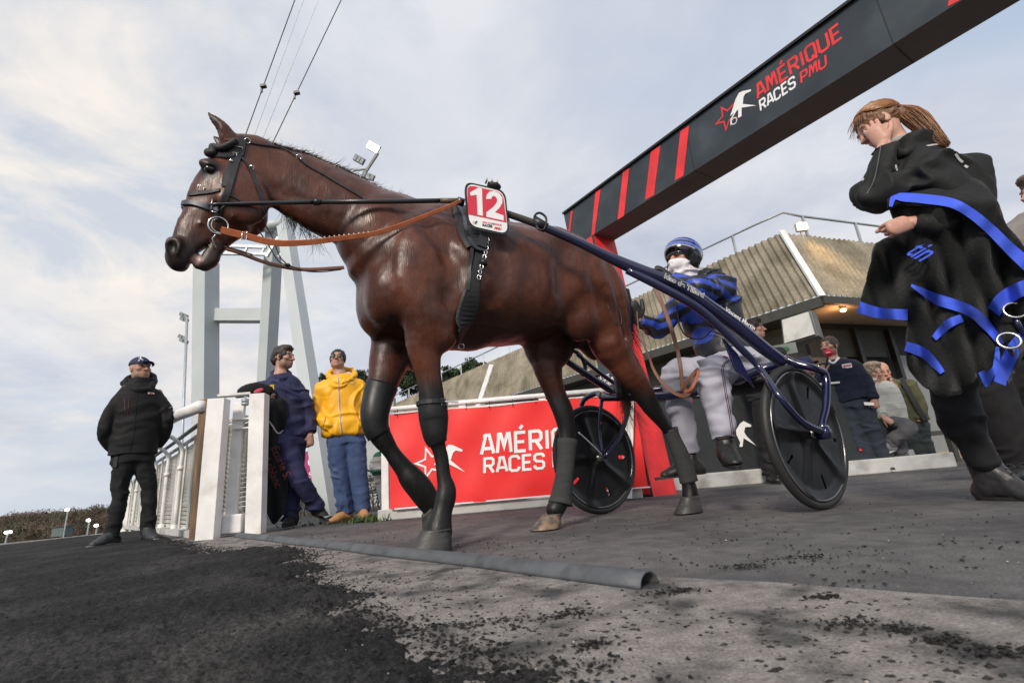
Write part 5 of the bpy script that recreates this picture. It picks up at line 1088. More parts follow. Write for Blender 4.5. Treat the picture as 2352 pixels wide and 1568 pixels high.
# lower straps
ms = empty('martingale', h2w(hx(600, 600)), 'dark leather martingale strap hanging between chin and chest', 'strap')
P = catm([h2w(hx(*p, .03)) for p in ((520, 572), (546, 580), (602, 601), (644, 612), (687, 619), (729, 619), (790, 615))], 5); mb = MB(); ribbon(mb, P, np.tile(unit(HL+Zu*.3), (len(P), 1)), .018, .006); mb.build('strap', m_tan2, ms)
mb = MB()
for ps in (((515, 566), (546, 574), (580, 585)), ((600, 500), (625, 545), (642, 588), (660, 608)), ((588, 520), (615, 560), (640, 600), (668, 611)), ((660, 608), (700, 622), (740, 624), (784, 619))): mb.tube(catm([h2w(hx(*p, .05)) for p in ps], 4), .0028, 6)
mb.build('cord', m_strap, ms, True); mb = MB(); c = h2w(hx(661, 609, .05)); mb.ell(c, (.012, .010, .008)); mb.build('knot', m_strap, ms, True)
# number plate
m_rednum = mat('red_enamel', (.66, .02, .05), .3, coat=.4, var=.05)
nc = onp(1118, 478, HP+HL*.36, HL); nn = unit(HL*.8-HB*.10+(O-nc)*.25*[1, 1, .2]+Zu*-.05); npl = lambda px, py, o=0.0: onp(px, py, nc+nn*o, nn)
num = empty('number_plate', nc, 'red and white rounded race number plate reading 12 mounted on the harness saddle', 'number plate')
def rrect(cs, r=.22, n=7):
    out = []
    for i in range(4):
        p = np.array(cs[i], float); a = p+(np.array(cs[i-1])-p)*r; b = p+(np.array(cs[(i+1) % 4])-p)*r
        for t in np.linspace(0, 1, n): out.append((1-t)**2*a+2*t*(1-t)*p+t*t*b)
    return out
cs = [(1066, 416), (1161, 437), (1171, 543), (1073, 523)]; P = [npl(*p) for p in rrect(cs)]; mb = MB(); mb.prism(P, -nn*.008); mb.build('rim', m_black, num)
cs2 = [(1071, 421), (1157, 441), (1167, 538), (1078, 518)]; P = [npl(*p, .001) for p in rrect(cs2)]; mb = MB(); mb.prism(P, nn*.002); mb.build('plate', m_white, num)
pr = [p for p in rrect([(1073, 424), (1155, 443), (1165, 512), (1075, 492)], .22) if True]
top_ = rrect([(1073, 424), (1155, 443), (1164, 511), (1075, 492)])[:14]+[np.array((1163.5, 511)), np.array((1075.5, 492))]
mb = MB(); mb.add([npl(*p, .0045) for p in top_], [tuple(range(16))]); mb.build('red_field', m_rednum, num)
z2 = lambda X, Y, o=.0052: npl(753.4+.3203*X, 385.9+.3203*Y, o)
mb = MB(); one = [(1085, 142), (1105, 146), (1110, 342), (1072, 336), (1064, 196), (1018, 196), (1017, 178)]; mb.add([z2(*p) for p in one], [(0, 1, 2, 3, 4), (0, 4, 5, 6)]) if False else mb.add([z2(*p) for p in ((1078, 141), (1104, 147), (1110, 343), (1073, 335), (1066, 192), (1022, 199), (1018, 176))], [(0, 1, 2, 3, 4), (0, 4, 5, 6)])
cl_ = [(1133, 218), (1140, 186), (1170, 170), (1205, 172), (1235, 195), (1245, 228), (1238, 262), (1212, 292), (1180, 322), (1260, 338)]; ctr = [(1152, 222), (1157, 202), (1174, 192), (1196, 193), (1214, 207), (1222, 232), (1214, 257), (1192, 282)]
outer = [(1133, 222), (1138, 192), (1158, 170), (1190, 165), (1226, 180), (1250, 212), (1250, 250), (1230, 285), (1196, 318), (1258, 340), (1261, 377), (1137, 350), (1136, 318), (1185, 280), (1208, 252), (1214, 228), (1205, 209), (1190, 200), (1176, 205), (1171, 222)]
F2_ = [(0, 1, 18, 19), (1, 2, 17, 18), (2, 3, 16, 17), (3, 4, 15, 16), (4, 5, 15), (5, 6, 14, 15), (6, 7, 13, 14), (7, 8, 13), (8, 12, 13), (8, 9, 10, 11), (8, 11, 12)]
mb.add([z2(*p) for p in outer], F2_); mb.build('numeral', m_white, num)
ux_ = unit(z2(1270, 410)-z2(1105, 383)); uy_ = unit(np.cross(nn, ux_))
ftext('small_print', "PRIX D'AMERIQUE", z2(1108, 392), ux_, uy_, nn, .0115, m_rednum, num, .0003, z=0); ftext('small_print', 'RACES', z2(1106, 414), ux_, uy_, nn, .0165, m_anth if 'm_anth' in globals() else m_black, num, .0008, z=0); ftext('small_print', 'PMU', z2(1192, 436), ux_, uy_, nn, .0165, m_rednum, num, .0008, .2, z=0)
mb = MB(); star_logo(mb, z2(1034, 404, .003), ux_*.75, uy_, nn, .021, 0, 1, False); mb.build('star_print', [m_rednum, m_black], num)
mb = MB(); c = npl(1136, 426); mb.ell(c-nn*.01, (.035, .03, .018), (ux_, nn, uy_)); mb.box(c-nn*.02+uy_*.012-ux_*.01, (.045, .03, .014), (ux_, nn, uy_)); mb.build('camera_clip', m_rubber, num, True)
mb = MB()
for k in range(3): mb.box(npl(1117+12*k, 417+2.5*k)+uy_*.004, (.008, .04, .012), (ux_, nn, uy_))
mb.build('clip_stripes', mat('light_tape', (.6, .55, .5), .5), num)  # pale stripes across the top of the dark camera clip
mb = MB(); mb.tube([npl(1120, 470, -.01), npl(1112, 500, -.12)], .012, 8); mb.build('bracket', m_black, num, True)
# tan side rein
rr_ = empty('side_rein', h2w(hx(700, 555, .2)), 'tan leather side rein with white studs running from the bit ring to the saddle', 'rein')
ra = bc+HL*.02; rb = h2w(hx(1056, 462, .30)); nrein = np.cross(rb-ra, Zu)
pts = [(508, 528), (530, 534), (560, 541), (602, 552), (630, 557), (658, 559), (715, 556), (771, 549), (815, 543), (857, 537), (895, 526), (930, 514), (978, 495), (1026, 476), (1058, 461)]
P = catm([onp(*p, ra, nrein) for p in pts], 4); mb = MB(); wn = unit(O-P.mean(0)); ribbon(mb, P, np.tile(wn, (len(P), 1)), [.030, .030, .028, .026, .024, .022, .022, .020, .018, .016], .005); mb.build('strap', m_tan, rr_)
mb = MB()
for t in np.linspace(0, 1, 17): c = onp(668+(846-668)*t, 556.5+(536-556.5)*t-3, ra, nrein)+wn*.004; mb.ell(c, (.0032, .0032, .0032), nu=8, nv=6)
mb.build('studs', m_white, rr_, True); mb = MB(); c = onp(562, 541, ra, nrein)+wn*.006; u = unit(rb-ra); mb.tube([c+u*a*.009+Zu*b*.018 for a, b in ((-1, -1), (1, -1), (1, 1), (-1, 1))], .0022, 6, True); mb.build('buckle', m_metal, rr_, True)
tick('sulky')
# ================================================================ sulky
W1 = np.array([1.44, 2.51, 0]); W2 = np.array([.50, 3.39, 0]); WR = .36; ALW = R_(33)
dw = np.array([math.cos(ALW), math.sin(ALW), 0]); nw = np.array([math.sin(ALW), -math.cos(ALW), 0])       # rearwards, outward on the camera side
sul = empty('sulky', (W1+W2)/2, 'dark navy two-wheeled racing sulky with black disc wheels hitched to the horse', 'sulky')
m_carb = mat('black_carbon', (.006, .006, .0065), .38, spec=.3, coat=.10, var=.25, vs=5); m_tyre = mat('tyre_rubber', (.022, .022, .022), .55, bump=.001, bs=160); m_rim = mat('satin_rim', (.22, .22, .22), .25, .8)
def wheel(c, a0):
    c = c+Zu*WR; nr_, nt_ = 26, 180; rr = np.linspace(.03, .318, nr_); V = []; F = []
    def inslot(r, t):
        for k in range(5):
            a = a0+2*math.pi*(k+.5)/5; da = (t-a+math.pi) % (2*math.pi)-math.pi
            x = (r-.235)/.034; y = da*r/.010
            if x*x*x*x+y*y < 1: return True
        return False
    for sd in (1, -1):
        o = len(V)
        for r in rr:
            for i in range(nt_):
                t = 2*math.pi*i/nt_; sp = 0
                for k in range(5):
                    a = a0+2*math.pi*k/5; da = (t-a+math.pi) % (2*math.pi)-math.pi; wdt = .022+.03*((r-.05)/.27)**3
                    sp = max(sp, math.exp(-(da*r/wdt)**2))
                h = .006+.016*sp*(1-.35*(r/.32))+.018*math.exp(-((r-.03)/.04)**2)+.012*sm01(r, .27, .318)
                V.append(c+nw*(h*sd)+r*(math.cos(t)*dw+math.sin(t)*Zu))
        for j in range(nr_-1):
            for i in range(nt_):
                tm = 2*math.pi*(i+.5)/nt_
                if inslot((rr[j]+rr[j+1])/2, tm): continue
                a, b = o+j*nt_+i, o+j*nt_+(i+1) % nt_; F.append((a, b, b+nt_, a+nt_))
    disc = mk('wheel_disc', V, F, m_carb, sul)
    mb = MB(); T = [c+(.340)*(math.cos(t)*dw+math.sin(t)*Zu) for t in np.linspace(0, 2*math.pi, 96, endpoint=False)]; mb.tube(T, .0205, 14, True); mb.build('tyre', m_tyre, sul, True)
    for sd in (1, -1):
        mb = MB(); T = [c+nw*.0165*sd+(.318)*(math.cos(t)*dw+math.sin(t)*Zu) for t in np.linspace(0, 2*math.pi, 96, endpoint=False)]; mb.tube(T, .0055, 8, True); mb.build('rim', m_rim, sul, True)
    mb = MB(); mb.tube([c-nw*.05, c+nw*.05], .026, 18); mb.tube([c-nw*.068, c+nw*.068], .012, 12); mb.build('hub', m_rim, sul, True)
wheel(W1, R_(100)); wheel(W2, R_(35))
sa = h2w(hx(1160, 488, .34)); sb = onp(1800, 824, W1+nw*.0-dw*0, nw)
nsh = np.cross((sb-sa)*[1, 1, 0], Zu); shp = lambda px, py, o=0.0: onp(px, py, sa, nsh)+unit(nsh)*o
if (O-sa)@nsh < 0: nsh = -nsh
def tubep(name, pts, r, m=m_navy, seg=14, sub=4, par=sul, flatn=None):
    P = np.array(pts); r = np.full(len(P), r) if np.isscalar(r) else np.array(r, float); A = catm(np.column_stack([P, r]), sub) if len(P) > 2 else np.column_stack([P, r]); mb = MB(); mb.tube(A[:, :3], A[:, 3], seg); return mb.build(name, m, par, True)
tubep('shaft', [shp(1150, 486), shp(1200, 503), shp(1234, 515)], [.017, .018, .019], mat('taped_grip', (.05, .045, .04), .4))
tubep('shaft', [shp(1225, 511), shp(1330, 557), shp(1400, 591), shp(1470, 622), shp(1561, 658), shp(1628, 704), shp(1695, 752), shp(1755, 800), shp(1800, 832)], [.020, .023, .027, .034, .035, .036, .036, .034, .030])
hubo = W1+Zu*WR+nw*.085
tp = lambda px, py, t: shp(px, py, .035*t)
tubep('strut', [tp(1440, 620, 0), tp(1499, 655, .6), tp(1561, 692, 1), tp(1606, 722, 1), tp(1650, 762, 1), tp(1695, 808, 1), tp(1735, 850, 1.0), onp(1790, 910, hubo, nw), onp(1842, 968, hubo, nw), hubo], [.020, .022, .022, .021, .020, .018, .016, .015, .016, .020])
rear = W1+dw*.10; top1 = onp(1828, 824, W1+nw*.02, nw)
tubep('fork', [onp(1800, 822, W1-nw*.02, nw), onp(1832, 836, W1+nw*.03, nw), onp(1868, 845, hubo, nw), onp(1891, 855, hubo, nw), onp(1898, 882, hubo, nw), onp(1897, 935, hubo, nw), onp(1888, 975, hubo, nw), hubo+Zu*.0], [.020, .020, .019, .020, .020, .018, .016, .018])
mb = MB(); mb.tube([hubo-nw*.03, hubo+nw*.022], .034, 18); mb.ell(hubo+nw*.02, (.03, .03, .012), (dw, Zu, nw)); mb.build('hub_clamp', m_navy, sul, True)
# inner side of the near wheel and cross frame
hubi = W1+Zu*WR-nw*.07; xb1 = onp(1800, 830, W1-nw*.10, nw); hb2 = W2+Zu*WR+nw*.07; hb2o = W2+Zu*WR-nw*.085
tubep('fork', [xb1, xb1*.5+hubi*.5+dw*.02, hubi], .014)
lift2 = xb1[2]; farx = W2+nw*.12+Zu*(lift2-.02)+dw*.02; tubep('axle_bar', [xb1, (xb1+farx)/2-Zu*.08, farx], .026)
tubep('fork', [farx, W2+nw*.03+Zu*(.80)+dw*.05, W2-nw*.08+Zu*.74, hb2o+dw*.02+Zu*.15, hb2o], [.020, .020, .018, .015, .016]); tubep('fork', [farx, hb2+Zu*.2, hb2], .013)
cf = W2+nw*.09; fp = lambda px, py: onp(px, py, cf, nw)
tubep('fork', [fp(1420, 890), fp(1440, 918), fp(1438, 960), fp(1420, 1008), hb2+nw*.02], [.030, .028, .018, .015, .016]); tubep('spoke_strut', [fp(1328, 992), fp(1358, 1020), hb2+nw*.01], .006, m_metal)
tubep('shaft', [fp(1240, 790), fp(1294, 824), fp(1350, 862), fp(1412, 902)], [.020, .022, .024, .026]); tubep('shaft', [fp(1325, 812), fp(1370, 850), fp(1420, 886)], .015)
tubep('foot_loop', [fp(1300, 806), fp(1318, 806), fp(1334, 818), fp(1344, 842), fp(1338, 862)], .014, m_strap)
# far shaft forward to the horse's other side
fa = h2w(hx(1160, 488, -.34)); tubep('shaft', [fa, (fa*2+fp(1240, 790))/3+Zu*.02, fp(1240, 790)], [.017, .019, .020])
# seat
ctr = (W1+W2)/2; st = onp(1705, 862, ctr+nw*.10, (0, 1, 0)); st = (xb1+farx)/2*[1, 1, 0]+Zu*.70; st = onp(1712, 858, W1-nw*.42, nw)
mb = MB(); mb.ell(st, (.17, .21, .045), (dw, nw, Zu), 24, 10); mb.build('seat', m_navy, sul, True); mb = MB(); mb.ell(st-Zu*.07, (.15, .18, .06), (dw, nw, Zu), 20, 8); mb.build('seat_net', m_rubber, sul, True)
tubep('seat_post', [st-Zu*.03, (xb1+farx)/2-Zu*.08], .02); tubep('seat_post', [st+nw*.15, xb1], .018); tubep('seat_post', [st-nw*.15, farx], .018)
pl4 = [shp(1660, 775, .0), shp(1695, 812, .0), shp(1735, 890, .0), shp(1718, 872, .0), shp(1690, 850, 0)]; mb = MB(); mb.prism(pl4, unit(nsh)*-.012); bevel(mb.build('gusset', m_navy, sul), .003)
# cable loop by the driver
tubep('brake_cable', [shp(1562, 690, -.03), shp(1570, 730, -.05), shp(1590, 762, -.06), shp(1625, 770, -.06), shp(1650, 750, -.05)], .004, m_black)
tubep('shaft_hook', [shp(1228, 514, .0), shp(1226, 500, .02), shp(1238, 494, .02), shp(1252, 506, .02), shp(1248, 530, .02), shp(1236, 532, .02), shp(1230, 520, .01)], .006, m_black)
mb = MB(); mb.tube([shp(1225, 506), shp(1255, 524)], .026, 12); mb.build('shaft_clamp', m_black, sul, True)
def shtext(name, body, pa, pb_, size, bold, m, o):
    a = shp(*pa, o); b = shp(*pb_, o); ux = unit(b-a); uy = unit(np.cross(unit(nsh), ux)); uy = uy if uy[2] > 0 else -uy; return ftext(name, body, a, ux, uy, unit(nsh), size, m, sul, bold, z=0)
shtext('lettering', 'Idao de Tillard', (1516, 644), (1622, 698), .040, .0016, m_white, .0375); shtext('lettering', 'Idao de Tillard', (1516, 644), (1622, 698), .040, -.0003, m_navy, .0385); shtext('lettering', 'Vincent Martin', (1655, 718), (1735, 772), .031, .0005, m_white, .0375)
tick('people')
from mathutils.geometry import delaunay_2d_cdt
m_skin = mat('skin', (.5, .3, .22), .5, attr=True, var=.07, vs=30, spec=.4)
m_skin.node_tree.nodes['Principled BSDF'].inputs['Subsurface Weight'].default_value = .08; m_skin.node_tree.nodes['Principled BSDF'].inputs['Subsurface Radius'].default_value = (.012, .004, .002)
def cloth_mat(n, c, r=.8, var=.10, bump=.0012, bs=220, **k): return mat(n, c, r, var=var, vs=7, bump=bump, bs=bs, sheen=k.pop('sheen', .03), spec=k.pop('spec', .3), **k)
m_shoeblk = mat('black_shoe', (.016, .016, .016), .4, var=.2)
def wrinkle(V, F, amp, s, seed, axis=None, aniso=2.2):
    Nn = normals(V, F); wp = fbm(V, 3.5, 2, seed+9); Q = V*np.array([1, 1, aniso])+wp[:, None]*.16; n = 1-np.abs(fbm(Q, s*.55, 2, seed))*2.2; n = np.maximum(n, -.2); gate = sm01(fbm(V, 2.6, 2, seed+5), -.35, .45)
    return V+Nn*(amp*1.7*(n-.3)*(.25+gate))[:, None]+Nn*(amp*.35*fbm(V, s*1.3, 2, seed+3))[:, None]
class Fig:
    def __init__(s, label, foot=None, xy=None, off=0.0, name='person', group=None):
        A = gp(*foot) if foot is not None else np.array([*xy, 0.]); s.A = A; s.nh = unit(A*[1, 1, 0]); s.rx = np.cross(s.nh, Zu)
        s.o = empty(name, A, label, 'person', group)
        d_ = A+Zu*.9-O; X0 = 1176+FPX*(d_@RT)/(d_@FW); Y0 = 784-FPX*(d_@UP)/(d_@FW); s.px = np.linalg.norm(s.P(X0+1, Y0)-s.P(X0, Y0))
    def P(s, x, y, off=0.0): return onp(x, y, s.A+s.nh*off, s.nh)
    def pts(s, L): return [s.P(*p) for p in L]
    def F(s, P, pad, res): P = np.array(P); return Field(P.min(0)-pad, P.max(0)+pad, res)
    def basis(s, yaw, pitch=0, roll=0):
        y = R_(yaw); f = math.cos(y)*-s.nh+math.sin(y)*s.rx; r = np.cross(f, Zu); p = R_(pitch); f2 = f*math.cos(p)+Zu*math.sin(p); u = np.cross(r, f2); q = R_(roll)
        r2 = r*math.cos(q)+u*math.sin(q); u2 = -r*math.sin(q)+u*math.cos(q); return np.array([r2, f2, u2])      # right, forward, up
def headprims(H_, c, B, k=1.0, neck=None, female=False):
    W_ = lambda x, y, z: c+(B[0]*x+B[1]*y+B[2]*z)*k; E_ = lambda p, r, kk=.01, op='add': H_.ell(W_(*p), np.array(r)*k, B, kk*k, op)
    E_((0, -.015, .030), (.074, .095, .088), .01); E_((0, .022, -.040), (.057, .062, .072), .03); E_((0, .060, -.095), (.024, .022, .018), .03)
    E_((0, .030, -.070), (.045, .050, .035), .03)
    H_.chain([W_(0, .084, .016), W_(0, .100, -.012), W_(0, .110, -.030)], np.array([.008, .010, .013])*k, 1, k=.012*k, sub=2)
    for sg in (-1, 1):
        E_((sg*.014, .096, -.032), (.010, .011, .008), .010); E_((sg*.032, .078, .028), (.022, .012, .009), .014); E_((sg*.046, .060, -.018), (.020, .020, .018), .02)
        E_((sg*.032, .098, .006), (.017, .016, .012), .012, 'cut'); E_((sg*.032, .079, .006), (.0145, .0125, .0115), .002)
        E_((sg*.076, -.006, -.008), (.008, .020, .032), .008); E_((sg*.084, .002, -.008), (.006, .010, .018), .004, 'cut')
        E_((sg*.049, .018, -.068), (.014, .030, .025), .03)
    E_((0, .087, -.058), (.024, .012, .0065), .006); E_((0, .085, -.070), (.021, .012, .007), .005); E_((0, .103, -.0635), (.026, .010, .0016), .002, 'cut')
    nk = neck if neck is not None else W_(0, -.035, -.20)
    H_.chain([W_(0, -.022, -.045), (W_(0, -.022, -.045)+nk)/2, nk], np.array([.052, .054, .060])*k*(.88 if female else 1.), 1, k=.03)
def facecol(V, c, B, k, skin, hair=(.03, .02, .015), beard=0.0, brow=None, lips=(.38, .13, .11)):
    L_ = (V-c)@B.T/k; x, y, z = L_.T; C_ = np.tile(np.array(skin, float), (len(V), 1)); n_ = fbm(V, 40, 2, 3)
    C_ *= (1+.08*n_)[:, None]; red = np.exp(-((np.abs(x)-.045)**2+(z+.02)**2)/.0009)*(y > .03)+1.2*np.exp(-(x**2+(z+.03)**2)/.0003)*(y > .09)
    C_ = C_*(1-np.clip(red, 0, 1)[:, None]*np.array([.0, .22, .22])*.4)
    if beard > 0:
        bm_ = ((y > -.01) & (z < -.035+.10*np.maximum(0, np.abs(x)-.045)*8) & (z > -.125))*(1-np.exp(-((x/.030)**2+((z+.062)/.012)**2)))*(1-sm01(z, -.045, -.030)*(np.abs(x) < .05)); C_ = C_*(1-bm_[:, None]*beard)+np.array(hair)*bm_[:, None]*beard
    lp = np.exp(-((x/.026)**4+((z+.064)/.011)**4))*(y > .075); C_ = C_*(1-lp[:, None]*.8)+np.array(lips)*lp[:, None]*.8
    b = brow if brow is not None else hair
    bw = (np.abs(np.abs(x)-.034) < .020)*(np.abs(z-(.031-6*(np.abs(x)-.034)**2)) < .0048)*(y > .06); C_[bw > 0] = np.array(b)*1.2
    d = np.hypot((np.abs(x)-.032)/.0135, (z-.006)/.0062); m_ = (d < 1)*(y > .07); C_[m_ > 0] = (.15, .11, .10)
    d = np.hypot(np.abs(x)-.032, z-.006); m_ = (d < .0068)*(y > .07); C_[m_ > 0] = (.02, .014, .01)
    m_ = (np.abs(np.abs(x)-.032) < .017)*(np.abs(z-.0145) < .0022)*(y > .068); C_[m_ > 0] = np.array(b)*.8+.01
    return C_
def hairfield(fig, c, B, k, m, style='short', name='hair', seed=1, parent=None):
    W_ = lambda x, y, z: c+(B[0]*x+B[1]*y+B[2]*z)*k; H_ = fig.F([c], .17*k, .0045)
    H_.ell(W_(0, -.022, .036), np.array((.082, .101, .094))*k, B, .01)
    if style != 'bald':
        for sg in (-1, 1): H_.ell(W_(sg*.070, .012, .005), np.array((.014, .018, .035))*k, B, .012)
    if style == 'full': H_.ell(W_(0, .030, .095), np.array((.065, .060, .032))*k, B, .03); H_.ell(W_(0, -.09, -.02), np.array((.06, .03, .05))*k, B, .03)
    H_.ell(W_(0, .115, -.02), np.array((.080, .072, .092))*k, B, .010, 'cut'); H_.half(W_(0, -.05, -.075 if style == 'full' else -.060), -B[2]-B[1]*.0, .01)
    if style == 'bald': H_.ell(W_(0, .02, .14), np.array((.07, .11, .07))*k, B, .01, 'cut')
    V, F_ = H_.mesh(); Nn = normals(V, F_); L_ = (V-c)@B.T; V = V+Nn*(.006*fbm(L_*np.array([3.5, .8, 1.2]), 34, 3, seed)+(.005*fbm(L_, 18, 2, seed+2) if style == 'full' else 0))[:, None]
    return mk(name, V, F_, m, parent or fig.o)
def handmesh(w, d, n, side, curl=(.5, .5, .5, .5, .4), k=1.0, spread=.12, res=.0035, thumb_out=.7, grow=0.0):
    """w wrist, d direction of the palm, n back-of-hand normal, side +1 if the thumb lies towards cross(d, n)"""
    d = unit(d); n = unit(n-d*(n@d)); t = np.cross(d, n)*side; H_ = Field(w-.21*k, w+.21*k, res)
    H_.chain([w-d*.03*k, w+d*.03*k, w+d*.080*k], np.array([.024, .033, .036])*k+grow, .52, n, k=.012, sub=3)
    for j, (o, L_, r) in enumerate(((.027, .075, .0092), (.009, .084, .0096), (-.010, .078, .0090), (-.027, .062, .0080))):
        p = w+d*.083*k+t*o*k; a = curl[j]; dd = unit(d+t*o*spread*25*.35); P = [w+d*.05*k+t*o*.9*k, p]; ang = 0
        for q_, f in enumerate((.45, .32, .23)):
            ang += a*(1.0 if q_ == 0 else 1.15); v = dd*math.cos(ang)-n*math.sin(ang); P.append(P[-1]+v*L_*f*k)
        H_.chain(P, np.array([r*.95, r*.98, r*.90, r*.88, r*.72])*k+grow, 1, n, k=.0025, sub=2)
    a = curl[4]; b0 = w+d*.022*k+t*.022*k-n*.006*k; v1 = unit(t*thumb_out+d*.75-n*.35); v2 = unit(v1+d*.5-n*a*.8-t*a*.4); H_.chain([b0, b0+v1*.040*k, b0+v1*.040*k+v2*.032*k, b0+v1*.040*k+v2*.056*k], np.array([.016, .0125, .0110, .0085])*k+grow, 1, n, k=.010, sub=2)
    return H_.mesh()
def body(fig, hc, B, k, skin, arms=(), legs=(), torso=(), hands=(), res=.0065, female=False, neck=None, **fc):
    allp = [hc]+[p for a in list(arms)+list(legs)+[torso] for p in a]
    H_ = fig.F(allp, .16, res)
    if len(torso) > 1: H_.chain(torso, .068, 1.1, fig.nh, k=.03)
    for a in arms: H_.chain(a, np.linspace(.028, .022, len(a)), 1, fig.nh, k=.03, sub=2)
    for l in legs: H_.chain(l, np.linspace(.055, .032, len(l)), 1, fig.nh, k=.03, sub=2)
    headprims(H_, hc, B, k, neck if neck is not None else (torso[0] if len(torso) else None), female)
    V, F_ = H_.mesh(); V = smooth_mesh(V, F_, 1, .3); C_ = facecol(V, hc, B, k, skin, **fc); Vs, Fs, Cs = [V], [F_], [C_]; n = len(V)
    far = np.linalg.norm(V-hc, axis=1) > .20*k; C_[far] = np.array(skin)
    for h in hands:
        v, f = h; Vs.append(v); Fs.append(f+n); n += len(v); c_ = np.tile(np.array(skin, float), (len(v), 1)); c_ *= (1+.10*fbm(v, 60, 2, 5))[:, None]; c_[:, 1:] *= .93; Cs.append(c_)
    return mk('body', np.vstack(Vs), np.vstack(Fs), m_skin, fig.o, True, np.vstack(Cs))
def garment(fig, name, m, chains, amp=.006, s=9, seed=1, res=.008, colf=None, aniso=2.2, par=None, cuts=(), sm=1, label=None):
    """chains: (points, radii, q, flat_start, flat_end[, k])"""
    P = [p for c in chains for p in c[0]]; rmax = max(np.max(c[1]) for c in chains); H_ = fig.F(P, rmax*1.25+.03, res)
    for c in chains:
        if len(c) > 5 and c[5] == 'cut': continue
        dk = (c[3] and c[4]) or (not c[3] and not c[4] and np.max(c[1]) > .135); H_.chain(c[0], c[1], c[2], fig.nh, k=(c[5] if len(c) > 5 else .05), flat=(c[3], c[4]), disc=dk)
    for c in cuts:
        if c[0] == 'half': H_.half(c[1], c[2], .01)
        else: H_.chain(c[1], c[2], 1, fig.nh, k=.01, op='cut')
    V, F_ = H_.mesh(); V = smooth_mesh(V, F_, sm, .5); V = wrinkle(V, F_, amp, s, seed, aniso=aniso)
    cols = colf(V) if colf else None
    return mk(name, V, F_, m, par or fig.o, True, cols, label)
def shoe(fig, ank, toe, m, L_=.27, r=.042, sole=(.02, .02, .02), up=.09, name='shoe', ground=True, laces=None, tilt=0.0, solem=None, par=None):
    """ank: ankle point; toe: direction"""
    d = unit(toe); z0 = ank[2]-up; s_ = unit(np.cross(Zu, d)); H_ = fig.F([ank, ank+d*L_*.75, ank-d*.08], max(.11, up+.03), .0055)
    heel = ank-d*.035+Zu*(-up+.036); ball = ank+d*L_*.46+Zu*(-up+.030); tip = ank+d*L_*.66+Zu*(-up+.024)
    H_.chain([ank+Zu*(.045 if up < .13 else .09), ank-Zu*up*.4, heel], [r*1.05, r*1.05, .038], 1, s_, k=.02, flat=(True, False)); H_.chain([heel, (heel+ball)/2+Zu*.012, ball, tip], [.037, .040, .036, .026], [.9, .95, 1.25, 1.2], s_, k=.03)
    H_.chain([ank-Zu*.02, (ank+ball)/2+Zu*.004, ball], [r, .036, .030], 1, s_, k=.03); H_.half(ank-Zu*up, (0, 0, -1))
    V, F_ = H_.mesh(); V = smooth_mesh(V, F_, 1); V = V+normals(V, F_)*(.0016*fbm(V, 45, 2, 4))[:, None]
    if tilt: 
        c, q_ = math.cos(tilt), math.sin(tilt); W_ = V-ank; a = W_@d; b = W_@Zu; V = ank+(W_-np.outer(a, d)-np.outer(b, Zu))+np.outer(a*c-b*q_, d)+np.outer(a*q_+b*c, Zu)
    o = mk(name, V, F_, m, par or fig.o)
    mb = MB(); n = 26; R0 = []
    for i in range(n):
        a = 2*math.pi*i/n; x = math.cos(a); y = math.sin(a); fx = (L_*.78+.03 if x > 0 else .075); wy = .043 if x > 0 else .036; R0.append((x*fx, y*wy*(1-.15*max(0, x)**3)))
    V2 = []
    for zz in (0, .018):
        for x, y in R0: W_ = np.array([x, y, -up-.002+zz]); 
        for x, y in R0:
            if tilt: V2.append(ank+d*(x*math.cos(tilt)-(-up-.002+zz)*math.sin(tilt))+s_*y+Zu*(x*math.sin(tilt)+(-up-.002+zz)*math.cos(tilt)))
            else: V2.append(ank+d*x+s_*y+Zu*(-up-.002+zz))
    mb.add(V2, [tuple(range(n-1, -1, -1)), tuple(range(n, 2*n))]+[(i, (i+1) % n, n+(i+1) % n, n+i) for i in range(n)]); mb.build('sole', solem or mat('sole', sole, .7), o)
    if laces:
        mb = MB()
        for k in range(4):
            c = ank+d*(.02+.027*k)+Zu*(-.018-.012*k); mb.tube([c+s_*.018, c+Zu*.010+d*.006, c-s_*.018], .0028, 5)
        mb.build('laces', laces, o, True)
    return o
def sheet(outline, depthf, sp=12, seed=0):
    """closed px outline -> triangulated cloth; depthf(x, y) -> world point"""
    O2 = resamp(np.array(list(outline)+[outline[0]]), max(12, int(sum(np.linalg.norm(np.diff(np.array(list(outline)+[outline[0]]), axis=0), axis=1))/sp)))[:-1]
    xs, ys = O2[:, 0], O2[:, 1]; G = np.array([(x+((j % 2)*sp/2), y) for j, y in enumerate(np.arange(ys.min(), ys.max(), sp*.87)) for x in np.arange(xs.min(), xs.max(), sp)])
    G = G[inpoly(G, [tuple(p) for p in O2])]; G = G[dpoly(G, [tuple(p) for p in O2]+[tuple(O2[0])]) > sp*.45]; n = len(O2)
    vs, es, fs, _, _, _ = delaunay_2d_cdt([Vector(p) for p in np.vstack([O2, G])], [(i, (i+1) % n) for i in range(n)], [], 1, 1e-4)
    return np.array([depthf(v[0], v[1]) for v in vs]), [tuple(f) for f in fs]
def solid(o, t): m_ = o.modifiers.new('thick', 'SOLIDIFY'); m_.thickness = t; m_.offset = 0; return o
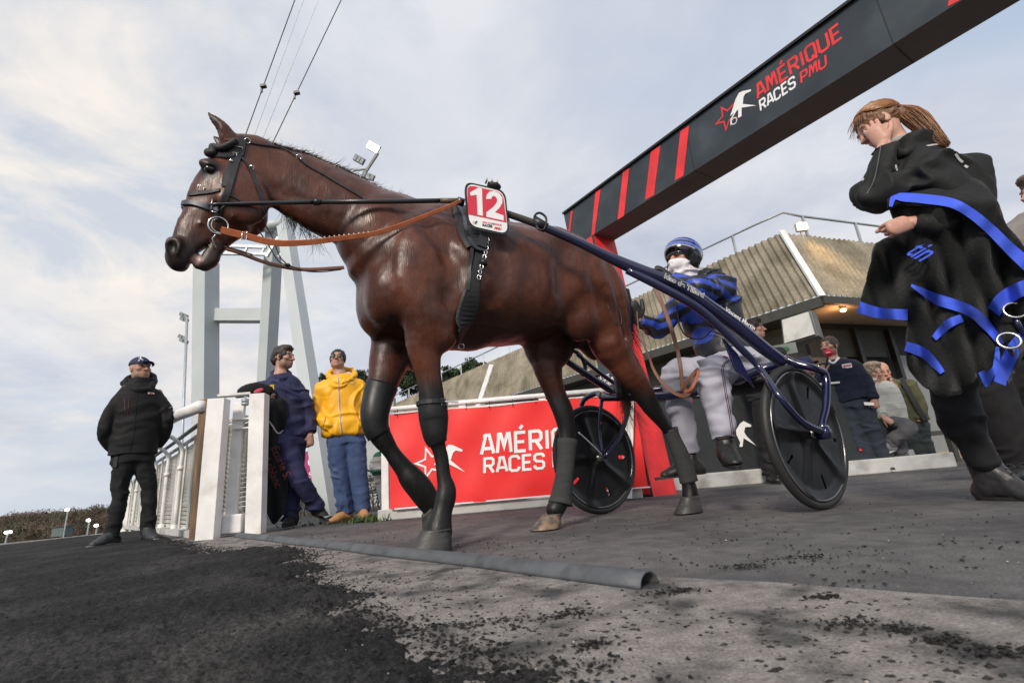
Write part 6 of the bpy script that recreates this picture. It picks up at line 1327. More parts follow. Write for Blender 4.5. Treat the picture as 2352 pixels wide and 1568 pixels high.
def band(mb, line, wpx, depthf, lift, n=40, side=1):
    Lp = resamp(catm(line, 5), n); T = np.gradient(Lp, axis=0); T /= np.linalg.norm(T, axis=1)[:, None]; Nn = np.stack([-T[:, 1], T[:, 0]], 1); V = []
    ww = np.full(n, wpx, float) if np.isscalar(wpx) else np.interp(np.linspace(0, 1, n), np.linspace(0, 1, len(wpx)), wpx)
    for p, q_, w_ in zip(Lp, Nn, ww):
        for t in (0, .33, .67, 1): V.append(depthf(*(p+q_*w_*t*side), lift))
    mb.add(V, [(i*4+k, i*4+k+1, i*4+5+k, i*4+4+k) for i in range(n-1) for k in range(3)])
def badge(fig, skin_, px, py, w_, h_, m, name, par=None, rot=0.0, lift=.004):
    h = skin_.cast(px, py)
    if h[0] is None: return
    n_ = unit(np.array(h[1])*.6+unit(O-np.array(h[0]))*.4); u = unit(np.cross(Zu, n_)); v = np.cross(n_, u); c_, s_ = math.cos(rot), math.sin(rot); u, v = u*c_+v*s_, v*c_-u*s_
    c = np.array(h[0])+n_*lift; mb = MB(); mb.box(c, (w_, h_, .002), (u, v, n_)); return mb.build(name, m, par or fig.o)
def seam(fig, skin_, pxs, w_, m, name, par=None, th=.002, lift=.002, **k):
    mb = MB(); strap(mb, skin_, pxs, w_, th, lift, **k)
    if not mb.V: return None
    return mb.build(name, m, par or fig.o)
SK = (.47, .27, .19)
dark_hair = mat('dark_brown_hair', (.028, .017, .012), .5, var=.3, vs=60, bump=.002, bs=150, stretch=(4, 4, 1)); black_hair = mat('near_black_hair', (.014, .011, .010), .5, var=.3, vs=60, bump=.002, bs=150)
def skinof(o): return Skin([np.array(v.co)+np.array(o.parent.location) for v in o.data.vertices], [tuple(p.vertices) for p in o.data.polygons])

# ---------------------------------------------------------------- man in black jacket, far left
f = Fig('man in a dark blue cap and black hooded jacket standing on the black track', foot=(285, 1250)); P = f.P
hc = P(322, 848); B = f.basis(28, 6); sk = (.42, .24, .17)
body(f, hc, B, 1.0, sk, arms=[[P(275, 905), P(242, 980), P(262, 1030, .12)], [P(365, 900), P(385, 965), P(362, 1022, .12)]], legs=[[P(288, 1040), P(278, 1130), P(256, 1228)], [P(325, 1040), P(345, 1125), P(340, 1222)]], torso=[P(320, 895), P(318, 960), P(308, 1030)], neck=P(320, 893), beard=.25, hair=(.05, .035, .03))
m_bj = cloth_mat('black_softshell', (.013, .013, .014), .7, spec=.2)
jk = garment(f, 'jacket', m_bj, [([P(321, 870), P(321, 884), P(319, 900), P(317, 930), P(314, 975), P(309, 1018), P(306, 1044)], np.array([27, 32, 48, 54, 54, 56, 57])*f.px, [.95, .85, .66, .66, .66, .66, .66], True, True, .03),
    ([P(280, 912), P(256, 945), P(240, 982), P(246, 1012, .05), P(262, 1032, .1)], [.058, .060, .057, .050, .045], 1, False, True, .022), ([P(358, 909), P(378, 940), P(384, 968), P(376, 1002, .05), P(362, 1022, .1)], [.058, .060, .057, .050, .045], 1, False, True, .022)], .007, 7, 3)
hood = garment(f, 'hood', m_bj, [([P(286, 880, .03), P(300, 892, -.06), P(322, 896, -.09), P(345, 888, -.06), P(352, 868, .05), P(330, 860, .13), P(300, 868, .12), P(286, 880, .03)], .034, 1, False, False)], .006, 10, 4, .007)
garment(f, 'trousers', cloth_mat('black_denim', (.012, .013, .014), .85), [([P(308, 1035), P(306, 1060)], np.array([50, 48])*f.px, .66, False, False), ([P(286, 1060), P(276, 1130), P(260, 1210), P(255, 1238)], [.088, .064, .057, .056], 1, False, True, .03), ([P(328, 1060), P(343, 1120), P(342, 1200), P(340, 1226)], [.088, .064, .057, .056], 1, False, True, .03)], .009, 8, 5)
shoe(f, P(258, 1236)*[1, 1, 0]+Zu*.10, -f.rx*.75-f.nh*.8, mat('grey_trainer', (.05, .055, .06), .6, var=.3), .27, sole=(.35, .36, .36), laces=m_white); shoe(f, P(338, 1228)*[1, 1, 0]+Zu*.10, f.rx*.35-f.nh, mat('trainer_dark', (.03, .033, .04), .6, var=.3), .27, sole=(.5, .5, .5), laces=m_white)
m_cap = mat('navy_cap', (.012, .018, .07), .7, bump=.001, bs=200)
def cap(fig, hc, B, k, m, par=None, bill=True):
    W_ = lambda x, y, z: hc+(B[0]*x+B[1]*y+B[2]*z)*k; H_ = fig.F([hc], .2, .005); H_.ell(W_(0, -.015, .042), np.array((.083, .102, .088))*k, B, .01); H_.half(W_(0, 0, .038), -B[2]+B[1]*-.12)
    V, F_ = H_.mesh(); c = mk('cap', V, F_, m, fig.o); mb = MB(); V = []; F = []; n = 14
    for j in range(5):
        for i in range(n):
            a = math.pi*i/(n-1); x = math.cos(a)*.072; y = .055+.035*math.sin(a)+(j/4)*.062*math.sin(a)**.6; V.append(W_(x, y, .050-.030*(x/.072)**2*.6-.010*(j/4)))
    for j in range(4):
        for i in range(n-1): a = j*n+i; F.append((a, a+1, a+n+1, a+n))
    if bill: o = mk('cap_peak', V, F, m, c); solid(o, .005)
    return c
cp = cap(f, hc, B, 1.02, m_cap); s1 = skinof(cp); z1 = lambda X, Y: ((X*.37)/1.0884, (840+Y*.37)/1.0884)
mb = MB()
try:
    for a in ([(936, 150), (950, 146)], [(950, 132), (952, 158)], [(940, 138), (966, 136)], [(944, 158), (936, 168)], [(952, 156), (968, 162)]): strap(mb, s1, [z1(*p) for p in a], .008, .002, .002, n=4, smooth=0)
    mb.build('cap_emblem', m_white, cp)
except Exception as ex: print('emblem', ex)
s2 = skinof(jk); m_reflect = mat('reflective_piping', (.45, .45, .45), .4); jz = lambda L_: [z1(*p) for p in L_]
seam(f, s2, jz([(922, 330), (920, 450), (905, 620), (876, 790)]), .006, mat('zip_black', (.006, .006, .006), .3), 'zip'); seam(f, s2, jz([(840, 425), (843, 470), (850, 520)]), .004, mat('maroon_zip', (.12, .03, .03), .5), 'pocket_zip'); seam(f, s2, jz([(872, 425), (868, 480), (862, 525)]), .004, mat('maroon_zip_b', (.12, .03, .03), .5), 'pocket_zip')
seam(f, s2, jz([(770, 372), (800, 350), (845, 335)]), .004, m_reflect, 'piping'); seam(f, s2, jz([(1030, 325), (1060, 338), (1088, 358)]), .004, m_reflect, 'piping'); seam(f, s2, jz([(1140, 486), (1165, 474)]), .005, m_reflect, 'piping'); seam(f, s2, jz([(664, 508), (688, 518)]), .005, m_reflect, 'piping')
seam(f, s2, jz([(740, 405), (900, 415), (1060, 395)]), .002, mat('seam_dark', (.008, .008, .008), .6), 'yoke_seam')
badge(f, s2, *z1(1019, 386), .050, .016, m_white, 'chest_badge'); badge(f, s2, *z1(1022, 387), .030, .012, m_bred, 'chest_badge', lift=.006)
mb = MB(); c = P(268, 1058, -.06); mb.box(c, (.035, .03, .12)); mb.tube([c+(0, 0, .06), c+(0, 0, .1)], .005, 6); tag(bevel(mb.build('radio', m_rubber, f.o), .006)) if True else 0

# ---------------------------------------------------------------- man in navy suit leaning on the gate
f = Fig('bearded man in a navy suit leaning one arm on the gate post, legs crossed', foot=(672, 1212)); P = f.P
hc = P(652, 822); B = f.basis(58, 2); 
hL = handmesh(P(604, 904, -.12), -f.rx*-1.0-f.nh*.2-Zu*.15, Zu, -1, (1.0, 1.1, 1.2, 1.2, .9), 1.0); hR = handmesh(P(713, 998, -.05), -Zu+f.rx*.05, -f.nh+f.rx*.3, 1, (.6, .7, .8, .8, .5), 1.0)
body(f, hc, B, 1.02, (.45, .26, .19), arms=[[P(610, 885), P(575, 895, -.05), P(606, 903, -.12)], [P(695, 895), P(710, 950), P(714, 1000, -.05)]], legs=[[P(650, 1005), P(682, 1095, -.08), P(722, 1165, .05)], [P(672, 1005), P(668, 1110, .05), P(672, 1190, .05)]], torso=[P(645, 866), P(655, 940), P(662, 1000)], hands=[hL, hR], neck=P(643, 864), beard=.5, hair=(.03, .02, .016))
hairfield(f, hc, B, 1.04, dark_hair, 'full', seed=5)
m_nv = cloth_mat('navy_workwear', (.032, .034, .095), .75, c2=(.014, .015, .034), c2s=3, c2lo=.45, c2hi=.7); m_nvd = cloth_mat('dark_navy_sleeve', (.012, .016, .026), .8)
jk = garment(f, 'jacket', m_nv, [([P(643, 862), P(646, 878), P(650, 900), P(655, 940), P(662, 985), P(664, 1004)], np.array([24, 42, 47, 46, 47, 46])*f.px, [.85, .66, .62, .62, .62, .62], True, True, .03),
    ([P(612, 890), P(592, 892, -.04), P(575, 896, -.08), P(588, 905, -.11), P(603, 906, -.12)], [.074, .070, .066, .056, .044], 1, False, True, .022), ([P(688, 896), P(703, 925), P(712, 958), P(715, 992, -.05)], [.068, .064, .058, .050], 1, False, True, .02)], .010, 7, 6)
garment(f, 'collar', m_nv, [([P(626, 862, -.02), P(640, 868, -.09), P(658, 866, -.07), P(664, 855, .02), P(645, 848, .09), P(627, 855, .06), P(626, 862, -.02)], .024, 1, False, False)], .004, 12, 7, .006)
garment(f, 'trousers', m_nv, [([P(663, 1000), P(662, 1020)], np.array([43, 43])*f.px, .62, False, False), ([P(650, 1015, -.03), P(668, 1060, -.09), P(690, 1105, -.10), P(715, 1145, 0), P(726, 1165, .05)], [.118, .105, .088, .080, .080], 1, False, True, .03), ([P(675, 1015, .03), P(672, 1080, .06), P(668, 1140, .06), P(668, 1190, .05)], [.115, .10, .09, .085], 1, False, True, .03)], .012, 7, 8)
shoe(f, P(672, 1196)*[1, 1, 0]+Zu*.11+f.nh*.04, -f.nh*.8-f.rx*.3, cloth_mat('worn_black_boot', (.022, .023, .022), .7), .27, .05); shoe(f, P(730, 1178, .06)*[1, 1, 0]+Zu*.17, -Zu*.4+f.rx*.5-f.nh*.4, cloth_mat('worn_black_boot_b', (.022, .023, .022), .7), .25, .05, ground=False)
s2 = skinof(jk); zz = lambda X, Y: ((560+X*.3316)/1.0884, (820+Y*.3316)/1.0884); seam(f, s2, [zz(430, 330), zz(455, 480), zz(470, 640), zz(490, 760)], .010, mat('fly_navy', (.02, .022, .06), .7), 'zip_flap'); seam(f, s2, [zz(495, 405), zz(500, 455)], .008, m_strap, 'pocket_zip')
badge(f, s2, *zz(362, 445), .040, .052, mat('yellow_badge', (.75, .55, .02), .6), 'shield_badge'); badge(f, s2, *zz(360, 448), .014, .022, m_black, 'shield_badge', lift=.007); badge(f, s2, *zz(480, 318), .022, .022, m_white, 'collar_tag')
# dark rug draped from his arm over the post
rug = empty('horse_rug', P(630, 1200, -.10), 'black horse rug with grey piping and faint red script hanging from the gate post', 'rug')
def dfr(x, y, lift=0.0):
    o_ = -.16+.035*math.sin(x*.09+y*.012)+.02*math.sin(x*.19-y*.02)-lift; return f.P(x, y, o_+(.10 if y < 915 else 0))
ol = [(606, 908), (625, 900), (652, 915), (660, 950), (655, 985), (640, 990), (650, 1040), (660, 1110), (657, 1160), (652, 1185), (630, 1207), (616, 1192), (604, 1160), (603, 1000)]
m_rug = cloth_mat('black_fleece', (.010, .011, .012), .95, bump=.003, bs=90); V, Fc = sheet(ol, dfr, 7); o = solid(mk('rug_cloth', V, Fc, m_rug, rug), .012)
mb = MB(); band(mb, [(652, 1184), (630, 1207), (616, 1192), (604, 1162)], 3.0, dfr, .014); mb.build('piping', m_reflect, rug); mb = MB(); band(mb, [(608, 950), (626, 975), (639, 993), (650, 986)], 3.0, dfr, .014); mb.build('piping', m_reflect, rug)
garment(f, 'rug_sleeve', m_rug, [([P(612, 898, -.15), P(590, 893, -.16), P(562, 900, -.14), P(546, 908, -.08)], [.060, .065, .055, .03], .9, False, False)], .008, 8, 9, par=rug)
ux = unit(f.P(640, 1105, -.19)-f.P(612, 1040, -.19)); uy = unit(np.cross(-f.nh, ux)); ftext('lettering', 'Ecurie S.\n   Leblanc', f.P(622, 1028, -.235), ux, uy, -f.nh, .095, mat('faded_red_thread', (.10, .022, .018), .9), rug, .001)
mb = MB(); c = f.P(594, 897, -.24); mb.ell(c, (.045, .01, .022), (unit(f.rx+Zu*.35), f.nh, Zu)); mb.build('pink_patch', mat('pink_patch', (.55, .06, .10), .8), rug, True)

# ---------------------------------------------------------------- man in yellow jacket
f = Fig('man in a bright yellow zipped jacket, round sunglasses, jeans and tan shoes', foot=(803, 1197)); P = f.P
hc = P(776, 826); B = f.basis(-8, 12); 
body(f, hc, B, 1.0, (.44, .26, .19), arms=[[P(740, 880), P(728, 935), P(748, 970)], [P(820, 875), P(838, 930), P(826, 968)]], legs=[[P(783, 1000), P(782, 1090), P(792, 1180)], [P(812, 1000), P(824, 1090), P(832, 1178)]], torso=[P(781, 862), P(788, 930), P(795, 995)], neck=P(780, 862), beard=.12, hair=(.05, .04, .035))
hairfield(f, hc, B, 1.0, black_hair, 'short', seed=8)
m_yel = cloth_mat('yellow_nylon', (.90, .44, .010), .5, var=.06, sheen=0, spec=.5)
jk = garment(f, 'jacket', m_yel, [([P(781, 862), P(783, 876), P(785, 900), P(788, 940), P(791, 975), P(791, 996), P(791, 1003)], np.array([24, 40, 48, 48, 52, 53, 44])*f.px, [.85, .70, .66, .66, .68, .70, .70], True, True, .03),
    ([P(742, 888), P(732, 915), P(728, 940), P(738, 962, -.05), P(755, 974, -.10)], [.070, .074, .074, .070, .058], 1, False, False, .022), ([P(822, 884), P(833, 910), P(838, 935), P(836, 958, -.05), P(830, 974, -.08)], [.070, .074, .074, .066, .056], 1, False, False, .022)], .013, 8, 11, aniso=1.2)
garment(f, 'hood', m_yel, [([P(758, 866, -.02), P(768, 876, -.09), P(786, 878, -.11), P(806, 870, -.08), P(815, 858, .02), P(800, 848, .12), P(770, 850, .12), P(757, 858, .05), P(758, 866, -.02)], .030, 1, False, False)], .007, 12, 12, .007)
m_jean = cloth_mat('blue_jeans', (.045, .075, .165), .85, c2=(.10, .14, .25), c2s=4, c2lo=.5, c2hi=.75, var=.2)
garment(f, 'jeans', m_jean, [([P(794, 995), P(796, 1018)], np.array([43, 42])*f.px, .66, False, False), ([P(779, 1020), P(778, 1060), P(784, 1105), P(790, 1150), P(795, 1180)], [.115, .105, .088, .082, .082], 1, False, True, .03), ([P(815, 1020), P(820, 1060), P(826, 1105), P(832, 1150), P(836, 1172)], [.115, .100, .086, .080, .078], 1, False, True, .03)], .011, 9, 13)
m_tansh = mat('tan_suede', (.42, .22, .09), .85, var=.1, bump=.001, bs=100); m_lace = mat('cream_lace', (.6, .5, .35), .8)
shoe(f, P(796, 1184)*[1, 1, 0]+Zu*.10, -f.rx*.85-f.nh*.8, m_tansh, .28, .046, sole=(.12, .08, .04), laces=m_lace); shoe(f, P(834, 1180)*[1, 1, 0]+Zu*.10, -f.nh+f.rx*.1, m_tansh, .28, .046, sole=(.12, .08, .04), laces=m_lace)
s2 = skinof(jk); seam(f, s2, [zz(857, 335), zz(866, 460), zz(872, 600), zz(880, 720), zz(893, 805)], .016, mat('white_zip_tape', (.65, .62, .62), .5), 'zip'); seam(f, s2, [zz(857, 335), zz(866, 460), zz(872, 600), zz(880, 720), zz(893, 805)], .005, mat('red_navy_zip', (.12, .03, .08), .5), 'zip_teeth', lift=.005)
badge(f, s2, *zz(953, 412), .055, .010, mat('pale_print', (.75, .65, .5), .5), 'chest_print', rot=0)
seam(f, s2, [zz(1000, 620), (zz(1008, 660)), zz(1025, 700)], .012, mat('pocket_seam_a', (.50, .22, .01), .6), 'pocket'); seam(f, s2, [zz(765, 660), zz(760, 700), zz(745, 740)], .010, mat('pocket_seam_b', (.50, .22, .01), .6), 'pocket')  # darker yellow strips along the two pocket openings
def glasses(fig, hc, B, k, m_l, m_f, round_=True, wrap=False):
    W_ = lambda x, y, z: hc+(B[0]*x+B[1]*y+B[2]*z)*k; g = MB(); l = MB()
    for sg in (-1, 1):
        c = W_(sg*.033, .104, .004); g.tube([c+(B[0]*math.cos(a)*.0225+B[2]*math.sin(a)*.0205)*k for a in np.linspace(0, 2*math.pi, 24, endpoint=False)], .0016*k, 6, True); l.ell(c, np.array((.022, .0018, .020))*k, B, 16, 8)
        g.tube([W_(sg*.055, .102, .008), W_(sg*.075, .06, .010), W_(sg*.080, -.01, .006)], .0018*k, 6)
    g.tube([W_(-.012, .106, .008), W_(0, .110, .011), W_(.012, .106, .008)], .0016*k, 6)
    o = g.build('glasses', m_f, fig.o, True); l.build('lens', m_l, o, True)
glasses(f, hc, B, 1.0, mat('dark_lens', (.03, .018, .012), .35, spec=.4), mat('dark_frame', (.08, .06, .05), .4, .5))
# ---------------------------------------------------------------- driver
f = Fig('race driver in blue and black striped jacket and striped helmet seated on the sulky', xy=(1.27, 3.0)); P = f.P
hc = P(1568, 596, .02); B = f.basis(-32, 8, 3)
m_glove = mat('black_glove', (.022, .022, .022), .6, bump=.001, bs=120)
sh_b, el_b, wr_b = P(1664, 662, .0), P(1606, 662, -.28), P(1545, 638, -.22); sh_a, el_a, wr_a = P(1596, 665, .1), P(1512, 752, -.02), P(1468, 735, -.20)
hips = P(1690, 838, .05); ka, kb = P(1548, 868, .02), P(1634, 855, -.30); aa, ab = P(1585, 1040, .08), P(1664, 1008, -.34)
body(f, hc, B, 1.0, (.50, .27, .20), arms=[[sh_a, el_a, wr_a], [sh_b, el_b, wr_b]], legs=[[hips-f.rx*.08, ka, aa], [hips+f.rx*.08, kb, ab]], torso=[P(1600, 640, .08), P(1645, 740, .08), hips], neck=P(1598, 640, .06), beard=0)
DB = np.array([.032, .075, .46]); DK = np.array([.012, .014, .020])
def drv(V):
    C_ = np.tile(DK, (len(V), 1)); z = V[:, 2]; L_ = (V-sh_b)@f.rx
    da = np.min([np.linalg.norm(V-(a+(b-a)*t), axis=1) for a, b in ((sh_b, el_b), (el_b, wr_b)) for t in np.linspace(0, 1, 6)], axis=0) < .115
    axv = unit(el_b-sh_b); up_ = Zu; hgt = (V-sh_b)@Zu-((V-sh_b)@f.rx)/((wr_b-sh_b)@f.rx)*((wr_b-sh_b)@Zu)
    st = np.sin((hgt+.012*fbm(V, 9, 2, 4)+.018)*2*math.pi/.072) > 0; C_[da & st] = DB
    db = np.min([np.linalg.norm(V-(a+(b-a)*t), axis=1) for a, b in ((sh_a, el_a), (el_a, wr_a)) for t in np.linspace(0, 1, 6)], axis=0) < .105
    hg = (V-el_a)@Zu-.25*np.abs((V-el_a)@f.rx); st = np.sin((hg+.015*fbm(V, 9, 2, 5)+.03)*2*math.pi/.085) > .1; C_[db & ~da & st] = DB
    tr = ~da & ~db; c1 = P(1603, 800-55, .0); q_ = (V-P(1612, 770, -.1)); u_2 = q_@f.rx; v_ = q_@Zu
    pt = tr & ((np.hypot(u_2/.075, (v_-.02)/.055) < 1) | (np.hypot((u_2-.0)/.075, (v_-.155)/.05) < 1)); C_[pt] = DB*.8
    C_[tr & ((V-hips)@Zu < .035)] = DB*.35
    return C_
m_drv = mat('striped_silk', (.02, .02, .1), .45, attr=True, var=.08, bump=.001, bs=160, spec=.5)
jk = garment(f, 'jacket', m_drv, [([P(1598, 640, .07), P(1612, 660, .07), P(1628, 700, .08), P(1648, 760, .08), P(1668, 808, .06), P(1680, 838, .05)], [.105, .170, .195, .185, .175, .170], [.85, .72, .66, .66, .7, .75], True, True, .035),
    ([sh_b, (sh_b+el_b)/2, el_b, (el_b+wr_b)/2, wr_b], [.082, .076, .068, .058, .046], 1, False, True, .03), ([sh_a, (sh_a+el_a)/2, el_a, (el_a+wr_a)/2, wr_a], [.080, .072, .064, .054, .044], 1, False, True, .03)], .009, 8, 21, .0075, drv)
m_gt = cloth_mat('grey_racing_trousers', (.40, .40, .47), .7, var=.08)
def legc(h, k_, a): return ([h, (h+k_)/2, k_, k_*.55+a*.45, a], [.115, .105, .088, .075, .062], 1, False, True, .04)
tr_ = garment(f, 'trousers', m_gt, [([P(1680, 828, .06), P(1686, 842, .06)], [.17, .16], .8, False, False), legc(hips-f.rx*.09, ka, aa), legc(hips+f.rx*.07, kb, ab)], .014, 9, 22, .0075)
s3 = skinof(tr_); m_pp = mat('maroon_navy_piping', (.06, .02, .05), .6)
z3 = lambda X, Y: ((1600+X*.2934)/1.0884, (840+Y*.2934)/1.0884)
for dx in (0, 14): seam(f, s3, [z3(980, 165+dx), z3(860, 170+dx), z3(760, 200+dx*.8), z3(695+dx, 250), z3(700+dx, 350), z3(725+dx, 500), z3(760+dx, 700), z3(785+dx, 880)], .0035, m_pp, 'piping', lift=.003, n=60)
seam(f, s3, [z3(708, 175), z3(730, 180), z3(748, 188)], .012, mat('red_blue_print', (.3, .05, .12), .6), 'leg_print', n=6)
# gloves
for w_, d_, n_, sd_, cu in ((wr_a, P(1452, 700, -.24)-wr_a, -f.nh+f.rx*.2, 1, (.9, .9, 1.0, 1.0, .4)), (wr_b, P(1520, 622, -.24)-wr_b, Zu*1.0-f.nh*.3, -1, (.7, .8, .8, .9, .5))):
    v, f_ = handmesh(w_, d_, n_, sd_, cu, 1.12, grow=.002); mk('glove', v, f_, m_glove, f.o)
# boots
m_jb = mat('black_boot_leather', (.018, .018, .018), .45, bump=.0012, bs=60)
shoe(f, aa+Zu*-.05, -f.rx*1.0-Zu*.05-f.nh*.2, m_jb, .27, .044, up=.085, name='boot'); shoe(f, ab+Zu*-.05, -f.nh*.9+f.rx*.15-Zu*.1, m_jb, .27, .046, up=.085, name='boot')
# helmet
W_ = lambda x, y, z: hc+B[0]*x+B[1]*y+B[2]*z; H_ = f.F([hc], .22, .0045); H_.ell(W_(0, -.012, .045), (.118, .140, .112), B, .01); H_.chain([W_(-.105, -.02, -.02), W_(-.095, -.01, -.07)], [.035, .022], .7, B[0], k=.03); H_.chain([W_(.105, -.02, -.02), W_(.095, -.01, -.07)], [.035, .022], .7, B[0], k=.03)
H_.ell(W_(0, .14, -.05), (.088, .11, .092), B, .01, 'cut'); H_.half(W_(0, 0, -.085), -B[2]); H_.ell(W_(0, -.01, -.02), (.086, .105, .12), B, .005, 'cut')
V, F_ = H_.mesh(); L_ = (V-hc)@B.T; C_ = np.tile(DK*.8, (len(V), 1)); a = L_[:, 2]+.30*L_[:, 1]*0; g_ = L_[:, 2]*.95-.25*L_[:, 1]; st = ((g_ > .030) & (g_ < .050)) | ((g_ > .066) & (g_ < .086)) | ((g_ > .100) & (g_ < .112)) | (g_ > .126); st = st & (L_[:, 2] > .0); C_[st] = DB*1.15+.06
wh = (g_ > .020) & (g_ < .025) & (L_[:, 1] > .02); C_[wh] = (.6, .6, .55)
he = mk('helmet', V, F_, mat('helmet_shell', (.02, .02, .1), .25, attr=True, var=.03, coat=.6), f.o, True, C_)
for sg in (-1, 1):
    H_ = f.F([hc], .20, .0045); H_.ell(W_(sg*.092, -.005, -.035), (.026, .045, .060), B, .01); V, F_ = H_.mesh(); V = V+normals(V, F_)*(.005*fbm(V, 60, 2, 3))[:, None]; mk('ear_padding', V, F_, m_rug, he)
# wrap sunglasses and neck scarf
H_ = f.F([hc], .17, .0035); H_.ell(W_(0, .060, .006), (.074, .058, .022), B, .004); H_.ell(W_(0, .045, .006), (.070, .055, .05), B, .002, 'cut'); H_.ell(W_(0, .12, -.016), (.014, .03, .014), B, .006, 'cut'); H_.half(W_(0, .035, 0), -B[1]); V, F_ = H_.mesh()
mk('sunglasses', V, F_, mat('mirror_lens', (.05, .055, .06), .06, .5, spec=.9), f.o)
def scf(V): n_ = fbm(V, 28, 2, 8); C_ = np.tile(np.array([.72, .70, .72]), (len(V), 1)); C_[n_ > .85] = (.55, .06, .07); return C_
garment(f, 'neck_scarf', mat('scarf', (.7, .7, .7), .8, attr=True, var=.05), [([W_(-.05, .055, -.075), W_(0, .088, -.070), W_(.052, .055, -.070)], [.032, .036, .034], 1, False, False, .02), ([W_(-.055, .03, -.11), W_(0, .06, -.115), W_(.055, .03, -.11), W_(.075, -.03, -.11)], .036, 1, False, False, .02), ([W_(-.02, .0, -.14), W_(.03, -.02, -.15)], .085, .95, False, False, .03), ([W_(.0, -.03, -.13), W_(.05, -.06, -.18)], .095, 1, False, False, .03), ([W_(-.02, -.05, -.09), W_(.03, -.075, -.15)], .078, 1, False, False, .03)], .008, 16, 24, .005, scf)
# driving reins
dr = empty('driving_reins', P(1500, 760, -.3), 'pair of brown leather driving reins drooping from the gloved hands over the knees', 'rein')
for pts, w_, m_ in (([(1503, 661, -.45), (1520, 695, -.45), (1540, 750, -.45), (1556, 804, -.44), (1564, 850, -.44), (1568, 897, -.42)], [.022, .024, .022, .022], m_tan2), ([(1463, 715, -.26), (1466, 750, -.30), (1478, 790, -.34), (1490, 817, -.36), (1502, 850, -.40), (1522, 880, -.43), (1552, 904, -.44), (1578, 907, -.45), (1594, 880, -.45), (1602, 850, -.45)], [.006, .012, .018, .022, .020], m_tan2), ([(1569, 893, -.44), (1582, 872, -.46), (1598, 852, -.46), (1604, 846, -.46)], [.020, .018], m_tan2), ([(1572, 900, -.45), (1588, 892, -.47), (1600, 868, -.47), (1605, 850, -.47)], [.018, .016], m_tan)):
    Q_ = catm([P(*p) for p in pts], 5); mb = MB(); ribbon(mb, Q_, np.tile(unit(O-Q_.mean(0)), (len(Q_), 1)), w_, .004); mb.build('rein', m_, dr)
mb = MB(); mb.tube(catm([onp(*p, sa, nsh) for p in ((1404, 660), (1412, 690), (1424, 715), (1428, 735), (1424, 746), (1412, 740), (1395, 700))], 4)+HL*-.0, .003, 6); mb.build('line_end', m_strap, dr, True)
tick('driver')
# ---------------------------------------------------------------- generic bystander
def clothes(f, P, sh, hem, hw, arms, legs, mj, mt, seed, shoes, ms=None, depth=.6, sleeve=.07, leg=.10, amp=.009, scale=1.0, toes=None):
    (nx, ny), (hx_, hy_) = sh, hem; pts = [P(nx+(hx_-nx)*t, ny+(hy_-ny)*t) for t in (0, .12, .35, .7, 1)]
    jk = garment(f, 'jacket', mj, [(pts, np.array([.42, .80, .96, .96, .96])*hw*f.px, [.8, depth+.06, depth+.04, depth+.04, depth+.04], True, True, .03)]+[([P(*p) for p in a], np.linspace(sleeve*1.0, sleeve*.68, len(a)), 1, False, True, .022) for a in arms], amp, 8, seed, .009)
    tr = garment(f, 'trousers', mt, [([P(hx_, hy_-6), P(hx_, hy_+14)], np.array([.82, .80])*hw*f.px, depth+.04, False, False)]+[([P(*p) for p in l], np.linspace(leg*1.15, leg*.72, len(l)), 1, False, True, .03) for l in legs], amp, 8, seed+1, .009)
    for l, t in zip(legs, toes or []):
        if t is None: continue
        a = P(*l[-1]); a = a*[1, 1, 0]+Zu*.10 if len(t) < 4 else a; shoe(f, a, -f.nh*t[1]+f.rx*t[0], ms or m_shoeblk, .27, .042, sole=t[2])
    return jk, tr
# man with microphone
f = Fig('stout dark-haired man in a navy sweater speaking into a red microphone', foot=(2015, 1086)); P = f.P
hc = P(1905, 796); B = f.basis(-30, 4); wa = P(1896, 858, -.24)
hA = handmesh(wa, Zu*.9+f.nh*.0-f.rx*.1, -f.nh*.4-f.rx, 1, (1.3, 1.3, 1.3, 1.3, 1.0), .95); hB_ = handmesh(P(2008, 915, -.1), -Zu, -f.nh+f.rx*.5, 1, (.8, .9, 1., 1., .7), .95)
arms = [[(1892, 846, 0), (1882, 878, -.12), (1893, 862, -.24)], [(1964, 846, 0), (1990, 875, -.02), (2006, 915, -.1)]]; legs = [[(1935, 935, 0), (1962, 1000, -.02), (1998, 1076, 0)], [(1975, 935, 0), (2004, 1000, .03), (2034, 1068, .1)]]
body(f, hc, B, 1.04, (.47, .27, .20), arms=[[P(*p) for p in a] for a in arms], legs=[[P(*p) for p in a] for a in legs], torso=[P(1916, 832), P(1935, 880), P(1955, 925)], hands=[hA, hB_], neck=P(1914, 830), beard=.55, hair=(.03, .02, .017))
hairfield(f, hc, B, 1.05, dark_hair, 'short', seed=9)
jk, _ = clothes(f, P, (1915, 828), (1955, 922), 60, arms, legs, cloth_mat('navy_knit', (.014, .019, .038), .85), cloth_mat('dark_jeans', (.030, .038, .055), .85), 31, 1, toes=[(-.75, .6, (.6, .58, .5)), (.2, .8, (.6, .58, .5))], leg=.105, sleeve=.078)
garment(f, 'shirt_collar', m_white, [([P(1900, 826, -.09), P(1914, 834, -.13), P(1926, 822, -.08)], .014, 1, False, False)], .002, 10, 3, .006)
s2 = skinof(jk); y6 = lambda X, Y: (1653.8+.2695*X, 735+.2695*Y); badge(f, s2, *y6(1081, 390), .095, .052, m_white, 'name_badge'); badge(f, s2, *y6(1081, 389), .078, .022, mat('badge_red', (.6, .12, .12), .6), 'name_badge', lift=.007)
mic = empty('microphone', P(1902, 815, -.26), 'round red foam microphone held up to the stout man in the navy sweater', 'microphone')
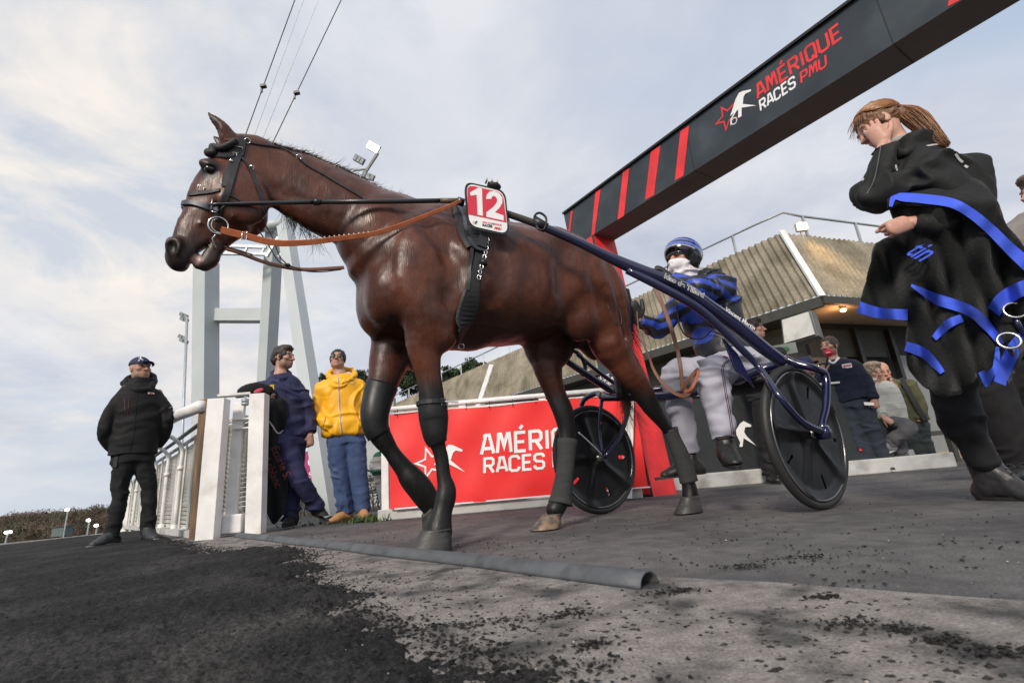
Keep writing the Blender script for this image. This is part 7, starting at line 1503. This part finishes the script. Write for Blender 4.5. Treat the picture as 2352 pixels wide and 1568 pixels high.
mb = MB(); mb.ell(P(1903, 810, -.27), (.046, .046, .045)); mb.build('foam_head', mat('red_foam', (.75, .02, .04), .9, bump=.002, bs=200), mic, True); mb = MB(); mb.tube([P(1901, 820, -.27), P(1895, 858, -.25)], .013, 10); mb.build('handle', m_rubber, mic, True)
mb = MB(); c = P(1902, 809, -.318); mb.box(c, (.045, .003, .012), (f.rx, f.nh, Zu)); mb.build('white_print', m_white, mic)
mb = MB(); mb.box(P(1996, 927, -.16), (.09, .012, .035), (unit(f.rx-Zu*.2), f.nh, Zu)); tagged(mb.build('paper', m_white), 'small white card in the lowered hand of the man with the microphone', 'card')
# dark-haired man behind the sulky
f = Fig('young dark-haired man seen in profile behind the sulky shaft, black shoes by its wheel', xy=(2.64, 5.43)); P = f.P
hc = P(1733, 757); B = f.basis(78, 2); arms = [[(1715, 810, .0), (1712, 870, .0), (1730, 920, 0)], [(1790, 810, 0), (1812, 870, 0), (1815, 920, 0)]]; legs = [[(1752, 925, 0), (1760, 1010, 0), (1768, 1090, 0)], [(1790, 925, 0), (1800, 1010, 0), (1812, 1075, .1)]]
body(f, hc, B, 1.0, (.48, .28, .20), arms=[[P(*p) for p in a] for a in arms], legs=[[P(*p) for p in a] for a in legs], torso=[P(1742, 795), P(1756, 860), P(1770, 915)], neck=P(1740, 793), beard=.2, hair=(.03, .02, .017))
hairfield(f, hc, B, 1.05, dark_hair, 'full', seed=10)
clothes(f, P, (1742, 792), (1770, 915), 50, arms, legs, cloth_mat('black_coat', (.015, .017, .02), .8), cloth_mat('black_trousers', (.012, .012, .014), .8), 33, 1, toes=[(.35, .9, (.02, .02, .02)), (.6, .7, (.02, .02, .02))])
mb = MB(); c = onp(1798, 818, f.A, f.nh); c = f.P(1801, 815, .6); mb.box(f.P(1802, 802, .6), (.26, .02, .13), (f.rx, f.nh, Zu)); sgn = mb.build('notice', mat('cream_card', (.60, .62, .50), .6)); tagged(sgn, 'small cream notice with a green mark on the wall behind the shaft', 'sign')
mb = MB(); mb.ell(f.P(1803, 802, .585), (.05, .004, .032), (f.rx, f.nh, Zu)); mb.build('green_mark', mat('green_print', (.15, .4, .12), .6), sgn, True)
# blue cap person
f = Fig('person in a dark blue cap mostly hidden behind the wheel fork', xy=(3.55, 6.3)); P = f.P
hc = P(1852, 842); B = f.basis(60, 0); body(f, hc, B, 1.0, (.45, .26, .2), torso=[P(1858, 880), P(1870, 960), P(1885, 1040)], arms=[], legs=[[P(1885, 1000), P(1900, 1085)]], neck=P(1858, 878)); cap(f, hc, B, 1.04, m_cap)
garment(f, 'jacket', cloth_mat('blue_black_jacket', (.014, .018, .035), .8), [([P(1857, 876), P(1860, 890), P(1868, 930), P(1880, 985)], [.10, .21, .24, .22], .6, True, True)], .008, 8, 35)
# woman in white quilted jacket
f = Fig('grey-blond woman in a pale quilted jacket with one ankle crossed over her knee', foot=(2070, 1080)); P = f.P
hc = P(2006, 856); B = f.basis(40, -10); wr = P(2030, 958, -.25)
hA = handmesh(wr, f.rx*.6-Zu*.7, -f.nh+Zu*.3, 1, (.7, .8, .9, .9, .6), .9); arms = [[(2000, 893, 0), (2010, 935, -.12), (2028, 955, -.24)], [(2035, 890, .1), (2058, 930, .05), (2050, 940, -.1)]]; legs = [[(2035, 972, 0), (2086, 982, -.22), (2040, 1018, -.22)], [(2045, 975, .05), (2060, 1015, -.05), (2076, 1062, 0)]]
body(f, hc, B, .98, (.50, .30, .23), arms=[[P(*p) for p in a] for a in arms], legs=[[P(*p) for p in a] for a in legs], torso=[P(2012, 888), P(2025, 925), P(2035, 965)], hands=[hA], neck=P(2011, 888), hair=(.30, .25, .19), brow=(.2, .15, .1), female=True)
hairfield(f, hc, B, 1.06, mat('grey_blond_hair', (.30, .24, .18), .6, var=.25, vs=60, bump=.002, bs=120), 'full', seed=12)
m_quilt = cloth_mat('pale_quilted_nylon', (.52, .52, .47), .55, stretch=(1, 1, 1))
def quilt(V): return np.tile(np.array([.52, .52, .47]), (len(V), 1))*(1-.28*(np.abs(np.sin(V[:, 2:3]*math.pi/.062)) < .16))
m_quilt = mat('pale_quilted_nylon', (.5, .5, .45), .5, attr=True, var=.06, bump=.004, bs=28, spec=.4)
garment(f, 'jacket', m_quilt, [([P(2011, 884), P(2014, 895), P(2022, 925), P(2032, 955), P(2040, 978)], [.10, .20, .225, .22, .20], .62, True, True), ([P(*p) for p in arms[0]], [.085, .075, .06], 1, False, True), ([P(*p) for p in arms[1]], [.085, .075, .06], 1, False, True)], .009, 9, 37, .008, quilt)
garment(f, 'trousers', cloth_mat('grey_trousers', (.10, .10, .105), .8), [([P(2038, 972), P(2045, 982)], [.19, .18], .7, False, False)]+[([P(*p) for p in l], [.10, .085, .062], 1, False, True, .03) for l in legs], .008, 8, 38)
shoe(f, P(2040, 1020, -.22), -f.rx*.8-f.nh*.2-Zu*.3, mat('grey_sneaker', (.16, .16, .18), .6), .24, sole=(.5, .5, .5)); shoe(f, P(2076, 1066)*[1, 1, 0]+Zu*.10, f.rx*.7-f.nh*.6, m_shoeblk, .26)
# bald man in olive coat
f = Fig('bald man in a long olive coat leaning beside the pale-jacketed woman, reading his phone', foot=(2128, 1072)); P = f.P
hc = P(2027, 853, .1); B = f.basis(20, -16); hA = handmesh(P(2052, 882, -.25), -f.rx*.5+Zu*.6, f.rx*.6-f.nh*.4, 1, (1.0, 1.1, 1.1, 1.2, .8), .95)
arms = [[(2045, 880, .05), (2062, 905, -.1), (2052, 888, -.24)], [(2090, 885, 0), (2115, 935, -.02), (2110, 965, -.1)]]; legs = [[(2080, 975, 0), (2098, 1020, 0), (2118, 1056, 0)], [(2105, 975, .05), (2120, 1020, .05), (2140, 1054, .1)]]
body(f, hc, B, 1.04, (.50, .26, .17), arms=[[P(*p) for p in a] for a in arms], legs=[[P(*p) for p in a] for a in legs], torso=[P(2045, 880, .05), P(2065, 930), P(2085, 975)], hands=[hA], neck=P(2040, 876, .06), beard=.15, hair=(.1, .08, .07))
clothes(f, P, (2048, 874), (2098, 972), 42, arms, legs, cloth_mat('olive_parka', (.085, .085, .040), .75, c2=(.05, .05, .025)), cloth_mat('grey_green_trousers', (.045, .055, .055), .85), 40, 1, mat('brown_shoe', (.16, .05, .025), .45), toes=[(-.2, 1, (.03, .02, .01)), (.9, .6, (.03, .02, .01))], sleeve=.08)
mb = MB(); mb.box(P(2042, 877, -.30), (.035, .010, .10), (unit(f.rx+Zu*.2), f.nh, Zu)); tagged(bevel(mb.build('phone', m_rubber)), 'dark phone held up by the bald man in the olive coat', 'phone')
mb = MB(); mb.box(P(2047, 915, -.32), (.10, .004, .17), (unit(f.rx+Zu*.35), f.nh, unit(Zu-f.rx*.35))); tagged(mb.build('paper_sheet', m_white), 'white paper sheet hanging between the woman and the bald man', 'paper')
mb = MB(); mb.bar(P(2070, 868, -.14), P(2126, 965, -.16), .05, .02, tuple(f.nh)); mb.build('bag_strap', m_black, f.o)
# seat for the two leaning people
mb = MB(); a = P(2030, 985, .35)*[1, 1, 0]; mb.box(a+(.35, .15, .40), (1.5, .10, .06)); 
for dx in (-.3, .95): mb.box(a+(dx, .15, .2), (.06, .08, .38))
tagged(mb.build('leaning_rail', m_fas), 'dark rail behind the two leaning onlookers', 'rail')
# driver in white and green silks glimpsed behind the banner end
f = Fig('person in white and green racing silks half hidden behind the end of the red banner', xy=(-1.75, 6.2)); P = f.P
hc = P(884, 1024); B = f.basis(150, 0); arms = [[(872, 1050, 0), (862, 1075, -.05), (880, 1085, -.15)], [(900, 1050, 0), (905, 1075, -.05), (890, 1088, -.15)]]; legs = [[(880, 1110, 0), (886, 1150, 0), (890, 1186, 0)], [(896, 1110, 0), (900, 1150, 0), (905, 1184, 0)]]
body(f, hc, B, .9, (.5, .3, .22), arms=[[P(*p) for p in a] for a in arms], legs=[[P(*p) for p in a] for a in legs], torso=[P(885, 1044), P(887, 1080), P(889, 1108)], neck=P(885, 1043))
def gsl(V): C_ = np.tile(np.array([.75, .74, .66]), (len(V), 1)); C_[(np.sin(V[:, 2]*2*math.pi/.22) > .55)] = (.02, .16, .09); return C_
garment(f, 'silks', mat('white_green_silk', (.7, .7, .6), .5, attr=True, var=.04), [([P(885, 1040), P(886, 1048), P(887, 1075), P(889, 1108)], [.08, .16, .17, .16], .6, True, True)]+[([P(*p) for p in a], [.07, .06, .045], 1, False, True) for a in arms], .006, 9, 44, .009, gsl)
garment(f, 'trousers', m_white, [([P(*p) for p in l], [.09, .075, .06], 1, False, True, .03) for l in legs], .006, 9, 45, .009)
H_ = f.F([hc], .2, .006); H_.ell(hc+Zu*.03, (.115, .125, .105)); H_.half(hc-Zu*.04, (0, 0, -1)); V, F_ = H_.mesh(); mk('helmet', V, F_, m_white, f.o)
tick('bystanders')
# ---------------------------------------------------------------- woman with the blanket
f = Fig('auburn-haired woman in a black rain jacket holding her face, carrying a blanket', foot=(2290, 1148)); P0_ = f.P
offy = lambda y: float(np.interp(y, [240, 450, 700, 900, 1150], [-.36, -.32, -.22, -.10, 0]))
P = lambda x, y, o=0.0: P0_(x, y, offy(y)+o)
hc = P(2018, 290); B = f.basis(-66, -24, -4); skw = (.56, .33, .25)
wa = P(2030, 330, -.115); hA = handmesh(wa, Zu*1.0-f.rx*.22, -f.nh*1.0-f.rx*.15, 1, (.28, .25, .30, .35, .4), .98, spread=.26)
wb = P(2090, 512, -.30); hB_ = handmesh(wb, -f.nh*.72-f.rx*.66-Zu*.22, -f.nh*.62+f.rx*.75, 1, (1.15, 1.2, 1.25, 1.3, 1.4), .98, spread=.10, thumb_out=.15)
arma = [P(2105, 385, -.06), P(1990, 455, -.18), wa]; armb = [P(2215, 400, -.05), P(2215, 500, -.10), P(2160, 512, -.24), wb]
legs = [[P(2175, 800), P(2205, 960), P(2262, 1075)]]
body(f, hc, B, .92, skw, arms=[arma, armb], legs=legs, torso=[P(2085, 350), P(2150, 450), P(2180, 640)], hands=[hA, hB_], res=.006, female=True, neck=P(2080, 350), hair=(.12, .06, .03), brow=(.16, .08, .04), lips=(.5, .2, .17))
m_aub = mat('auburn_hair', (.17, .075, .028), .42, var=.35, vs=30, bump=.0015, bs=160, stretch=(3, 3, 3), spec=.6)
hairfield(f, hc, B, .95, m_aub, 'short', seed=15)
garment(f, 'hair_knot', m_aub, [([P(2062, 262, .02), P(2090, 270, .02), P(2118, 288, .0), P(2144, 310, -.01), P(2164, 327, -.02)], [.035, .028, .034, .028, .012], .9, False, False, .01)], .004, 16, 56, .005)
W_ = lambda x, y, z: hc+(B[0]*x+B[1]*y+B[2]*z)*.97; tie = W_(0, -.118, .02)
def hairs(n, gen, name, m):
    mb = MB()
    for i in range(n):
        Q_, r = gen(); mb.tube(Q_, r, 4)
    return mb.build(name, m, f.o, True)
def gscalp():
    a = rng.uniform(-1.45, 1.45); st = np.array([math.sin(a)*.080, .062*math.cos(a)-.008, .036+.075*math.cos(a)+rng.normal()*.004]); en = np.array([rng.normal()*.012, -.116, .02+rng.normal()*.014]); Q_ = []
    for t in np.linspace(0, 1, 8):
        p = st*(1-t)+en*t; c = np.array([0, -.022, .036]); v = (p-c)/np.array([.082, .101, .094]); v = v/np.linalg.norm(v)*(1.015+.03*rng.random()); p2 = c+v*np.array([.082, .101, .094]); p2[2] -= .004*math.sin(t*3); Q_.append(W_(*p2))
    return Q_, [.0006, .0012, .0015, .0015, .0015, .0015, .0013, .0009]
m_aub2 = mat('auburn_hair_light', (.33, .15, .055), .38, var=.4, vs=40, spec=.6)
hairs(480, gscalp, 'hair_strands', m_aub2)
pt = [tie, P(2098, 268, .02), P(2124, 290, .0), P(2150, 314, -.02), P(2172, 332, -.03)]
def gpony():
    o_ = rng.normal(size=3); o_ *= (.020+.016*rng.random())/np.linalg.norm(o_); Q_ = []
    for t, p, w_ in zip((0, .25, .5, .75, 1), pt, (.45, 1.25, 1.2, .8, .45)): Q_.append(p+o_*w_+rng.normal(size=3)*.003)
    return catm(Q_, 3), np.interp(np.linspace(0, 1, 13), [0, .3, 1], [.0018, .0018, .0004])
hairs(420, gpony, 'ponytail', m_aub); hairs(300, gpony, 'ponytail', m_aub2)
def gwisp():
    a = rng.uniform(-.9, 1.3); st = W_(math.sin(a)*.080, .060*math.cos(a), .030+.07*math.cos(a)); d = unit(B[1]*.6-B[2]*.6+B[0]*math.sin(a)*.5+rng.normal(size=3)*.25); return [st, st+d*.025, st+d*.05-Zu*.012], [.0010, .0007, .0003]
hairs(60, gwisp, 'loose_hair', m_aub2)
m_rain = cloth_mat('black_rain_jacket', (.013, .014, .014), .66, bump=.0022, bs=45, spec=.25)
jk = garment(f, 'jacket', m_rain, [([P(2082, 342), P(2092, 352), P(2112, 385), P(2140, 450), P(2165, 540), P(2180, 640)], [.060, .085, .115, .125, .125, .125], [1.1, 1.35, 1.5, 1.5, 1.4, 1.35], True, True, .03),
    ([P(2120, 378, -.10), P(2060, 430, -.15), P(1994, 450, -.18), P(2008, 395, -.16), P(2024, 345, -.12)], [.072, .066, .060, .052, .046], 1, False, True, .022), ([P(2112, 352, .0), P(2155, 364, .02), P(2205, 388, .02), P(2235, 420, .02)], [.045, .052, .058, .055], 1.2, False, False, .06), ([P(2110, 390, -.10), P(2155, 425, -.13), P(2200, 465, -.12), P(2215, 500, -.08)], [.06, .075, .075, .06], 1.1, False, False, .06), ([P(2195, 392, -.02), P(2232, 440, -.02), P(2225, 500, -.08), P(2160, 512, -.24), P(2108, 512, -.30)], [.075, .068, .062, .055, .045], 1, False, True, .03),
    ([P(2158, 368, .04), P(2192, 400, .04), P(2230, 450, .04), P(2255, 505, .05)], [.040, .050, .055, .055], 1.3, False, False, .07)], .021, 8, 51, .0075, aniso=1.1)
garment(f, 'collar', m_rain, [([P(2052, 330, .04), P(2058, 350, -.08), P(2080, 352, -.12), P(2104, 335, -.06), P(2100, 318, .06)], .022, 1, False, False)], .006, 12, 52, .006)
s2 = skinof(jk); y5 = lambda X, Y: (1874.3+.3164*X, 202.1+.3164*Y); m_silver = mat('silver_reflector', (.55, .55, .55), .35)
garment(f, 'cuff_lining', mat('grey_lining', (.32, .32, .32), .8), [([P(2046, 326, -.07), P(2062, 322, -.06), P(2080, 314, -.05)], [.018, .020, .012], .8, False, False)], .003, 12, 53, .005)
for a in ([(330, 640), (348, 672)], [(575, 560), (583, 605)], [(1010, 480), (1035, 520), (1062, 540)], [(1075, 565), (1098, 580)], [(982, 405), (1000, 428)], [(290, 622), (310, 590), (330, 620), (350, 585)], [(805, 425), (860, 415), (935, 408)]): seam(f, s2, [y5(*p) for p in a], .011, m_silver, 'reflector', n=8)
seam(f, s2, [y5(*p) for p in ((475, 420), (450, 560), (420, 680), (370, 770))], .004, mat('grey_seam', (.10, .11, .11), .6), 'seam')
garment(f, 'trousers', cloth_mat('black_work_trousers', (.011, .011, .013), .75), [([P(2178, 630), P(2176, 760), P(2180, 810)], [.125, .125, .12], 1.3, True, True), ([P(2185, 800), P(2192, 880), P(2208, 960), P(2242, 1025), P(2260, 1066)], [.095, .088, .072, .064, .062], 1, False, True, .04)], .013, 7, 54)
mbt = mat('scuffed_black_leather', (.030, .030, .031), .42, var=.3, bump=.003, bs=24)
an = P0_(2262, 1075)*[1, 1, 0]+Zu*.165; shoe(f, an, f.rx*.85-f.nh*.55, mbt, .25, .050, up=.165, name='boot', sole=(.015, .015, .015), laces=m_strap)
# blanket
bl = empty('blanket', P0_(2140, 900, -.3), 'black fleece horse blanket edged in bright blue draped over the woman arm', 'blanket')
def db(x, y, lift=0.0):
    w_ = .034*math.sin(x*.048+y*.016)+.020*math.sin(x*.10-y*.035+1)+.014*math.sin(y*.045+x*.03); fade = float(np.interp(y, [440, 560, 900], [.35, 1, 1.3]))
    return P0_(x, y, offy(min(y, 760))-.27+w_*fade+.05*((x-2190)/150)**2-lift*1.0-(.014 if lift else 0))
def da(x, y, lift=0.0):
    t = float(np.interp(y, [400, 470, 600], [.20, .0, 0])); return P0_(x, y, offy(y)-.30+t+.012*math.sin(x*.08+y*.05)+.05*((x-2190)/150)**2-lift-(.014 if lift else 0))
m_fle = cloth_mat('black_fleece_blanket', (.008, .009, .009), .95, bump=.004, bs=70, sheen=.12)
oB = [(2040, 470), (2064, 462), (2127, 465), (2191, 474), (2238, 497), (2286, 535), (2317, 582), (2349, 607), (2400, 650), (2420, 780), (2352, 800), (2330, 850), (2310, 889), (2297, 846), (2265, 889), (2247, 856), (2232, 880), (2200, 905), (2163, 910), (2120, 886), (2087, 847), (2084, 790), (2085, 737), (2015, 730), (1976, 719), (1976, 692), (1982, 677), (1998, 613), (2010, 560), (2032, 547), (2070, 532), (2052, 500)]
V, Fc = sheet(oB, db, 11); solid(mk('blanket_cloth', V, Fc, m_fle, bl), .014)
oA = [(2037, 482), (2041, 455), (2050, 446), (2070, 437), (2096, 428), (2130, 410), (2159, 401), (2195, 400), (2222, 405), (2250, 420), (2270, 436), (2286, 460), (2300, 495), (2320, 530), (2345, 560), (2400, 610), (2400, 680), (2349, 606), (2317, 582), (2286, 538), (2238, 502), (2191, 478), (2127, 470), (2064, 468)]
V, Fc = sheet(oA, da, 9); solid(mk('blanket_fold', V, Fc, m_fle, bl), .016)
m_trim = cloth_mat('bright_blue_binding', (.055, .115, .72), .7, var=.10)
for ln, wd_, fn, lf in (([(2042, 474), (2046, 450), (2066, 443), (2127, 446), (2191, 456), (2238, 481), (2286, 520), (2330, 562), (2400, 620)], [8, 20, 22, 22, 23, 24, 26, 30, 34], da, .014), ([(1976, 692), (2015, 705), (2050, 709), (2085, 710)], [27, 25, 24, 26], db, .012), ([(2094, 652), (2156, 675), (2226, 699), (2268, 731), (2307, 787)], [6, 26, 25, 24, 14], db, .020), ([(2083, 784), (2110, 792), (2134, 806), (2155, 830), (2170, 852)], [22, 24, 22, 20, 12], db, .014),
    ([(2247, 856), (2265, 889), (2283, 866), (2297, 842), (2295, 796)], [-16, -20, -18, -16, -8], db, .014), ([(2268, 706), (2296, 671), (2352, 643), (2410, 640)], [34, 36, 34, 34], db, .022), ([(2150, 782), (2185, 752), (2214, 738)], [-14, -22, -18], db, .010), ([(2310, 886), (2325, 850), (2352, 800), (2410, 760)], [-30, -34, -34, -34], db, .012)):
    mb = MB(); band(mb, ln, wd_, fn, lf); o = mb.build('blue_binding', m_trim, bl, True)
ux = unit(db(2125, 580)-db(2083, 560)); uy = unit(np.cross(-f.nh, ux)); ftext('lettering', 'tin', db(2078, 582, .060), ux, uy, -f.nh, .115, m_trim, bl, .0012, .25)
for x_, y_ in ((2331, 712), (2317, 782)): ringat(db(x_, y_, .035), -f.nh+f.rx*.3+Zu*.3, .032, .0045, 'blanket_ring', bl)
mb = MB(); mb.tube([db(2331, 728, .035), db(2340, 750, .03), db(2352, 770, .02)], .010, 6); mb.build('blanket_strap', m_navy, bl, True); mb = MB(); mb.tube([db(2317, 797, .035), db(2326, 815, .02)], .008, 6); mb.build('blanket_strap', m_navy, bl, True)
# person behind her
f = Fig('person in a grey jacket and black trousers mostly hidden behind the blanket', xy=(2.95, 3.1)); P = f.P
arms = []; legs = [[(2250, 860, 0), (2310, 970, 0), (2345, 1068, 0)], [(2330, 860, .1), (2380, 960, .2), (2390, 1050, .3)]]
hc = P(2395, 440); body(f, hc, f.basis(-60, 0), 1.0, SK, torso=[P(2380, 500), P(2350, 640), P(2320, 800)], legs=[[P(*p) for p in l] for l in legs], neck=P(2385, 495)); hairfield(f, hc, f.basis(-60, 0), 1.05, mat('grey_brown_hair', (.12, .09, .07), .6), 'full', seed=17)
clothes(f, P, (2378, 492), (2315, 800), 80, [[(2330, 540, -.05), (2345, 640, -.1), (2380, 700, -.2)]], legs, cloth_mat('grey_padded_jacket', (.22, .20, .19), .6), cloth_mat('black_trousers_b', (.011, .011, .012), .8), 61, 1, toes=[(-.35, 1, (.02, .02, .02)), None], leg=.11)
mb = MB()
c0 = P(2335, 1072, -.12)
for a in (-1, 1): mb.tube(catm([c0, c0+f.rx*.03*a+Zu*.02, c0+f.rx*.045*a+Zu*-.005, c0], 4), .003, 5)
mb.build('lace_bow', m_strap, f.o, True)
tick('woman')
